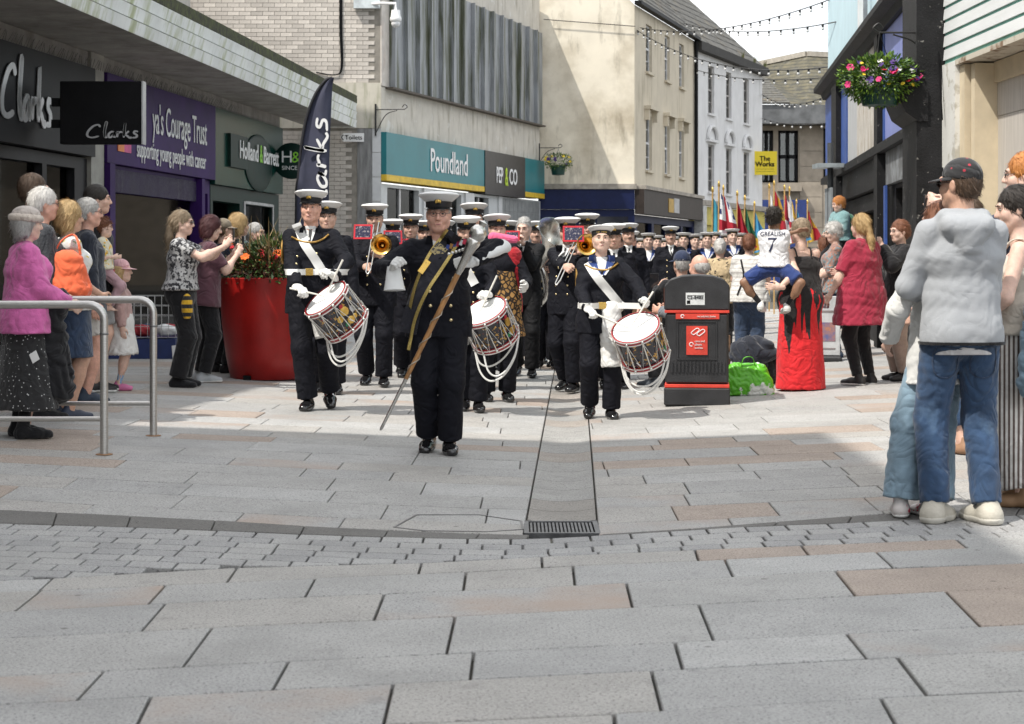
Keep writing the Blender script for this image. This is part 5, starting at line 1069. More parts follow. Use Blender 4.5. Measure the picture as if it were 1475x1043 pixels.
# planter
pl_ = thing('planter', 'big round red planter with flowers and grasses', 'planter', gp(384, 545)); REDP = M('planter_red', (.34, .010, .008), .38, var=.16, scale=2.5, bump=.02, bscale=40)
pot = MB().lathe([(.355, .0), (.375, .012), (.42, .25), (.46, .60), (.485, .95), (.49, 1.10), (.495, 1.125), (.485, 1.135), (.46, 1.135), (.445, 1.08), (0, 1.07)], 40).build('pot', REDP, pl_, True); pl_.scale = (1, 1, .93)
MB().lathe([(.445, 1.072), (.2, 1.085), (0, 1.09)], 24).build('soil', M('soil', (.03, .022, .016), .95), pl_, True)
a_ = R(-58); st_ = MB(); v_ = [(math.cos(R(b))*(.412+.035*k), math.sin(R(b))*(.412+.035*k), .68+.30*k) for k in (0, 1) for b in (-66, -58, -50, -42)]; st_.add(v_, [(0, 1, 5, 4), (1, 2, 6, 5), (2, 3, 7, 6)]); stk = st_.build('sticker', M('sticker_leafy', (.66, .70, .64), .5, col2=(.08, .26, .07), scale=26, lo=.50, hi=.54), pl_); stk.scale = (1.055, 1.055, 1)
MB().box(-.19, -.11, -.375, -.34, .0, .055).build('foot_slot', BLK, pl_)
rp = random.Random(21)
def blade(m, b, d, L, w, droop=.5, n=5):
    pts = []; b = Vector(b); d = Vector(d).normalized(); p = b.copy()
    for i in range(n+1): pts.append(p.copy()); p = p+d*(L/n); d = (d+Vector((0, 0, -droop/n))).normalized()
    side = Vector((-d.y, d.x, .1)).normalized(); vs = []
    for i, q in enumerate(pts): ww = w*(1-(i/n)**1.5)*.5+.0008; vs += [q-side*ww, q+side*ww]
    m.add(vs, [(2*i, 2*i+1, 2*i+3, 2*i+2) for i in range(n)])
def leaf(m, p, d, L, w):
    d = Vector(d).normalized(); s_ = d.cross(Vector((rp.uniform(-1, 1), rp.uniform(-1, 1), 1))).normalized(); p = Vector(p); n_ = d.cross(s_)
    m.add([p, p+d*L*.5+s_*w/2+n_*L*.06, p+d*L, p+d*L*.5-s_*w/2+n_*L*.06], [(0, 1, 2), (0, 2, 3)])
def flower(m, p, r, n=6):
    p = Vector(p); ax = Vector((rp.uniform(-.5, .5), rp.uniform(-1, -.2), rp.uniform(.2, 1))).normalized(); u = ax.cross(Vector((0, 0, 1.01))).normalized(); v = ax.cross(u); 
    for k in range(n):
        a = 2*math.pi*k/n; d = u*math.cos(a)+v*math.sin(a); s_ = u*-math.sin(a)+v*math.cos(a); m.add([p, p+d*r*.7+s_*r*.42+ax*r*.2, p+d*r+ax*r*.1, p+d*r*.7-s_*r*.42+ax*r*.2], [(0, 1, 2, 3)])
def foliage(par, mats, c, rad, n, L=(.05, .10), w=(.025, .05), name='foliage', down=0.0):
    ms = [MB() for _ in mats]
    for i in range(n):
        d = Vector((rp.gauss(0, 1), rp.gauss(0, 1), rp.gauss(0, 1))).normalized(); q = Vector(c)+Vector((d.x*rad[0], d.y*rad[1], d.z*rad[2]))*rp.uniform(.35, 1.05)**.6
        leaf(rp.choice(ms), q, d+Vector((0, 0, rp.uniform(-.6, .6)-down)), rp.uniform(*L), rp.uniform(*w))
    m = MB(); 
    for i, k in enumerate(ms): m.cur = i; m.add(k.v, k.f)
    return stuff(m.build(name, mats, par, fix=False))
LEAFS = [M('leaf_green', (.055, .12, .025), .55, var=.3, scale=9), M('leaf_lime', (.16, .27, .03), .55, var=.25, scale=9), M('leaf_dark', (.022, .050, .016), .6, var=.3, scale=9)]
BRNZ = [M('leaf_bronze', (.09, .035, .025), .5, var=.4, scale=9), M('leaf_olive', (.10, .12, .03), .55, var=.3)]
foliage(pl_, [LEAFS[0], LEAFS[2], BRNZ[0]], (0, 0, 1.21), (.56, .56, .17), 1700, (.05, .11), (.02, .045))
foliage(pl_, [LEAFS[0], LEAFS[2], BRNZ[1]], (.08, 0, 1.34), (.36, .36, .24), 1100, (.05, .10), (.02, .04))
m = MB()
for i in range(110): a = rp.uniform(0, 6.28); blade(m, (rp.uniform(-.3, .3), rp.uniform(-.3, .3), 1.12), (math.cos(a)*.7, math.sin(a)*.7, rp.uniform(.5, 1.5)), rp.uniform(.35, .78), .016, rp.uniform(.4, 1.5))
stuff(m.build('grass_blades', BRNZ[0], pl_, fix=False)); m = MB()
for i in range(60): a = rp.uniform(0, 6.28); blade(m, (rp.uniform(-.3, .3), rp.uniform(-.3, .3), 1.12), (math.cos(a)*.5, math.sin(a)*.5, 1.3), rp.uniform(.4, .85), .022, rp.uniform(.3, .9))
stuff(m.build('grass_blades', M('leaf_straw', (.34, .25, .12), .6, var=.3), pl_, fix=False))
for nm, col_, n_, r_ in (('orange_flower', (.80, .16, .02), 7, .06), ('red_flower', (.50, .01, .02), 9, .035)):
    fm = M(nm, col_, .6, var=.2, scale=20)
    for i in range(n_): m = MB(); a = rp.uniform(-2.9, .2); r = rp.uniform(.15, .46); [flower(m, (0, 0, 0), r_*rp.uniform(.7, 1.1), 7) for _ in range(3)]; o = m.build('flower', fm, pl_, fix=False); o.location = (math.cos(a)*r, math.sin(a)*r, rp.uniform(1.24, 1.52))
# feather flag of the shoe shop
ff = thing('feather_flag', 'tall dark feather flag with white script on a pole behind the drummer', 'flag', at(430, 375, 24.5)*1.0); ff.location.z = 0; fo = lambda px, py: at(px, py, 24.5)-Vector((ff.location.x, ff.location.y, 0))
FLAGM = M('flag_charcoal', (.042, .046, .080), .7, var=.15, scale=3, bump=.05, bscale=12); FLAGE = M('flag_edge', (.012, .012, .016), .7)
lft = [(427, 470), (428, 290), (431, 255), (436, 205), (444, 165), (456, 135), (470, 116), (480, 112)]; rgt = [(472, 470), (474, 290), (474, 255), (475, 205), (476.5, 165), (478, 135), (479, 120), (480.5, 112)]
m = MB(); vs = []; NN = len(lft); K = 6
L2 = catmull([fo(*p) for p in lft], 4); R2 = catmull([fo(*p) for p in rgt], 4)
for a, b in zip(L2, R2):
    for k in range(K+1): q = a.lerp(b, k/K); q.y += .03*math.sin(k*1.1+a.z*2.2); vs.append(q)
m.add(vs, [(i*(K+1)+k, i*(K+1)+k+1, (i+1)*(K+1)+k+1, (i+1)*(K+1)+k) for i in range(len(L2)-1) for k in range(K)]); fl = m.build('sail', FLAGM, ff, True); so_ = fl.modifiers.new('thickness', 'SOLIDIFY'); so_.thickness = .004
MB().tube([p+Vector((-.012, 0, 0)) for p in L2], .020, 8).build('pole_sleeve', FLAGE, ff, True); MB().tube([(0, 0, .02), L2[0]+Vector((-.012, 0, 0))], .014, 8).build('pole', STEEL, ff); MB().lathe([(.28, 0), (.28, .03), (.03, .05), (.025, .2)], 20).build('base', BLK, ff)
q0 = fo(470, 345); script_clarks(ff, WHT, q0.x+.01, -.045, q0.z, .27, 1.62, vertical=True)
# litter bin
bn = thing('litter_bin', 'black recycling litter bin with red stripes', 'bin', gp(1004, 581), R(-6)); BINB = M('bin_black', (.022, .022, .024), .45, var=.3, scale=6, bump=.06, bscale=140); REDS = M('stripe_red', (.60, .05, .03), .5)
def rbox(x0, x1, y0, y1, z0, z1, bev, name, mat, par): return MB().box(x0, x1, y0, y1, z0, z1).build(name, mat, par, bevel=bev)
w2 = .285; rbox(-w2-.012, w2+.012, -w2-.012, w2+.012, 0, .16, .012, 'base', BINB, bn); rbox(-w2, w2, -w2, w2, .195, .835, .02, 'body', BINB, bn); rbox(-w2-.006, w2+.006, -w2-.006, w2+.006, .162, .193, .004, 'stripe', REDS, bn); rbox(-w2-.006, w2+.006, -w2-.006, w2+.006, .837, .862, .004, 'stripe', REDS, bn)
m = MB(); m.prism([(-w2-.01, .864), (w2+.01, .864), (w2+.01, 1.08), (w2*.86, 1.14), (w2*.5, 1.175), (0, 1.185), (-w2*.5, 1.175), (-w2*.86, 1.14), (-w2-.01, 1.08)], -w2-.01, w2+.01); m.build('hood', BINB, bn, bevel=.012)
for i in range(15): xx = -.235+i*.0336; MB().box(xx, xx+.016, -w2-.012, -w2-.001, .30, .40).build('rib', BINB, bn)
m = MB(); f_ = -w2-.010; m.box(-.18, .18, f_, -w2-.001, .415, .425).box(-.18, .18, f_, -w2-.001, .755, .765).box(-.18, -.17, f_, -w2-.001, .425, .755).box(.17, .18, f_, -w2-.001, .425, .755).build('door_frame', BINB, bn)
st = MB().box(-.095, .095, f_-.002, -w2-.001, .46, .72).build('sticker', REDS, bn); put_text('cans and', st, WHT, -.02, f_-.004, .575, .026); put_text('plastic', st, WHT, -.02, f_-.004, .545, .026); put_text('bottles', st, WHT, -.02, f_-.004, .515, .026)
m = MB(); m.tube([(-.05+.017*math.cos(a), f_-.004, .555+.017*math.sin(a)) for a in [R(k*30) for k in range(11)]], .004, 5); m.tube(catmull([(-.03, f_-.004, .64), (-.05, f_-.004, .66), (.0, f_-.004, .70), (.02, f_-.004, .68), (-.03, f_-.004, .64)], 4), .004, 5); m.tube(catmull([(.02, f_-.004, .63), (.0, f_-.004, .65), (.05, f_-.004, .69), (.07, f_-.004, .67), (.02, f_-.004, .63)], 4), .004, 5); m.build('recycling_symbol', WHT, st)
s2 = MB().box(-.19, .20, f_-.002, -w2-.001, .783, .832).build('sticker', REDS, bn); put_text('cans and plastic bottles', s2, WHT, .0, f_-.004, .800, .024, sx=.75); MB().tube([(-.13+.014*math.cos(a), f_-.004, .808+.014*math.sin(a)) for a in [R(k*30) for k in range(11)]], .004, 5).build('recycling_symbol', WHT, s2)
s3 = MB().box(-.10, .07, -w2-.014, -w2-.0105, .91, 1.02).build('label', M('label_white', (.62, .64, .64), .5), bn); put_text('C2-8485', s3, BLK, -.09, -w2-.016, .965, .042); MB().box(-.09, .06, -w2-.0155, -w2-.0142, .992, .996).box(-.09, -.06, -w2-.0155, -w2-.0142, .92, .95).build('label_print', BLK, s3)
MB().box(-w2-.013, -w2-.010, -.2, .2, .9, 1.06).build('aperture', M('aperture_orange', (.5, .10, .03), .6), bn)
# timber bench behind the bin, bags beside it
bc = thing('bench', 'brown timber bench end beside the litter bin', 'bench', gp(1030, 545)+Vector((-.25, 0, 0)), 0); WOOD = M('bench_wood', (.16, .09, .05), .7, var=.3, scale=5, stretch=(6, 1, 6))
for i in range(4): MB().box(-1.0, .42, .02+i*.11, .11+i*.11, .43, .47).build('seat_slat', WOOD, bc)
for x in (-.9, .36): MB().box(x, x+.06, .02, .46, 0, .43).build('leg', WOOD, bc); MB().box(x, x+.06, .47, .53, 0, .92).build('back_post', WOOD, bc)
for i in range(3): MB().box(-1.0, .42, .44, .469, .56+i*.13, .66+i*.13).build('back_slat', WOOD, bc)
def bag(name, label, loc, r, mat, seed, cat='bag', amp=.035):
    S = SDF(); S.el((0, 0, r[2]*.85), r, k=.02); S.cut((0, 0, -1), 0); S.noise = (amp, 13, seed); o = link(name, np_mesh(name, [S.surf(.012)]), mat, None); o.location = loc; tag(o, label, cat); return o
GBAG = M('green_bag', (.10, .42, .015), .4, var=.15, scale=4); layer(GBAG, (.70, .72, .68), 'noise', 3.5, .56, .58); 
S = SDF(); S.rc((-.12, 0, .10), (.12, 0, .10), .115, .115, .04, (0, 0, 1), 1.0); S.rc((-.15, 0, .02), (.15, 0, .02), .10, .10, .04); S.rc((-.13, 0, .24), (.10, .02, .22), .07, .085, .05); S.cut((0, 0, -1), 0); S.noise = (.010, 46, 2.0); o = link('shopping_bag', np_mesh('shopping_bag', [S.surf(.009)]), GBAG, None); o.location = gp(1078, 569); tag(o, 'bright green and white shopping bag on the paving by the bin', 'bag'); m = MB(); m.tube(catmull([(-.08, -.05, .27), (-.05, -.08, .36), (.03, -.06, .36), (.06, -.04, .27)], 5), .009, 6, flat=.4); m.build('handle', GBAG, o, True)
DBAG = cloth('dark_coat', (.012, .016, .028)); bag('coat_pile', 'dark blue coats heaped on the bags beside the red dress', gp(1086, 556)+Vector((.0, .1, .20)), (.24, .16, .16), DBAG, 5.0, 'coat'); bag('rucksack', 'black rucksack standing behind the green shopping bag', gp(1095, 553), (.20, .15, .22), cloth('rucksack_black', (.012, .012, .014)), 8.0)
# A-board
ab = thing('a_board', 'white pavement sign on a dark base behind the red dress', 'sign', gp(1184, 521), R(-10)); BRDW = M('board_white', (.55, .56, .57), .4); rbox(-.24, .24, -.12, .12, 0, .07, .02, 'base', BINB, ab); rbox(-.22, .22, -.02, .02, .075, .80, .008, 'panel', BRDW, ab)
MB().box(-.02, .16, -.024, -.021, .25, .48).build('printed_picture', M('print_blue', (.12, .14, .30), .5, col2=(.45, .20, .12), scale=14), ab); MB().box(-.16, .16, -.024, -.021, .60, .625).box(-.16, .16, -.024, -.021, .15, .17).build('printed_line', M('print_grey', (.25, .22, .22), .5), ab)
# hanging baskets
def basket(label, c, r, h, n, fl, bra, group=None):
    t = thing('hanging_basket', label, 'flower basket', c); MB().lathe([(.0, -.02), (r*.42, 0), (r*.50, h*.8), (r*.52, h)], 20).build('tub', M('tub_green', (.006, .045, .035), .4), t, True)
    foliage(t, LEAFS[:2]+[LEAFS[0]], (0, 0, h+r*.32), (r, r*.75, r*.52), n, (.035, .075), (.018, .04)); foliage(t, LEAFS[:2], (0, 0, h+.02), (r*.85, r*.7, r*.42), n//2, (.03, .06), (.015, .03), 'trailing_foliage', .6)
    for nm, col_, k, rr_ in fl:
        fm = M(nm, col_, .6, var=.2, scale=20)
        for i in range(k):
            a = rp.uniform(-2.8, -.3); e = rp.uniform(-.5, .9); m = MB(); flower(m, (0, 0, 0), rr_*rp.uniform(.8, 1.15), 6); o = m.build('flower', fm, t, fix=False); o.location = (math.cos(a)*r*.98*math.cos(e), math.sin(a)*r*.80*math.cos(e), h+r*.28+math.sin(e)*r*.5)
    m = MB(); [m.tube([(math.cos(a)*r*.45, math.sin(a)*r*.45, h), (0, 0, h+bra)], .004, 4) for a in (0, 2.1, 4.2)]; m.build('chain', IRONB, t); return t
cB = at(1267, 152, 19.6); basket('big hanging basket of pink and purple petunias on the right', cB, .44, .17, 2600, [('petunia_pink', (.55, .02, .15), 8, .046), ('petunia_red', (.40, .01, .03), 4, .042), ('petunia_purple', (.05, .015, .14), 7, .042), ('flower_white', (.70, .70, .67), 5, .032), ('flower_yellow', (.70, .52, .03), 6, .026)], .62)
brk = thing('wall_bracket', 'long wrought iron bracket holding the big flower basket', 'bracket', (0, 0, 0)); scroll_bracket(brk, at(1347, 47, 19.62), (-1, 0, 0), at(1347, 0, 19.62).x-at(1266, 0, 19.62).x, .5)
cS = at(804, 252, 48.8); basket('small hanging basket on the cream gable beside the teal sign', cS, .40, .25, 700, [('flower_yellow', (.75, .55, .03), 8, .05), ('petunia_purple', (.05, .015, .14), 4, .05)], .45)
brk = thing('wall_bracket', 'thin bracket holding the small basket by the cream gable', 'bracket', (0, 0, 0)); scroll_bracket(brk, at(777, 213, 49.0), (1, -.02, 0), .56, .45)
# road sign seen edge on, on a post
rs = thing('road_sign', 'grey post carrying a sign panel seen from the side', 'sign', (at(1196, 0, 30).x, 30, 0)); MB().tube([(0, 0, 0), (0, 0, 3.3)], .05, 10).build('post', M('post_dark', (.06, .065, .07), .5), rs); MB().box(-.04, -.01, -.30, .30, 1.7, 2.55).build('panel', M('panel_back', (.30, .33, .35), .5, .3), rs)
MB().box(-.26, .18, -.30, .25, 2.88, 2.95).build('flat_lamp', M('lamp_alu', (.42, .47, .50), .4, .6), rs)
# festoon lights over the street
BULB = M('bulb_glass', (.55, .55, .54), .15); HOLD = M('bulb_holder', (.01, .01, .01), .5); bulb_me = MB().lathe([(.0, -.105), (.020, -.098), (.028, -.075), (.022, -.052), (.016, -.045)], 8).mesh('bulb', True); hold_me = MB().lathe([(.022, -.045), (.024, .01), (.012, .02)], 6).mesh('bulb_holder')
def festoon(label, a, b, sag, n):
    a = Vector(a); b = Vector(b); t = thing('festoon_lights', label, 'string lights', a, 0, 'festoon lights over the street'); pts = [a.lerp(b, k/24)-a-Vector((0, 0, sag*4*(k/24)*(1-k/24))) for k in range(25)]; MB().tube(pts, .012, 5).build('cable', HOLD, t)
    for i in range(n):
        k = (i+.5)/n; p = a.lerp(b, k)-a-Vector((0, 0, sag*4*k*(1-k)+.01)); o = link('bulb_holder', hold_me, HOLD, t); o.location = p; o = link('bulb', bulb_me, BULB, t); o.location = p
festoon('festoon string rising to the top right across the sky', at(922, 40, 50), at(1330, -60, 30), 0.5, 30)
festoon('level festoon string high across the sky', at(985, 33, 57), at(1222, 28, 32), 0.25, 16)
festoon('sagging festoon string in front of the white house roof', at(915, 42, 50), at(1222, 92, 34), 0.5, 26)
festoon('festoon string across the upper windows of the white house', at(1000, 100, 58), at(1222, 108, 36), 0.2, 15)
festoon('festoon string below the eaves of the stone hall', at(1098, 170, 66), at(1212, 174, 40), 0.15, 9)
festoon('festoon string over the mossy folded roof', at(1098, 136, 66), at(1212, 128, 40), 0.35, 14)
MB().tube([at(783, 28, 49.4), at(915, 38, 49.4)], .012, 5).build('wire', HOLD, None); bpy.data.objects['wire']['label'] = 'thin dark wire stretched across the cream gable'; bpy.data.objects['wire']['category'] = 'wire'
# wire display basket outside the charity shop
wc = thing('wire_basket', 'wire bargain basket on wheels outside the purple shop', 'basket', (at(208, 0, 22).x, 22, 0)); m = MB()
for i in range(11): m.bar((-.42+i*.084, -.22, .42), (-.42+i*.084, -.22, .92), .006); m.bar((-.42+i*.084, .22, .42), (-.42+i*.084, .22, .92), .006)
for z in (.42, .55, .68, .80, .92): m.bar((-.42, -.22, z), (.42, -.22, z), .006); m.bar((-.42, .22, z), (.42, .22, z), .006); m.bar((-.42, -.22, z), (-.42, .22, z), .006); m.bar((.42, -.22, z), (.42, .22, z), .006)
m.build('wire_sides', M('wire_white', (.55, .55, .55), .4, .5), wc); MB().box(-.42, .42, -.22, .22, .14, .40).build('tray', M('tray_blue', (.015, .03, .12), .5), wc)
for sx in (-.36, .36):
    for sy in (-.18, .18): MB().lathe([(.06, -.015), (.06, .015)], 10, (sx, sy, .06), Matrix.Rotation(R(90), 3, 'X')).build('wheel', BLK, wc); MB().bar((sx, sy, .06), (sx, sy, .15), .02).build('caster', BLK, wc)
for i in range(6): S = SDF(); S.el((0, 0, 0), (.14, .12, .07)); S.noise = (.02, 25, i); o = link('folded_goods', np_mesh('folded_goods', [S.surf(.02)]), rp.choice([WHT, M('goods_red', (.35, .03, .04), .8), M('goods_grey', (.25, .25, .27), .8), NAVB]), wc); o.location = (-.28+.28*(i % 3), -.08+.16*(i//3), .50)
o = MB().prism([(0, 0), (.22, .03), (.20, .30), (-.02, .27)], -.004, .004).build('price_card', WHT, wc); o.location = (.40, -.25, .05)
# ---------------------------------------------------------------- the marching band
NAVY = cloth('uniform_navy', (.0065, .007, .0115), sheen=0, rough=.8, spec=.22); NAVY2 = cloth('suit_black', (.009, .009, .0105), sheen=0, rough=.75, spec=.25); PATENT = M('patent_shoe', (.012, .012, .013), .10, coat=.6)
GLOVE = cloth('white_glove', (.72, .72, .70), sheen=0, var=.06); SHIRT = M('white_shirt', (.74, .74, .73), .8, var=.04); TIE = M('black_tie', (.012, .012, .014), .6); BUCK = M('brass', (.70, .46, .13), .25, 1.0, var=.15, scale=80); BELTW = M('white_belt', (.74, .74, .72), .45, var=.04)
BTN = M('gilt_button', (.75, .62, .36), .25, .9); CORD = M('gold_cord', (.34, .20, .05), .5, .5, var=.5, scale=140); REDC = M('music_card_red', (.55, .015, .03), .5); CARDP = M('card_picture', (.02, .022, .06), .4, col2=(.40, .36, .36), scale=60, lo=.55, hi=.62); BRASS = M('brass_bell', (.78, .50, .16), .18, 1.0, var=.1, scale=9); SILVP = M('silver_plate', (.62, .61, .58), .26, 1.0, var=.08, scale=12)
def Loc(x, y, yaw, H):
    r = gp(x, y); g = H/1.75; Ri = Matrix.Rotation(-R(yaw), 3, 'Z')
    return lambda px, py, dY=0.0: tuple(Ri@(at(px, py, r.y+dY)-r)/g)
def patch(p, S, rows, mat, name, off=.004, y0=-.7, cols=5, par=None):
    """sheet lying on the front of a garment; rows of (z, x0, x1) in body units"""
    g = p.g; o = []; 
    for z, x0, x1 in rows: o += [(g*(x0+(x1-x0)*k/cols), y0, g*z) for k in range(cols+1)]
    h = hit(S, np.array(o), np.tile([0, 1, 0], (len(o), 1)))-V3(0, off, 0); m = MB(); n_ = cols+1
    m.add([Vector(v) for v in h], [(r*n_+k, r*n_+k+1, (r+1)*n_+k+1, (r+1)*n_+k) for r in range(len(rows)-1) for k in range(cols)]); return m.build(name, mat, par or p.root, True)
def front_ribbon(p, S, pts, width, mat, name, back=False, n=26, lift=.003, th=.004):
    q = catmull([(x, 0, z) for x, z in pts], max(2, n//len(pts))); o = np.array([(v.x*p.g, .7 if back else -.7, v.z*p.g) for v in q]); return ribbon(S, o, np.tile([0, -1 if back else 1, 0], (len(o), 1)), width, th, lift=lift).build(name, mat, p.root, True)
def belt(p, S, z, width, mat, name='belt', n=44, buckle=True):
    o = np.array([(.7*math.sin(a), -.7*math.cos(a), z*p.g) for a in [2*math.pi*k/n for k in range(n)]]); d = -o.copy(); d[:,2] = 0; b = ribbon(S, o, d, width, .004, closed=True).build(name, mat, p.root, True)
    if buckle:
        h = hit(S, np.array([[0, -.7, z*p.g]]), np.array([[0, 1, 0]]))[0]; m = MB(); m.box(h[0]-.035, h[0]+.035, h[1]-.018, h[1]-.006, h[2]-.03, h[2]+.03); bk = m.build('buckle', BUCK, b, bevel=.003)
    return b
def buttons(p, S, pts, r=.011, mat=None):
    h = hit(S, np.array([(x*p.g, -.7, z*p.g) for x, z in pts]), np.tile([0, 1, 0], (len(pts), 1)))
    for q in h: MB().ball((q[0], q[1]-.003, q[2]), (r, r*.5, r), 8, 5).build('button', mat or BTN, p.root, True)
def naval(p, cap='peaked', gloves=None, hairc='brown', buttons_=True, vox=None, shirt=True, tr_o=.014, hem=.78, coat=None, glasses=False, feet=True, flare=.012):
    coat = coat or NAVY
    p.body(bare_arms=False, gloves=gloves); p.jk = p.top('jacket', coat, o=.017, hem=hem, flare=flare, fold=(.0045, 24), vox=vox); S = p.garments['jacket']; p.S = S
    p.trousers(coat, o=tr_o, r=(.098, .074, .076), fold=(.004, 22)); p.shoes(PATENT, name='shoe')
    p.hair(HAIR[hairc], 'short', vol=.002, capped=cap is not None)
    if cap == 'peaked': p.peaked_cap()
    elif cap == 'sailor': p.sailor_cap()
    if shirt:
        patch(p, S, [(1.475, -.042, .042), (1.43, -.036, .036), (1.38, -.022, .022), (1.335, -.002, .002)], SHIRT, 'shirt_front'); patch(p, S, [(1.462, -.012, .012), (1.42, -.013, .013), (1.36, -.010, .010), (1.34, -.002, .002)], TIE, 'tie', off=.008, cols=2)
        for sx in (-1, 1): patch(p, S, [(1.49, sx*.045, sx*.075), (1.43, sx*.040, sx*.092), (1.40, sx*.030, sx*.098), (1.375, sx*.024, sx*.060), (1.33, sx*.002, sx*.02)], coat, 'lapel', off=.008, cols=3)
        S2 = SDF(); S2.rc(p.nb+V3(0, -.005, -.012), p.nb+V3(0, -.012, .030), .060*p.g, .054*p.g, .01, flat=True, flat0=True); link('shirt_collar', np_mesh('shirt_collar', [S2.surf(.009)]), SHIRT, p.root)
    if buttons_: buttons(p, S, [(sx*.065, z) for sx in (-1, 1) for z in (1.26, 1.17, 1.08, .99)])
    if glasses: p.glasses()
    return p
def gauntlet(p, i, L=.26, r0=.042, r1=.085, dirv=None):
    """stiff white cuff running from the wrist up the forearm"""
    w = V3(p.wr[i]); d = (p.el[i]-w)/np.linalg.norm(p.el[i]-w) if dirv is None else V3(dirv)/np.linalg.norm(dirv); m = MB(); z = Vector(d); q = z.to_track_quat('Z', 'Y').to_matrix()
    m.lathe([(r0, -.01), (r0+.012, .06), (r1*.9, L*.8), (r1, L), (r1-.005, L), (r0+.008, .06), (r0-.006, -.01)], 18, w, q@Matrix.Diagonal((1, .62, 1)), cap=False); return m.build('gauntlet', M('gauntlet_white', (.70, .71, .70), .4, var=.05), p.root, True)
def drum(label, head, u, rad=.195, depth=.33, spin=0, group='side drums carried by the band', side=None):
    """rope tension side drum; head = centre of the batter head in the world, u = axis from shell to head"""
    u = Vector(u).normalized(); head = Vector(head); t = thing('side_drum', label, 'drum', head-u*depth); q = u.to_track_quat('Z', 'X').to_matrix()@Matrix.Rotation(R(spin), 3, 'Z'); b = Vector((0, 0, 0)); E = lambda m, n_, mt, s_=True, pr=None: m.build(n_, mt, pr or t, s_)
    SH = M('drum_shell', (.010, .010, .020), .25, var=.2, coat=.4); layer(SH, (.50, .28, .06), 'noise', 26, .585, .62, amount=.9); layer(SH, (.35, .02, .02), 'noise', 19, .62, .66, amount=.9); layer(SH, (.40, .40, .40), 'noise', 31, .675, .70, amount=.7)
    HOOP = M('drum_hoop', (.30, .012, .018), .3, var=.1, coat=.4); HW = M('drum_white', (.78, .78, .76), .5, var=.03); ROPE = M('drum_rope', (.72, .72, .70), .8, var=.2, scale=200)
    E(MB().lathe([(rad, .04), (rad, depth-.04)], 36, b, q, cap=False), 'shell', SH); E(MB().lathe([(rad*.985, depth-.006), (0, depth-.004)], 36, b, q, cap=False), 'drumhead', HW); E(MB().lathe([(0, .004), (rad*.985, .006)], 36, b, q, cap=False), 'snare_head', HW)
    for z in (0, depth-.05):
        E(MB().lathe([(rad+.002, z), (rad+.014, z+.002), (rad+.014, z+.048), (rad+.002, z+.05)], 36, b, q, cap=False), 'hoop', HOOP); E(MB().lathe([(rad+.0145, z+.004), (rad+.0165, z+.005), (rad+.0165, z+.013), (rad+.0145, z+.014)], 36, b, q, cap=False), 'hoop_band', HW); E(MB().lathe([(rad+.0145, z+.034), (rad+.0165, z+.035), (rad+.0165, z+.043), (rad+.0145, z+.044)], 36, b, q, cap=False), 'hoop_band', HW)
    N = 10; P = lambda a, z, r: b+q@Vector((math.cos(a)*r, math.sin(a)*r, z))
    for k in range(N):
        a = 2*math.pi*k/N; c = a+math.pi/N; m = MB(); m.tube([P(a, depth-.012, rad+.022), P(a, .035, rad+.022)], .0055, 6); m.ball(P(a, depth-.02, rad+.022), .013, 6, 5); m.ball(P(a, .03, rad+.022), .013, 6, 5); E(m, 'tension_rod', SILVP)
        m = MB(); m.tube([P(a, depth-.03, rad+.02), P(c, .03, rad+.02), P(a+2*math.pi/N, depth-.03, rad+.02)], .003, 5); E(m, 'rope', ROPE)
        m = MB(); m.bar(P(a+.16, depth*.36, rad+.018), P(c-.05, depth*.24, rad+.018), .016, .005); E(m, 'rope_tug', HW)
    if side is not None:
        c = P(side, depth*.5, rad+.004); n_ = (P(side, depth*.5, 1)-P(side, depth*.5, 0)).normalized(); tz = q@Vector((0, 0, 1)); tx = tz.cross(n_)
        for off, r_, col in (((0, .035), .042, GOLD), ((.0, .035), .026, M('crest_blue', (.05, .10, .30), .4)), ((-.07, 0), .03, GOLD), ((.07, 0), .03, M('crest_silver', (.5, .5, .5), .4)), ((0, -.06), .035, GOLD), ((.0, .085), .02, M('crest_red', (.4, .02, .03), .4)), ((-.045, -.07), .022, M('crest_green', (.02, .22, .08), .4)), ((.05, -.06), .022, GOLD)):
            m = MB(); m.ball((0, 0, 0), (r_, r_, .006), 10, 5, Matrix((tx, tz, n_)).transposed()); o = E(m, 'crest', col); ang = off[0]/rad; o.location = P(side+ang, depth*.5+off[1], rad+.003)
    lo = [P(2*math.pi*k/N, .02, rad+.02) for k in range(N)]; lo = sorted(lo, key=lambda v: v.y)[:6]; lo = sorted(lo, key=lambda v: v.x); m = MB()
    for (i, j, sg) in ((0, 5, .30), (0, 4, .20), (1, 5, .24)):
        a, c = lo[i], lo[j]; m.tube(catmull([a, a.lerp(c, .12)-Vector((0, .02, sg*.65)), a.lerp(c, .35)-Vector((0, .03, sg*1.02)), a.lerp(c, .65)-Vector((0, .03, sg*1.0)), a.lerp(c, .9)-Vector((0, .02, sg*.6)), c], 6), .0085, 6)
    E(m, 'drag_rope', ROPE); return t
def stick(label, a, b):
    a = Vector(a); b = Vector(b); t = MB().tube([a, a.lerp(b, .7), b-(b-a).normalized()*.02, b], [.0085, .0075, .005, .007], 8).build('drumstick', M('stick_white', (.70, .68, .62), .4, var=.05), None, True); tag(t, label, 'drumstick', 'drumsticks'); return t
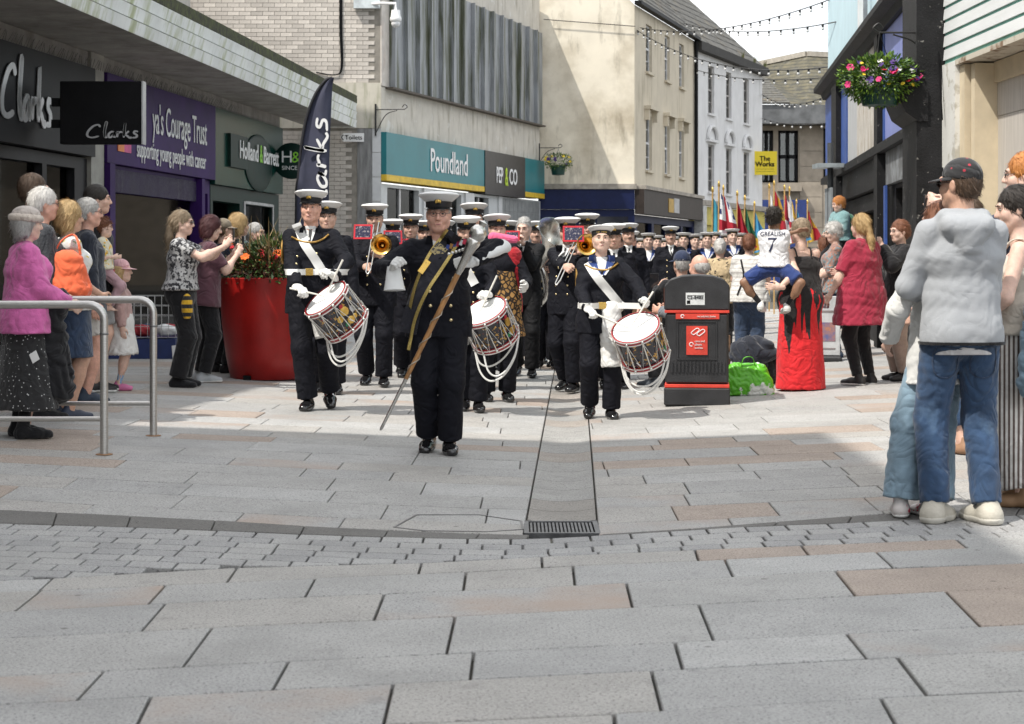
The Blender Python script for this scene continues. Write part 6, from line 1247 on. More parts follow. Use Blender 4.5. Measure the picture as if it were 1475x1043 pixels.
def aiguillette(p, S, sx, cross=True):
    m = MB()
    for k in range(3):
        r = .055+.012*k; pts = [p.sh[0 if sx < 0 else 1]+V3(sx*(.055+.004*k), r*math.sin(a)*1.0, -.035-.13*(1-math.cos(a))*.75) for a in [2*math.pi*i/18 for i in range(18)]]; m.tube([Vector(v) for v in pts], .009, 6, closed=True)
    m.build('gold_cord', CORD, p.root, True)
    if cross:
        q = catmull([(sx*.15, 0, 1.40), (sx*.07, 0, 1.365), (-sx*.03, 0, 1.355), (-sx*.10, 0, 1.38), (-sx*.15, 0, 1.42)], 6); h = hit(S, np.array([(v.x*p.g, -.7, v.z*p.g) for v in q]), np.tile([0, 1, 0], (len(q), 1)))-V3(0, .010, 0); MB().tube([Vector(v) for v in h], .009, 6).build('gold_cord', CORD, p.root, True)
def card(label, c, w, h, rx=-12, rz=0, par=None):
    o = MB().box(-w/2, w/2, -.006, .006, -h/2, h/2).build('music_card', REDC, None, bevel=.002); MB().box(-w/2+.018, w/2-.018, -.0075, -.0062, -h/2+.018, h/2-.018).build('printed_music', CARDP, o); o.location = c; o.rotation_euler = (R(rx), 0, R(rz)); tag(o, label, 'music card', 'red framed music cards'); return o
def bell_horn(m, a, d, r0, r1, L, k=24):
    """flared bell opening along d from point a"""
    d = Vector(d).normalized(); q = d.to_track_quat('Z', 'Y').to_matrix(); m.lathe([(r0+(r1-r0)*((i/10)**3.2), L*i/10) for i in range(11)]+[(r1*.97, L*.997)]+[(r0*.8+(r1*.95-r0*.8)*((i/10)**3.2), L*i/10) for i in range(9, -1, -1)], k, a, q, cap=False)
def trombone(label, mouth, bellc, slide_end, bell_dir=(0, -1, .05), r=.105):
    mouth = Vector(mouth); bc = Vector(bellc); se = Vector(slide_end); t = thing('trombone', label, 'trombone', mouth); z0 = mouth.copy(); L = lambda v: Vector(v)-z0; m = MB(); d = Vector(bell_dir).normalized(); bell_horn(m, L(bc-d*.26), d, .012, r, .26); m.build('bell', BRASS, t, True)
    m = MB(); off = Vector((.05, 0, .03)); m.tube([L(mouth), L(se)], .0075, 8); m.tube([L(mouth+off), L(se+off)], .0075, 8); m.tube(catmull([L(se), L(se+(se-mouth).normalized()*.05+off*.5), L(se+off)], 5), .0085, 8); m.build('slide', SILVP, t, True)
    m = MB(); b = bc-d*.26; m.tube(catmull([L(b), L(b-d*.22), L(b-d*.34+(mouth-b).normalized()*.06), L(b-d*.28+(mouth-b)*.6), L(mouth+off)], 6), .011, 8); m.build('tuning_slide', BRASS, t, True); MB().tube([L(mouth)+Vector((0, .05, 0)), L(mouth)], [.013, .008], 8).build('mouthpiece', SILVP, t, True); return t
G = 'members of the marching band'
# --- drum major
x0, y0, H0 = 632, 653, 1.755; L_ = Loc(x0, y0, 0, H0)
dm = Person('stout bespectacled drum major in front carrying the long mace', x0, y0, 0, H0, 1.17, feet=[(-.075, .10, 8, -6), (.075, -.02, 0, 6)], hands={'a': {'p': (-.285, -.36, 1.27), 'u': (.10, -.75, .45), 'n': (.7, 0, -.6), 'curl': 1.25, 'el': (-1, .4, -.5)}, 'b': {'p': (.245, -.34, 1.315), 'u': (-.90, -.25, -.10), 'n': (.1, .8, -.25), 'curl': 1.1, 'el': (1, .1, .25)}}, head=(0, 3, 0), skin='red', vox=.010, group=G, belly=1.15, fine=.0055, headk=1.05, sh=1.08, neck=1.15)
dm.browm = M('brow_grey', (.25, .2, .17), .8); naval(dm, 'peaked', GLOVE, 'grey', buttons_=False, glasses=True, hem=.80); S = dm.S
gauntlet(dm, 1, .30, .045, .085); gauntlet(dm, 0, .15, .045, .075, (.05, -.15, -1))
c_ = lambda px, py: ((px-x0)/205.0/dm.g, (1.35-(py-375)/205.0)/dm.g)
SASH = cloth('sash_navy', (.014, .014, .022)); front_ribbon(dm, S, [c_(655, 342), c_(634, 372), c_(612, 412), c_(597, 450), c_(590, 482)], .115, SASH, 'sash', lift=.006)
for pts in ([c_(645, 337), c_(622, 368), c_(604, 405), c_(594, 440), c_(589, 465)], [c_(664, 347), c_(645, 380), c_(618, 422), c_(600, 462), c_(591, 505)]): front_ribbon(dm, S, pts, .022, M('gold_lace', (.50, .38, .12), .5, .5, var=.3, scale=150), 'sash_edging', lift=.013)
buttons(dm, S, [c_(px, py) for px, py in ((622, 405), (621, 423), (622, 443), (650, 423), (650, 443), (650, 463))], .012)
def plate(p, S, x, z, w, h, mat, name, rot=0, th=.008, par=None):
    q = hit(S, np.array([[x*p.g, -.7, z*p.g]]), np.array([[0, 1, 0]]))[0]; o = MB().box(-w/2, w/2, -th, .004, -h/2, h/2).build(name, mat, par or p.root); o.location = (q[0], q[1]-.014, q[2]); o.rotation_euler = (R(-8), R(rot), 0); return o
x_, z_ = c_(633, 366); b1 = plate(dm, S, x_, z_, .085, .085, M('crest_patch', (.45, .36, .16), .5, col2=(.03, .03, .04), scale=60, lo=.48, hi=.52), 'sash_badge', 40); x_, z_ = c_(613, 389); plate(dm, S, x_, z_, .04, .10, GOLD, 'sash_buckle', 35)
x_, z_ = c_(648, 349); plate(dm, S, x_, z_, .045, .014, GOLD, 'wings_badge', 20)
RIB = [M('ribbon_'+k, v, .7) for k, v in {'blue': (.03, .06, .25), 'red': (.40, .02, .05), 'white': (.6, .6, .6), 'green': (.03, .15, .08), 'amber': (.4, .2, .05)}.items()]
for i in range(6):
    x_, z_ = c_(645+i*4.7, 362-i*1.6); plate(dm, S, x_, z_, .022, .036, RIB[(0, 4, 0, 1, 2, 1)[i]], 'medal_ribbon', 20); x_, z_ = c_(647+i*4.7, 371.5-i*1.6); q = hit(S, np.array([[x_*dm.g, -.7, z_*dm.g]]), np.array([[0, 1, 0]]))[0]; MB().ball((q[0], q[1]-.018, q[2]), (.013, .004, .013), 8, 5).build('medal', SILVP, dm.root, True)
# the mace
yd = dm.root.location.y; A_ = at(688, 337, yd-.395); B_ = at(548, 620, yd-.42); mc = thing('mace', 'long wooden drum major mace with silver head', 'mace', B_); d_ = (A_-B_); Ln = d_.length; q_ = d_.to_track_quat('Z', 'Y').to_matrix(); MW = M('malacca', (.34, .17, .06), .35, var=.35, scale=14, stretch=(1, 1, .3), coat=.3)
MB().lathe([(.006, 0), (.011, .02), (.010, .05), (.012, .36), (.013, .38)], 12, (0, 0, 0), q_).build('ferrule', SILVP, mc, True); MB().lathe([(.014, .38), (.017, .8), (.019, Ln-.30)], 12, (0, 0, 0), q_).build('staff', MW, mc, True); MB().lathe([(.019, Ln-.30), (.024, Ln-.26), (.030, Ln-.16), (.040, Ln-.10), (.050, Ln-.06), (.044, Ln-.045), (.058, Ln-.02), (.060, Ln+.02), (.040, Ln+.05), (.022, Ln+.06), (.03, Ln+.085), (.0, Ln+.10)], 18, (0, 0, 0), q_).build('mace_head', SILVP, mc, True)
m = MB(); m.tube([q_@Vector((math.cos(a*.9)*.021, math.sin(a*.9)*.021, .42+a*(Ln-.75)/30)) for a in range(31)], .004, 5); m.build('chain', M('chain_silver', (.45, .40, .33), .4, .8), mc, True)
# --- three side drummers
def sling(p, S, pts): front_ribbon(p, S, pts, .075, BELTW, 'drum_sling', lift=.006)
x1, y1, H1 = 448, 590, 1.84; L_ = Loc(x1, y1, 0, H1); yl = gp(x1, y1).y
d1 = Person('left side drummer in peaked cap beside the red planter', x1, y1, 0, H1, 1.08, feet=[(-.02, -.06, 0, -4), (.13, .20, 22, 8)], hands={'a': {'p': L_(427, 413, -.34), 'u': (.55, -.75, -.2), 'n': (.1, 0, -1), 'curl': 1.0}, 'b': {'p': L_(481, 398, -.36), 'u': (-.35, -.7, .35), 'n': (-.6, 0, -.7), 'curl': 1.0, 'el': (1, .5, -.3)}}, head=(-4, 0, 0), skin='red', vox=.010, group=G, fine=.006, neck=1.1)
naval(d1, 'peaked', GLOVE, 'brown', buttons_=False); S = d1.S; k1 = d1.g*159; c_ = lambda px, py: ((px-x1)/k1, (1.35-(py-375)/159.)/d1.g)
sling(d1, S, [c_(430, 338), c_(440, 362), c_(455, 385), c_(470, 410)]); belt(d1, S, c_(0, 403)[1], .05, BELTW); aiguillette(d1, S, -1); buttons(d1, S, [c_(432, 382), c_(458, 378), c_(432, 392)], .010)
sp = SDF(); sp.rc(d1.hip[1]+V3(0, -.06, -.08), d1.knee[1]+V3(0, -.045, .10), .115, .095, .03, flat=True); sp.noise = (.006, 30, 2); link('drum_apron', np_mesh('drum_apron', [sp.surf(.012)]), GLOVE, d1.root)
drum('left side drum with red hoops and royal crest', at(468, 429, yl-.42), (-.56, -.38, .74), side=R(-95), spin=0)
stick('drumstick in the right hand of the left drummer', at(424, 418, yl-.42)+Vector((-.04, .02, .015)), at(467, 430, yl-.45)+Vector((0, 0, .02))); stick('raised drumstick in the left hand of the left drummer', at(494, 374, yl-.44), at(470, 427, yl-.45)+Vector((0, 0, .02)))
x2, y2, H2 = 866, 603, 1.635; L_ = Loc(x2, y2, 0, H2); yr = gp(x2, y2).y; kr = 2600/yr
d2 = Person('right side drummer in round sailor cap and blue collar', x2, y2, 0, H2, 1.08, feet=[(-.10, .10, 14, -6), (.09, -.03, 0, 6)], hands={'a': {'p': L_(846, 445, -.30), 'u': (.45, -.75, -.30), 'n': (.3, 0, -1), 'curl': 1.0}, 'b': {'p': L_(930, 437, -.30), 'u': (.05, -.75, .35), 'n': (-.6, 0, -.6), 'curl': 1.0, 'el': (1, .4, -.2)}}, head=(2, -6, 0), skin='pale', vox=.010, group=G, female=True, fine=.0055)
naval(d2, 'sailor', GLOVE, 'brown', buttons_=False, shirt=False); S = d2.S; c_ = lambda px, py: ((px-x2)/kr/d2.g, (1.35-(py-375)/kr)/d2.g)
SCB = cloth('sailor_blue', (.02, .05, .20)); STR = M('white_tape', (.7, .7, .7), .8)
def sailor_collar(p, S):
    patch(p, S, [(1.475, -.055, .055), (1.42, -.05, .05), (1.36, -.03, .03), (1.30, -.004, .004)], SHIRT, 'white_front')
    for sx in (-1, 1):
        patch(p, S, [(1.49, sx*.05, sx*.115), (1.43, sx*.045, sx*.125), (1.38, sx*.034, sx*.085), (1.31, sx*.004, sx*.035)], SCB, 'sailor_collar', off=.009, cols=3); front_ribbon(p, S, [(sx*.118, 1.47), (sx*.112, 1.42), (sx*.075, 1.375), (sx*.028, 1.31)], .008, STR, 'collar_tape', lift=.008, n=12, th=.003); front_ribbon(p, S, [(sx*.100, 1.47), (sx*.094, 1.42), (sx*.062, 1.375), (sx*.018, 1.31)], .006, STR, 'collar_tape', lift=.008, n=12, th=.003)
sailor_collar(d2, S); sling(d2, S, [c_(846, 378), c_(858, 398), c_(876, 420), c_(898, 446)]); belt(d2, S, c_(0, 440)[1], .05, BELTW); aiguillette(d2, S, -1)
x_, z_ = c_(832, 432); 
sp = SDF(); sp.rc(d2.hip[1]+V3(-.01, -.08, .06), d2.knee[1]+V3(0, -.04, -.02), .092, .098, .03, flat=True, w=(1, 0, 0), fw=1.0); sp.noise = (.007, 30, 4); link('drum_apron', np_mesh('drum_apron', [sp.surf(.011)]), GLOVE, d2.root)
drum('right side drum with white head beside the litter bin', at(915, 471, yr-.42), (-.30, -.52, .80), side=R(-70))
stick('drumstick in the right hand of the sailor drummer', at(852, 450, yr-.36), at(905, 475, yr-.46)+Vector((0, 0, .015))); stick('raised drumstick in the left hand of the sailor drummer', at(941, 420, yr-.40), at(907, 476, yr-.46)+Vector((0, 0, .015)))
x3, y3, H3 = 672, 592, 1.69; L_ = Loc(x3, y3, 0, H3); ym = gp(x3, y3).y
d3 = Person('side drummer half hidden behind the drum major', x3, y3, 0, H3, 1.05, feet=[(-.02, .05, 10, -4), (.11, -.06, 0, 6)], hands={'a': (-.12, -.35, 1.02), 'b': {'p': L_(704, 424, -.30), 'u': (-.3, -.75, .1), 'n': (-.5, 0, -.8), 'curl': 1.0}}, head=(0, 8, 0), skin='skin', vox=.012, group=G)
naval(d3, 'peaked', GLOVE, 'dark', buttons_=True); sling(d3, d3.S, [(-.07, 1.45), (0, 1.3), (.08, 1.15)])
sp = SDF(); sp.rc(d3.hip[0]+V3(0, -.06, -.05), d3.knee[0]+V3(0, -.045, .10), .115, .095, .03, flat=True); link('drum_apron', np_mesh('drum_apron', [sp.surf(.014)]), GLOVE, d3.root)
drum('side drum with painted arms right of the drum major', at(696, 447, ym-.40), (-.36, -.45, .80), side=R(-85))
stick('drumstick held over the middle side drum', at(716, 397, ym-.42), at(690, 452, ym-.45))
# --- bass drummer's red and leopard cover behind the middle drummer
LEO = M('leopard_apron', (.40, .22, .07), .8, var=.2); layer(LEO, (.02, .012, .008), 'edge', 22, .16, .10, amount=1); RAP = cloth('red_tunic', (.42, .01, .02))
x4, y4 = 716, 578; b4 = Person('drummer in scarlet and leopard skin apron partly hidden in the second rank', x4, y4, 10, 1.74, 1.05, hands={'a': (-.2, -.3, 1.05), 'b': (.22, -.3, 1.1)}, vox=.014, group=G)
naval(b4, 'peaked', GLOVE, 'brown', shirt=False, buttons_=False); b4.skirt(LEO, 1.2, .62, .21, o=.03, name='leopard_apron'); front_ribbon(b4, b4.garments['leopard_apron'], [(-.15, .66), (0, .655), (.15, .66)], .05, RAP, 'red_trim'); S = SDF(); S.rc(b4.up(.16, -.02, 1.40), b4.up(.20, .02, .85), .07, .05, .04, flat=True); S.noise = (.01, 40, 1); link('red_drape', np_mesh('red_drape', [S.surf(.012)]), RAP, b4.root); yb4 = b4.root.location.y
S = SDF(); S.rc((-.10, 0, 0), (.10, .0, -.02), .05, .035, .03); o = link('drum_mallet', np_mesh('drum_mallet', [S.surf(.01)]), cloth('mallet_pink', (.75, .12, .25)), None); o.location = at(726, 342, yb4-.3); tag(o, 'pink padded drum beater above the second rank', 'beater')
# --- wind players
def player(label, x, y, H, hands, yaw=0, cap='peaked', head=(0, 6, 0), girth=1.0, vox=.015, hairc='brown', coat=None, shirt=True, skin='skin', feet=None, glasses=False, btn=True, female=False, fine=.0088):
    p = Person(label, x, y, yaw, H, girth, feet=feet or [(-.09, .12, 12, -5), (.09, -.06, 0, 5)], hands=hands, head=head, vox=vox, group=G, skin=skin, female=female, fine=fine); naval(p, cap, None, hairc, btn, shirt=shirt, coat=coat, glasses=glasses); return p
L_ = Loc(540, 556, 0, 1.83); p = player('trombone player behind the left drum', 540, 556, 1.83, {'a': {'p': L_(526, 384, -.40), 'curl': 1.0, 'n': (.5, 0, -.3)}, 'b': {'p': L_(551, 372, -.24), 'curl': 1.0}}, girth=1.1); yy = p.root.location.y
trombone('brass trombone held to the left of the drum major', p.H_(0, -.115, -.06)[0]*Vector((1, 0, 0))+p.root.location+Vector((0, p.H_(0, -.13, -.068)[1], p.H_(0, 0, -.068)[2])), at(549, 352, yy-.5), at(527, 392, yy-.62), r=.105); card('red music card clipped above the left trombone', at(523, 334, yy-.45), .19, .15, rz=-8)
p = player('officer in peaked cap just behind the left drummer', 472, 566, 1.80, {}, head=(0, 0, 0)); p = player('bandsman in peaked cap left of the drum major', 592, 545, 1.77, {'a': (-.06, -.32, 1.35), 'b': (.06, -.32, 1.35)}); card('red music card left of the drum major', at(566, 342, p.root.location.y-.4), .20, .15, rz=10); card('small red music card at the drum major shoulder', at(584, 352, p.root.location.y-.35), .16, .12)
p = player('bandsman in white cap glimpsed in the third rank', 566, 538, 1.72, {'a': (-.06, -.3, 1.3), 'b': (.06, -.3, 1.3)}); p = player('tall officer behind the right shoulder of the drum major', 683, 560, 1.88, {}, head=(8, 0, 0))
p = player('sailor in round cap behind the pink drum beater', 715, 548, 1.83, {'a': (-.05, -.3, 1.35), 'b': (.08, -.3, 1.35)}, cap='sailor', shirt=False); sailor_collar(p, p.S)
L_ = Loc(753, 543, -6, 1.83); p = player('grey haired cornet player in a dark suit', 755, 543, 1.83, {'a': {'p': L_(738, 350, -.30), 'curl': 1.0}, 'b': {'p': L_(752, 352, -.28), 'curl': 1.0}}, yaw=-6, cap=None, hairc='grey', coat=NAVY2, skin='pale', btn=False, head=(-10, 10, 0)); yy = p.root.location.y
t = thing('cornet', 'silver cornet played by the grey haired man', 'cornet', at(744, 347, yy-.30)); m = MB(); bell_horn(m, (0, -.12, 0), (-.35, -1, -.05), .010, .06, .16); m.build('bell', SILVP, t, True); m = MB(); m.tube(catmull([(.02, .1, .01), (.0, -.1, .01), (-.02, -.2, 0), (.02, -.14, -.06), (.03, .02, -.06), (0, -.12, 0)], 5), .008, 6); [m.tube([(.0, -.04+i*.03, -.07), (.0, -.04+i*.03, .05)], .010, 6) for i in range(3)]; m.build('valves', SILVP, t, True); card('red music card in front of the cornet player', at(738, 340, yy-.42), .17, .12, rz=-10)
p = player('bandsman in double breasted jacket under the big tuba bell', 788, 530, 1.76, {'a': (-.12, -.3, 1.2), 'b': (.1, -.3, 1.2)}); yy = p.root.location.y; t = thing('tuba', 'silver tuba with its big bell tilted over the heads', 'tuba', at(768, 383, yy-.30)); m = MB(); bell_horn(m, (0, 0, -.1), (.42, -.58, .70), .06, .27, .72, 28); m.build('bell', SILVP, t, True); m = MB(); m.tube(catmull([(0, 0, -.1), (-.12, .05, -.35), (.0, .02, -.52), (.16, -.05, -.35), (.12, -.08, -.05), (0, .05, .12)], 7), .045, 10); m.build('body_tubing', SILVP, t, True); card('red music card below the tuba bell', at(791, 355, yy-.45), .2, .13)
L_ = Loc(816, 563, -28, 1.77); p = player('big bandsman with a trombone left of the sailor drummer', 818, 563, 1.77, {'a': {'p': L_(812, 384, -.42), 'curl': 1.0, 'n': (.5, 0, -.3)}, 'b': {'p': L_(836, 365, -.22), 'curl': 1.0}}, yaw=-28, girth=1.18, vox=.012, head=(15, 6, 0)); yy = p.root.location.y
trombone('brass trombone with slide pointing down left of the sailor drummer', at(828, 346, yy-.14), at(846, 352, yy-.42), at(800, 408, yy-.62), (.15, -1, .1), r=.11); card('red music card beside the sailor drummer cap', at(826, 337, yy-.40), .215, .165)
p = player('officer whose cap shows above the trombone player', 846, 548, 1.85, {}); p = player('bandsman hidden behind the sailor drummer', 884, 560, 1.70, {})
FARB = ((612, 541, 3, 'bandsman in the third rank just left of the drum major'), (640, 533, 0, 'bandsman in the far rank hidden by the drum major'), (732, 533, -5, 'bandsman in the far rank beside the cornet player'), (772, 524, 4, 'bandsman in the far rank below the tuba'), (806, 528, -8, 'bandsman in the far rank behind the right trombone'), (866, 528, 0, 'bandsman in the far rank behind the sailor drummer'), (905, 522, 8, 'bandsman at the right end of the far rank'))
# --- column of sailors marching behind: built once, then copied with their parts
def copy_person(src, label, x, y, yaw=0, k=1.0):
    r = src.root.copy(); COL.objects.link(r); r['label'] = label; q = gp(x, y); r.location = q; r.rotation_euler = (0, 0, R(yaw)); r.scale = (k, k, k)
    for c in src.root.children:
        d = c.copy(); COL.objects.link(d); d.parent = r
        for e in c.children: f = e.copy(); COL.objects.link(f); f.parent = d
    return r
GS = 'sailors marching behind the band'
sA = Person('young sailor in round cap nearest the moustached officer', 934, 494, 0, 1.74, 1.0, vox=.018, fine=.009, group=GS, feet=[(-.09, .1, 12, -5), (.09, -.06, 0, 5)], skin='pale'); naval(sA, 'sailor', None, 'brown', False, shirt=False, vox=.018); sailor_collar(sA, sA.S)
sB = Person('moustached officer in the middle of the marching column', 966, 494, 0, 1.80, 1.08, vox=.018, fine=.009, group=GS, feet=[(-.09, -.06, 0, -5), (.09, .1, 12, 5)]); naval(sB, 'peaked', None, 'brown', True, vox=.018); m = MB(); m.tube([sB.H_(-.03, -.098, -.052), sB.H_(0, -.106, -.046), sB.H_(.03, -.098, -.052)], [.004, .008, .004], 6); m.build('moustache', MAT_BROW, sB.root, True)
for i, (x, y, yaw, lab) in enumerate(FARB): copy_person(sB, lab, x, y, yaw, .95+.02*(i % 4))
sC = Person('officer with a medal at the left front of the marching column', 909, 500, 6, 1.74, 1.12, vox=.016, fine=.008, group=GS, hands={'a': (-.05, -.28, 1.3), 'b': (.05, -.28, 1.3)}, skin='red'); naval(sC, 'peaked', None, 'grey', True, vox=.016, glasses=True)
MB().ball((.02, -.17, 1.22), (.02, .006, .03), 8, 5).build('medal', M('medal_ribbon_red', (.45, .03, .08), .6), sC.root, True)
copy_person(sC, 'officer looking left beside the sailor drummer shoulder', 891, 498, -20, .99)
for i, (x, y, lab) in enumerate(((946, 484, 'sailor seen between two others left of the officer'), (985, 488, 'sailor just right of the moustached officer'), (1001, 481, 'sailor behind the navy baseball cap'), (1019, 486, 'sailor left of the leopard print top'), (923, 478, 'sailor in the far rank near the column left'), (957, 474, 'sailor in the far rank behind the officer'), (1055, 484, 'sailor right of the leopard print top'), (1066, 476, 'sailor glimpsed beside the brown haired woman'), (975, 470, 'furthest sailor under the brown shop sign'), (1010, 470, 'furthest sailor under the flags'), (1045, 468, 'sailor below the union flag'), (1030, 474, 'sailor in line with the red flag'))):
    copy_person(sA, lab, x, y, random.Random(i).uniform(-12, 12), .97+.05*random.Random(i+9).random())
# --- standards carried at the back
def flagpole(label, x, Y, top, cols, w=.5, h=.95, lean=0, seed=0):
    b = Vector(((x-CX)*Y/FPX, Y, gz((x-CX)*Y/FPX, Y))); zt = at(0, top, Y).z; t = thing('standard', label, 'flag', b, 0, 'standards carried at the rear'); MB().tube([(0, 0, 0), (lean, 0, zt-.12)], .016, 8).build('pole', M('pole_wood', (.45, .28, .10), .5), t); MB().lathe([(.0, .14), (.02, .08), (.028, .02), (.012, 0)], 8, (lean, 0, zt-.12)).build('finial', GOLD, t, True)
    vs = []; NX, NZ = 12, 12; rr = random.Random(seed)
    for j in range(NZ+1):
        for i in range(NX+1):
            u, v = i/NX, j/NZ; sp = w*(.45+1.0*v); vs.append((lean*(1-v*.4)+u*sp*(.55+.1*math.sin(v*3+seed)), .05*math.sin(u*11+v*2+seed)*(.4+v), zt-.2-h*v*(1-.12*u)-u*.28*(1-v)))
    m = MB(); m.add(vs, [(j*(NX+1)+i, j*(NX+1)+i+1, (j+1)*(NX+1)+i+1, (j+1)*(NX+1)+i) for j in range(NZ) for i in range(NX)]); k = []
    for j in range(NZ):
        for i in range(NX):
            u, v = (i+.5)/NX, (j+.5)/NZ
            if cols[0] == 'union': k.append(1 if abs(u-.5) < .10 or abs(v-.5) < .10 else 2 if abs(u-.5) < .18 or abs(v-.5) < .17 or abs(u-v) < .10 or abs(u+v-1) < .10 else 0)
            elif cols[0] == 'quarters': k.append(1 if (u < .5) == (v < .5) else 2 if abs(u-v) < .12 else 0)
            else: k.append(0 if v < .65 or len(cols) < 3 else 1)
    m.m = k; ms = [M('flag_'+c, FC[c], .8, var=.12) for c in ((('navy', 'red', 'white')) if cols[0] == 'union' else cols[1:])]; o = m.build('flag', ms, t, True, fix=False); return t
FC = {'navy': (.015, .025, .12), 'red': (.34, .01, .025), 'white': (.70, .70, .70), 'sky': (.04, .26, .36), 'gold': (.50, .30, .03), 'green': (.02, .12, .06), 'dark': (.02, .03, .03), 'blue': (.05, .25, .45)}
for a in (('sky blue standard at the left end of the flags', 1025, 36, 276, ('plain', 'sky'), .55, 1.0, .02, 1), ('union flag hanging among the standards', 1034, 35, 268, ('union',), .75, 1.3, .02, 2), ('red and gold standard behind the union flag', 1040, 38, 274, ('quarters', 'gold', 'red', 'white'), .5, .9, .03, 3), ('dark red standard hanging straight', 1062, 37, 283, ('plain', 'red'), .45, 1.1, .0, 4), ('dark green standard next to the red one', 1071, 39, 290, ('plain', 'green', 'gold'), .4, 1.1, .03, 5), ('blue standard below the yellow projecting sign', 1083, 41, 299, ('plain', 'blue'), .45, 1.0, .06, 6), ('yellow and white standard left of the boy in the shirt', 1108, 42, 274, ('quarters', 'gold', 'white', 'red'), .45, 1.1, .0, 7), ('tall yellow standard with finial against the blue hoarding', 1115, 40, 270, ('quarters', 'gold', 'red', 'gold'), .5, 1.3, .0, 8), ('white and red standard right of the tall yellow one', 1130, 41, 276, ('quarters', 'white', 'red', 'navy'), .45, 1.2, .0, 9), ('gold edged standard in the right cluster', 1136, 43, 278, ('quarters', 'gold', 'white', 'navy'), .45, 1.2, .02, 10), ('small blue standard right of the cluster', 1146, 44, 296, ('plain', 'blue'), .4, .9, .02, 11), ('distant gold and red standard above the black tank top', 1163, 45, 296, ('quarters', 'gold', 'red', 'navy'), .4, .9, .0, 12)): flagpole(*a)
# ---------------------------------------------------------------- spectators
def hh(x, yf, yt): return (yf-yt)*gp(x, yf).y/FPX
GL_, GR_ = 'spectators on the left', 'spectators on the right'
C = lambda n_, c, **k: cloth(n_, c, **k)
BLKC = C('cloth_black', (.010, .010, .012), spec=.25); DEN = C('denim_mid', (.024, .058, .125), var=.25, scale=5, wr=.5); layer(DEN, (.13, .21, .31), 'noise', 4.5, .56, .74, amount=.6); DEND = C('denim_dark', (.022, .042, .085), var=.25); DENL = C('denim_light', (.22, .32, .40), var=.2, scale=5)
TRN = M('trainer_white', (.66, .66, .64), .6); TRB = M('trainer_black', (.015, .015, .016), .6); SOLE = M('sole_white', (.70, .70, .68), .7)
# left group
p = Person('woman in pink knitted sweater and fur brimmed hat', 38, 630, 118, hh(38, 630, 300), 1.12, hands={'a': (-.16, -.28, 1.02), 'b': (.16, -.28, 1.05)}, female=True, group=GL_, vox=.012, head=(0, 4, 0), skin='pale')
PINK = C('pink_knit', (.60, .13, .36), var=.10, bump=.10, bscale=70); p.body(bare_arms=False); p.top('sweater', PINK, o=.032, hem=.80, fold=(.006, 30), sleeve_o=.026); DOT = C('dotted_skirt', (.012, .012, .013)); layer(DOT, (.60, .60, .60), 'voronoi', 40, .20, .12); p.skirt(DOT, 1.0, .22, .24); p.shoes(BLKC, boot=True, o=.012, name='boot'); p.hair(HAIR['grey'], 'bob', capped=True)
KN = C('knit_hat', (.50, .44, .40), bump=.3, bscale=50); S = SDF(); S.el(p.H_(0, .02, .065), V3(.105, .115, .075)*p.hs, p.hr); ht = p.add('hat', S, KN, .009); S = SDF(); [S.rc(p.H_(.098*math.cos(R(k*20)), .02+.108*math.sin(R(k*20)), .040), p.H_(.098*math.cos(R(k*20+20)), .02+.108*math.sin(R(k*20+20)), .040), .024, .024, .01) for k in range(18)]; S.noise = (.005, 160, 1); link('fur_brim', np_mesh('fur_brim', [S.surf(.008)]), C('fur_cream', (.62, .54, .47), bump=.4, bscale=120), ht)
S = SDF(); S.rc((.0, 0, .95), (.02, 0, .35), .10, .15, .05, (1, 0, 0), 1.5); S.rc((-.1, 0, .92), (.14, 0, .93), .09, .09, .05); S.noise = (.016, 26, 1); o = link('coat', np_mesh('coat', [S.surf(.012)]), BLKC, None); q = gp(62, 628); o.location = (q.x, q.y-.12, q.z); tag(o, 'black coat draped over the arm of the woman in pink', 'coat'); MB().prism([(0, 0), (.045, .03), (.02, .09), (-.025, .06)], -.003, .003).build('care_label', SHIRT, o).location = (.02, -.22, .52)
p = Person('grey haired man in dark knitted jacket behind the pink sweater', 62, 604, 115, hh(62, 604, 272), 1.1, group=GL_, head=(0, 3, 0), skin='red'); p.body(bare_arms=False); p.top('jacket', C('charcoal_knit', (.032, .035, .042), bump=.3, bscale=50), o=.025, hem=.80, hood=False); p.trousers(BLKC); p.shoes(BLKC); p.hair(HAIR['white'], 'short', vol=.014); p.glasses()
p = Person('brown haired man at the shoe shop window', 48, 596, 120, hh(48, 596, 252), 1.0, group=GL_, vox=.015); p.body(bare_arms=False); p.top('jacket', C('coat_grey', (.05, .05, .055)), hem=.78); p.trousers(BLKC); p.shoes(BLKC); p.hair(HAIR['brown'], 'short')
p = Person('blonde woman in sleeveless floral top and denim skirt', 99, 603, 122, hh(99, 603, 292), 1.2, group=GL_, female=True, vox=.015, skin='tan', hands={'a': (-.2, -.2, 1.0), 'b': (.22, -.22, 1.02)}); FLR = C('floral_white', (.68, .68, .66)); layer(FLR, (.60, .45, .06), 'noise', 16, .60, .64); layer(FLR, (.04, .10, .30), 'noise', 13, .63, .67); layer(FLR, (.10, .30, .08), 'noise', 19, .64, .68)
p.body(bare_legs=True, feet=True); p.top('top', FLR, o=.016, sleeve=.12, hem=.88); p.skirt(DEND, 1.0, .50, .19, pleat=.002); p.shoes(M('sandal_navy', (.03, .04, .07), .6), o=.003, name='sandal', solez=.02); p.hair(HAIR['blonde'], 'bob', vol=.022)
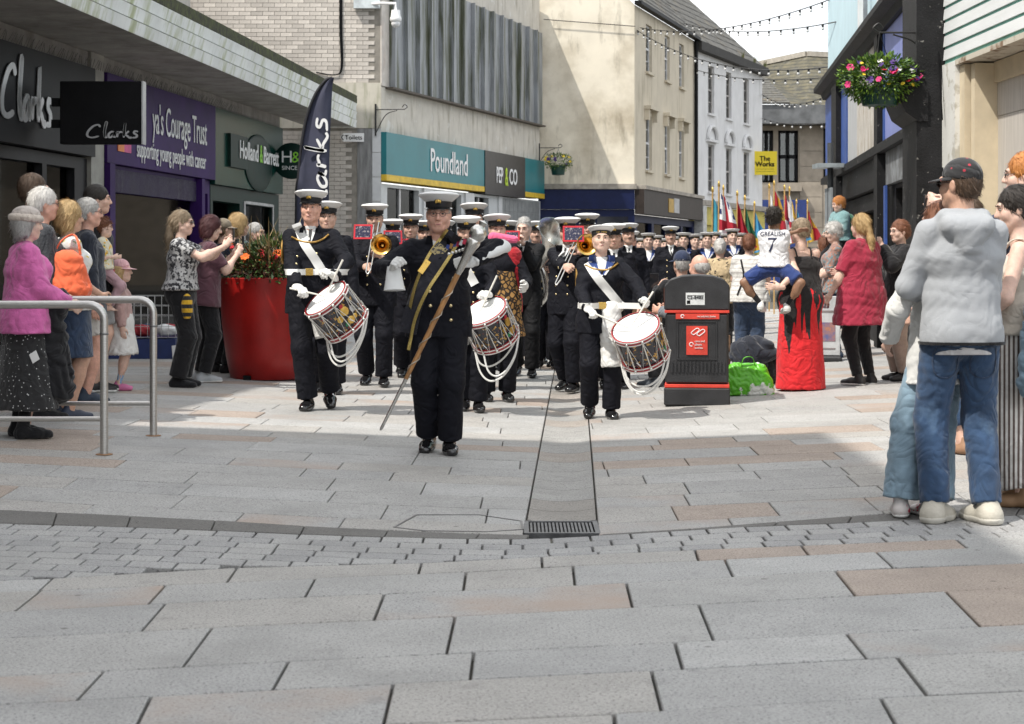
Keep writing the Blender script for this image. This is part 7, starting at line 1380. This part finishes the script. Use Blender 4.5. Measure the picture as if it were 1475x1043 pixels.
ORG = C('orange_canvas', (.75, .13, .045), var=.08); S = SDF(); S.rc((0, 0, .14), (0, 0, .33), .115, .085, .03, (1, 0, 0), 1.45); S.el((0, -.01, .10), (.17, .12, .10), k=.05); S.noise = (.010, 24, 3); o = link('tote_bag', np_mesh('tote_bag', [S.surf(.011)]), ORG, None); q = gp(103, 603); o.location = (q.x+.04, q.y-.30, at(0, 440, q.y-.3).z); tag(o, 'orange shopping bag hanging from the blonde woman shoulder', 'bag'); MB().tube(catmull([(-.10, 0, .38), (-.05, .02, .48), (.02, .10, .53), (.08, .02, .47), (.10, 0, .38)], 6), .014, 6, flat=.5).build('strap', ORG, o, True)
p = Person('grey haired man with glasses in navy jacket and white shorts', 127, 580, 108, hh(127, 580, 287), 1.1, group=GL_, skin='red', vox=.014); p.body(bare_legs=True, bare_arms=False); p.top('jacket', C('jacket_navy', (.010, .014, .026)), o=.022, hem=.76); p.trousers(C('shorts_white', (.52, .50, .47)), to=.80, r=(.10, .088, .08), name='shorts'); p.shoes(M('shoe_navy', (.02, .035, .06), .7), SOLE); p.hair(HAIR['grey'], 'short', vol=.012); p.glasses()
p = Person('young dark haired man in black jacket by the purple shop', 140, 564, 98, hh(140, 564, 268), 1.05, group=GL_, vox=.013); p.body(bare_legs=True, bare_arms=False); p.top('jacket', BLKC, o=.022, hem=.78); patch(p, p.garments['jacket'], [(1.45, -.05, .05), (1.2, -.05, .05), (1.0, -.04, .04)], C('red_shirt', (.45, .012, .03)), 'red_lining'); p.trousers(C('shorts_grey', (.25, .25, .25)), to=.85, r=(.10, .085, .08), name='shorts'); p.shoes(TRB, SOLE); p.hair(HAIR['dark'], 'short', vol=.012)
q = gp(150, 566); p = Person('toddler in yellow flowered top carried beside the young man', 0, 0, 105, .88, 1.1, loc=(q.x, q.y-.05, at(0, 314, q.y).z-.88), sit=.42, feet=[(-.09, -.14, 0, 0, .08), (.09, -.14, 0, 0, .08)], hands={'a': (-.14, -.2, 1.05), 'b': (.14, -.2, 1.05)}, headk=1.42, group=GL_, vox=.015, skin='pale'); YF = C('yellow_floral', (.66, .62, .48)); layer(YF, (.70, .40, .03), 'noise', 22, .56, .60); layer(YF, (.10, .25, .08), 'noise', 25, .62, .66); p.body(bare_legs=True, feet=True); p.top('top', YF, o=.02, sleeve=.9, hem=.92); p.trousers(C('toddler_leggings', (.40, .25, .28)), to=1.9); p.hair(HAIR['auburn'], 'curly')
p = Person('little girl in white dress and pink cap', 174, 562, 100, hh(174, 562, 380), 1.05, headk=1.28, female=False, group=GL_, vox=.015, skin='pale'); WDR = C('white_dress', (.66, .65, .63), var=.06); p.body(bare_legs=True, feet=True); p.top('cardigan', C('pink_cardigan', (.42, .27, .25)), o=.018, hem=.98); p.skirt(WDR, 1.15, .50, .24, o=.02, pleat=.010, npl=40, name='dress'); p.shoes(M('shoe_pink', (.60, .16, .34), .6), o=.004); p.hair(HAIR['blonde'], 'long', vol=.006, capped=True); p.ball_cap(C('cap_pink', (.62, .36, .38)))
sk = SDF(); [sk.rc(p.ank[i], p.ank[i]+(p.knee[i]-p.ank[i])*.35, .036*p.g, .042*p.g, .01) for i in (0, 1)]; p.add('socks', sk, C('sock_blue', (.25, .42, .62)), .009)
p = Person('ponytailed woman in mottled black and white tee raising a phone', 262, 557, 88, hh(262, 557, 304), 1.12, female=True, group=GL_, vox=.014, hands={'a': {'p': (-.06, -.44, 1.40), 'curl': .9, 'u': (.2, -.6, .7)}, 'b': {'p': (.06, -.44, 1.42), 'curl': .9, 'u': (-.2, -.6, .7)}}, skin='pale', head=(0, 2, 0)); MOT = C('mottled_print', (.50, .50, .50)); layer(MOT, (.02, .02, .025), 'noise', 28, .48, .52); p.body(); p.top('tee', MOT, o=.020, sleeve=.62, hem=.96); p.trousers(BLKC, r=(.098, .080, .085)); p.shoes(BLKC); p.hair(HAIR['ash'], 'ponytail'); p.glasses(True); p.phone((0, -.52, 1.50), (0, 0, 1), (0, 1, 0), 'phone raised by the ponytailed woman on the left')
YB = C('yellow_bag', (.65, .38, .02)); layer(YB, (.015, .015, .015), 'wavez', 4.0, .5, .55); bag('waist_bag', 'yellow and black striped bag at the hip of the ponytailed woman', gp(271, 557)+Vector((.03, -.22, .66)), (.055, .05, .13), YB, 1.0, amp=.006)
p = Person('woman in maroon tee bending over her phone', 294, 550, 112, hh(294, 550, 311), 1.15, lean=6, female=True, group=GL_, vox=.014, hands={'a': {'p': (-.05, -.34, 1.34), 'curl': .9, 'u': (.2, -.5, .8)}, 'b': {'p': (.07, -.34, 1.36), 'curl': .9, 'u': (-.2, -.5, .8)}}, head=(0, 14, 0), skin='pale'); p.body(); p.top('tee', C('maroon_tee', (.085, .030, .045)), o=.024, sleeve=.8, hem=.80); p.trousers(BLKC); p.shoes(M('trainer_grey', (.42, .44, .46), .7), SOLE); p.hair(HAIR['maroon'], 'bob', vol=.014); p.phone((.01, -.42, 1.46), (0, 0, 1), (0, 1, 0), 'phone held up by the woman in maroon')
p = Person('man in tan cap and navy top beyond the maroon tee', 322, 537, 130, hh(322, 537, 316), 1.05, group=GL_, vox=.015); p.body(bare_arms=False); p.top('top', C('navy_top', (.012, .020, .045)), hem=.82); p.trousers(BLKC); p.shoes(BLKC); p.hair(HAIR['brown'], 'short', vol=.004, capped=True); p.ball_cap(C('cap_tan', (.22, .18, .13)))
p = Person('blonde woman in dark striped top behind the planter', 344, 536, 125, hh(344, 536, 309), 1.1, female=True, group=GL_, vox=.014); STP = C('striped_dark', (.012, .018, .020)); layer(STP, (.05, .10, .10), 'wavez', 9, .6, .7); p.body(); p.top('top', STP, sleeve=1.4, hem=.85); p.trousers(BLKC); p.shoes(BLKC); p.hair(HAIR['blonde'], 'bob', vol=.02)
p = Person('person with glasses peering over the planter flowers', 368, 530, 70, hh(368, 530, 322), 1.0, group=GL_, vox=.015); p.body(bare_arms=False); p.top('top', BLKC, hem=.82); p.trousers(BLKC); p.shoes(BLKC); p.hair(HAIR['grey'], 'short'); p.glasses()
# right group
p = Person('balding grey haired man seated behind the litter bin', 1008, 556, -118, 1.86, 1.12, sit=.50, feet=[(-.12, -.46, 0, 0), (.12, -.44, 0, 0)], hands={'a': (-.14, -.35, .75), 'b': (.14, -.35, .75)}, group=GR_, vox=.015, head=(-20, 4, 0), skin='red', z=-.02); p.body(bare_arms=False); p.top('jacket', C('jacket_grey', (.16, .17, .19)), o=.025, hem=.92); p.trousers(BLKC, r=(.095, .075, .065)); p.shoes(M('shoe_slate', (.05, .06, .075), .7)); p.hair(HAIR['grey'], 'bald', vol=.02)
p = Person('man in navy baseball cap filming with a phone behind the bin', 982, 552, -165, 1.88, 1.1, sit=.54, feet=[(-.12, -.40, 0, 0), (.12, -.40, 0, 0)], hands={'a': (-.12, -.3, .72), 'b': {'p': (.12, -.34, .96), 'curl': .9}}, group=GR_, vox=.015, z=-.02); p.body(bare_arms=False); p.top('jacket', BLKC, o=.02, hem=.92); p.trousers(BLKC); p.shoes(BLKC); p.hair(HAIR['grey'], 'short', vol=.003, capped=True); NCP = C('cap_navy', (.012, .022, .060)); cp_ = p.ball_cap(NCP); p.phone((.14, -.42, 1.02), (0, 0, 1), (0, 1, 0), 'phone in a black case held beside the navy cap', (.10, .19))
LP_ = C('leopard_print', (.50, .36, .20)); layer(LP_, (.015, .010, .008), 'edge', 26, .13, .09)
LPB = C('leopard_blotch', (.52, .40, .24)); layer(LPB, (.018, .012, .010), 'noise', 26, .56, .60)
p = Person('woman with a silver bun in leopard print top', 1037, 521, 172, hh(1037, 521, 345), 1.05, female=True, group=GR_, vox=.015, hands={'b': {'p': (-.02, -.30, 1.40), 'curl': .8}, 'a': {'p': (-.22, -.30, 1.42), 'curl': .8}}); p.body(); p.top('blouse', LPB, o=.022, sleeve=1.3, hem=.84); p.trousers(BLKC); p.shoes(BLKC); p.hair(HAIR['white'], 'bun', vol=.012); p.phone((-.24, -.40, 1.46), (0, 0, 1), (0, 1, 0), 'phone held up by the woman with the silver bun')
p = Person('brown haired woman in white striped tee and jeans', 1079, 528, 168, hh(1079, 528, 338), 1.22, female=True, group=GR_, vox=.014, hands={'a': (-.16, -.3, 1.15), 'b': (.10, -.32, 1.25)}); WST = C('white_stripe_tee', (.66, .65, .62)); layer(WST, (.50, .48, .46), 'wavez', 6, .7, .8); p.body(); p.top('tee', WST, o=.024, sleeve=.7, hem=.86); p.trousers(DEND, r=(.1, .08, .075)); p.shoes(BLKC); p.hair(HAIR['auburn'], 'bun', vol=.014); front_ribbon(p, p.garments['tee'], [(.10, 1.42), (.06, 1.2), (.14, .95)], .022, BLKC, 'bag_strap', back=True)
# woman in red and black maxi dress carrying a boy
x5, y5 = 1153, 562; p = Person('woman in black top and long red skirt carrying a boy', x5, y5, -168, hh(x5, y5, 316), 1.30, female=True, group=GR_, vox=.015, skin='pale', hands={'a': (.05, -.30, 1.18), 'b': {'p': (.33, .30, 1.06), 'u': (.9, -.1, .05), 'n': (.1, -1, 0), 'curl': .35, 'el': (.3, .8, -.9)}}, head=(34, 4, 0)); p.body(bare_legs=False); TKB = C('tank_black', (.012, .010, .011)); p.top('tank_top', TKB, o=.008, sleeve=0, hem=.99, flare=-.02, straps=True)
for sx in (-1, 1): q_ = [p.up(sx*.085, -.10, 1.36), p.up(sx*.085, -.03, 1.455), p.up(sx*.085, .06, 1.45), p.up(sx*.075, .115, 1.355)]; MB().tube(catmull([Vector(v) for v in q_], 5), .009, 6, flat=.5).build('strap', TKB, p.root, True)
RSK = C('red_skirt', (.62, .012, .018), sheen=.1); _n = RSK.node_tree.nodes; _l = RSK.node_tree.links       # the print: black streaks running down from the waist
_t = _n.new('ShaderNodeTexCoord'); _s = _n.new('ShaderNodeSeparateXYZ'); _l.new(_t.outputs['Object'], _s.inputs[0]); _z = _n.new('ShaderNodeTexNoise'); _z.inputs['Scale'].default_value = 16; _m = _n.new('ShaderNodeMapping'); _m.inputs['Scale'].default_value = (1, 1, .05); _l.new(_t.outputs['Object'], _m.inputs[0]); _l.new(_m.outputs[0], _z.inputs['Vector'])
_a = _n.new('ShaderNodeMath'); _a.operation = 'MULTIPLY_ADD'; _a.inputs[1].default_value = 1.9; _a.inputs[2].default_value = -.25; _l.new(_z.outputs[0], _a.inputs[0]); _b = _n.new('ShaderNodeMath'); _b.operation = 'GREATER_THAN'; _l.new(_s.outputs[2], _b.inputs[0]); _l.new(_a.outputs[0], _b.inputs[1]); _x = _n.new('ShaderNodeMixRGB'); _x.inputs[2].default_value = (.012, .010, .011, 1); _src = _n['Principled BSDF'].inputs['Base Color'].links[0].from_socket; _l.new(_b.outputs[0], _x.inputs[0]); _l.new(_src, _x.inputs[1]); _l.new(_x.outputs[0], _n['Principled BSDF'].inputs['Base Color'])
p.skirt(RSK, 1.04, .015, .225, o=.016, pleat=.008, npl=30, fw=1.15); p.hair(HAIR['ash'], 'short', vol=.012); p.glasses(True); pr_ = p
q = pr_.root.location; bl = Vector((at(1115, 0, q.y-.15).x, q.y-.15, 0)); zt = at(0, 313, bl.y).z; Hb = 1.13
p = Person('curly haired boy in white football shirt held on a hip', 0, 0, 160, Hb, 1.05, loc=(bl.x, bl.y, zt-.30-Hb*.62), sit=.52, kneeh=(1, .25, .4), feet=[(-.20, .06, 10, 30, .10), (.20, -.06, 10, 0, .12)], hands={'a': (.0, -.26, 1.40), 'b': {'p': (-.34, -.10, 1.34), 'el': (-1, .3, -.4), 'curl': .5}}, headk=1.22, skin='brown', group=GR_, vox=.010); p.body(bare_legs=True); WSH = C('football_white', (.70, .70, .72), var=.04); p.top('shirt', WSH, o=.018, sleeve=.75, hem=.92); p.trousers(C('shorts_royal', (.015, .04, .17)), to=.85, r=(.11, .095, .09), name='shorts', o=.018); p.hair(HAIR['dark'], 'curly', vol=.020); p.shoes(TRN, SOLE); sk = SDF(); [sk.rc(p.ank[i], p.ank[i]+(p.knee[i]-p.ank[i])*.45, .038*p.g, .046*p.g, .01) for i in (0, 1)]; p.add('socks', sk, BLKC, .009)
def back_text(p, S, txt, z, size, mat, sx=1.0):
    me = text_mesh(txt, size, .001, sx, align='CENTER'); co = np.array([v.co[:] for v in me.vertices]); o = np.stack([-co[:,0], np.full(len(co), .6), co[:,2]+z*p.g], 1); h = hit(S, o, np.tile([0, -1, 0], (len(o), 1))); h[:,1] += .006+co[:,1]*-1
    for v, c in zip(me.vertices, h): v.co = c
    return link('shirt_lettering', me, mat, p.root)
NVL = M('print_navy', (.015, .02, .06), .7); back_text(p, p.garments['shirt'], 'GREALISH', 1.27, .062, NVL, .9); back_text(p, p.garments['shirt'], '7', 1.03, .20, NVL, 1.0)
p = Person('silver haired woman in patterned blouse and jeans', 1202, 515, -95, hh(1202, 515, 322), 1.12, female=True, group=GR_, vox=.014, hands={'a': (-.1, -.30, 1.05), 'b': (.1, -.28, 1.0)}, head=(10, 14, 0), skin='pale'); PAI = C('paisley', (.30, .17, .14)); layer(PAI, (.16, .22, .24), 'noise', 22, .50, .54); layer(PAI, (.50, .22, .12), 'noise', 28, .58, .62); p.body(); p.top('blouse', PAI, o=.022, sleeve=1.1, hem=.84); p.trousers(DEND); p.shoes(DEND); p.hair(HAIR['white'], 'curly', vol=.016)
p = Person('adult mostly hidden behind the silver haired woman', 1187, 506, -150, hh(1187, 506, 340), 1.05, group=GR_, vox=.015); p.body(bare_arms=False); p.top('top', C('top_dark', (.02, .022, .03)), hem=.82); p.trousers(BLKC); p.shoes(BLKC); p.hair(HAIR['auburn'], 'bob')
q = gp(1200, 506); p = Person('ginger boy in teal hoodie lifted above the crowd', 0, 0, -62, 1.15, 1.1, loc=(at(1209, 0, q.y).x, q.y, at(0, 283, q.y).z-1.13), sit=.55, feet=[(-.1, -.12, 10, 0, .02), (.1, -.12, 10, 0, .02)], hands={'a': (-.1, -.28, .95), 'b': (.1, -.28, .95)}, headk=1.22, skin='pale', group=GR_, vox=.011, head=(-15, 12, 0)); p.body(bare_arms=False); p.top('hoodie', C('teal_hoodie', (.17, .30, .31)), o=.03, hem=.90, hood=True); p.trousers(BLKC); p.shoes(BLKC); p.hair(HAIR['ginger'], 'short', vol=.018); S = SDF(); S.rc(p.up(0, .19, 1.32), p.up(0, .20, 1.06), .10, .12, .04, (1, 0, 0), 1.3); S.noise = (.006, 30, 1); p.add('backpack', S, C('green_backpack', (.035, .16, .09)), .012)
p = Person('woman in oversized red tee and black leggings holding a can', 1240, 554, -140, hh(1240, 554, 309), 1.30, female=True, group=GR_, vox=.011, hands={'b': {'p': (.30, -.16, .92), 'curl': .9, 'n': (-.8, -.3, 0)}, 'a': (-.1, -.3, 1.15)}, skin='pale', head=(-10, 0, 0), feet=[(-.12, 0, 0, -8), (.10, .02, 0, 8)]); RTE = C('crimson_tee', (.30, .012, .040), var=.10); p.body(); p.top('tee', RTE, o=.040, sleeve=.95, hem=.62, flare=.05, sleeve_o=.03, fold=(.008, 22)); p.trousers(BLKC, o=.006, r=(.085, .062, .050), name='leggings'); p.shoes(TRB, SOLE); p.hair(HAIR['blonde'], 'ponytail', vol=.012)
w_ = p.wr[1]+p.hd[1][0]*.085+V3(-.03, -.02, 0); MB().lathe([(.0, -.06), (.026, -.058), (.032, -.05), (.032, .045), (.027, .055), (0, .055)], 14).build('drink_can', M('can_print', (.10, .02, .06), .3, .5, col2=(.6, .6, .62), scale=30), None, True); cn = bpy.data.objects['drink_can']; cn.matrix_world = Matrix.Translation(p.root.location)@Matrix.Rotation(R(p.yaw), 4, 'Z')@Matrix.Translation(Vector(w_)); tag(cn, 'drink can in the hand of the woman in the red tee', 'can')
p = Person('woman with glasses in black sweatshirt filming on her phone', 1297, 548, -78, hh(1297, 548, 318), 1.15, female=True, group=GR_, vox=.014, hands={'b': {'p': (.10, -.26, 1.46), 'curl': .8, 'u': (-.1, -.3, .9)}, 'a': (-.1, -.28, 1.1)}, skin='pale', head=(8, 4, 0)); p.body(bare_arms=False); p.top('sweatshirt', BLKC, o=.034, hem=.84); p.trousers(C('trousers_taupe', (.30, .22, .18)), r=(.1, .08, .075)); p.shoes(TRB); p.hair(HAIR['auburn'], 'bun'); p.glasses(); p.phone((.10, -.33, 1.58), (0, 0, 1), (.3, 1, 0), 'phone beside the face of the woman in black', (.08, .165))
p = Person('companion in white hooded coat and pale jeans half hidden by the grey hoodie', 1354, 742, -150, hh(1354, 742, 292), .90, female=True, group=GR_, vox=.010, feet=[(.07, .02, 0, 0), (.22, -.10, 0, -40)], hands={'b': {'p': (.20, -.20, .98), 'el': (1, .5, -.5)}, 'a': (-.1, -.25, 1.1)}); p.body(bare_arms=False); p.top('coat', C('coat_white', (.62, .62, .60), var=.06), o=.024, hem=.74, hood=True, sleeve_o=.020, fold=(.003, 30)); p.trousers(DENL, r=(.098, .085, .095), fold=(.007, 26)); p.shoes(M('trainer_red_white', (.66, .62, .60), .6, col2=(.55, .03, .08), scale=16, lo=.56, hi=.60), SOLE); p.hair(HAIR['auburn'], 'long')
p = Person('person in denim with sandals seen between the legs of the grey hoodie', 1394, 652, -140, 1.66, 1.05, group=GR_, vox=.014, female=True); p.body(bare_arms=False, bare_legs=True, feet=True); p.top('top', C('top_slate', (.10, .12, .16)), hem=.80); p.trousers(DEN, to=1.75); p.hair(HAIR['brown'], 'short'); p.shoes(M('sandal_tan', (.35, .20, .12), .7), o=.002, name='sandal')
x6, y6 = 1384, 752; p = Person('man in pale grey hoodie and jeans with his back to the camera', x6, y6, -176, hh(x6, y6, 231), 1.0, group=GR_, vox=.010, feet=[(-.115, .02, 0, 10), (.125, -.03, 0, -35)], hands={'a': (-.05, -.30, 1.12), 'b': {'p': (.12, -.24, 1.08), 'el': (.7, .6, -.5)}}, head=(36, 0, 0), skin='tan', fine=.006, neck=1.12, sh=.96); p.body(bare_arms=False); HGR = C('hoodie_grey', (.34, .355, .375), var=.06, scale=5, bump=.05, wr=.18); p.top('hoodie', HGR, o=.022, hem=.86, hood=True, sleeve_o=.014, fold=(.0032, 27), flare=.0)
belt(p, p.garments['hoodie'], .868, .016, BLKC, 'hem_band', buckle=False); S = SDF(); S.rc(p.up(0, 0, .95), p.up(0, .005, .81), .121, .124, .02, (1, 0, 0), 1.42, flat=True); p.add('undershirt', S, C('tee_white', (.66, .65, .66), var=.05)); p.trousers(DEN, o=.012, r=(.098, .076, .066), fold=(.005, 36), to=1.98); S = p.garments['trousers']
for sx in (-1, 1):
    q_ = [(sx*.03, .84), (sx*.145, .845), (sx*.145, .73), (sx*.09, .70), (sx*.035, .73), (sx*.03, .84)]; o_ = np.array([(v.x*p.g, .7, v.z*p.g) for v in catmull([(a, 0, b) for a, b in q_], 3)]); ribbon(S, o_, np.tile([0, -1, 0], (len(o_), 1)), .006, .002).build('pocket_seam', DEND, p.root, True)
BEI = M('trainer_beige', (.50, .47, .40), .7, var=.08, bump=.08, bscale=60); p.shoes(BEI, M('sole_beige', (.54, .52, .46), .7), o=.018, solez=.035); p.hair(HAIR['brown'], 'short', vol=.003, capped=True); CPB = C('cap_black_print', (.018, .018, .020)); layer(CPB, (.40, .03, .05), 'voronoi', 17, .16, .12); cp_ = p.ball_cap(CPB); p.glasses(True); S = SDF(); S.rc(p.nb+V3(0, 0, .0), p.nb+V3(0, 0, .02), .058, .057, .01); 
p = Person('ginger man with glasses holding a phone sideways at the right edge', 1478, 692, -118, hh(1478, 692, 222), 1.05, group=GR_, vox=.014, fine=.0085, hands={'a': {'p': (-.02, -.42, 1.46), 'curl': .9, 'u': (.1, -.7, .4)}, 'b': {'p': (.10, -.42, 1.46), 'curl': .9, 'u': (-.1, -.7, .4)}}, skin='pale', head=(10, 0, 0)); p.body(); p.top('tee', C('tee_navy', (.014, .022, .055)), o=.022, sleeve=.7, hem=.82); p.trousers(DEND); p.shoes(TRB); p.hair(HAIR['ginger'], 'short', vol=.014); p.glasses(); p.phone((.04, -.52, 1.50), (1, 0, 0), (0, 1, 0), 'phone held sideways above the right hand crowd', (.085, .17))
p = Person('dark haired woman in beige vest and striped trousers at the right edge', 1466, 727, -108, hh(1466, 727, 270), 1.05, female=True, group=GR_, vox=.012, fine=.0085, hands={'a': (-.05, -.26, 1.06), 'b': {'p': (.10, -.24, 1.05), 'el': (1, .6, -.6)}}, skin='pale', head=(12, 8, 0)); p.body(feet=True); p.top('vest', C('vest_beige', (.52, .47, .40)), o=.014, sleeve=0, hem=.94, straps=True); STT = C('striped_trousers', (.62, .60, .57)); layer(STT, (.10, .07, .06), 'wavey', 13, .50, .62); p.trousers(STT, r=(.105, .095, .11), to=1.93, fold=(.006, 24)); p.shoes(M('sandal_leopard', (.25, .15, .08), .7), o=.003, name='sandal'); p.hair(HAIR['dark'], 'bun', vol=.012)
for sx in (-1, 1): q_ = [p.up(sx*.085, -.10, 1.36), p.up(sx*.085, -.03, 1.455), p.up(sx*.085, .06, 1.45), p.up(sx*.075, .115, 1.355)]; MB().tube(catmull([Vector(v) for v in q_], 5), .011, 6, flat=.5).build('strap', C('vest_beige', (.52, .47, .40)), p.root, True)
S = SDF(); S.rc((0, 0, .10), (0, .02, .50), .10, .07, .04, (1, 0, 0), 1.4); S.noise = (.014, 24, 7); o = link('denim_jacket', np_mesh('denim_jacket', [S.surf(.012)]), DENL, None); q = gp(1476, 727); o.location = (q.x+.02, q.y-.30, .60); tag(o, 'pale denim jacket over the arm at the right edge', 'jacket')
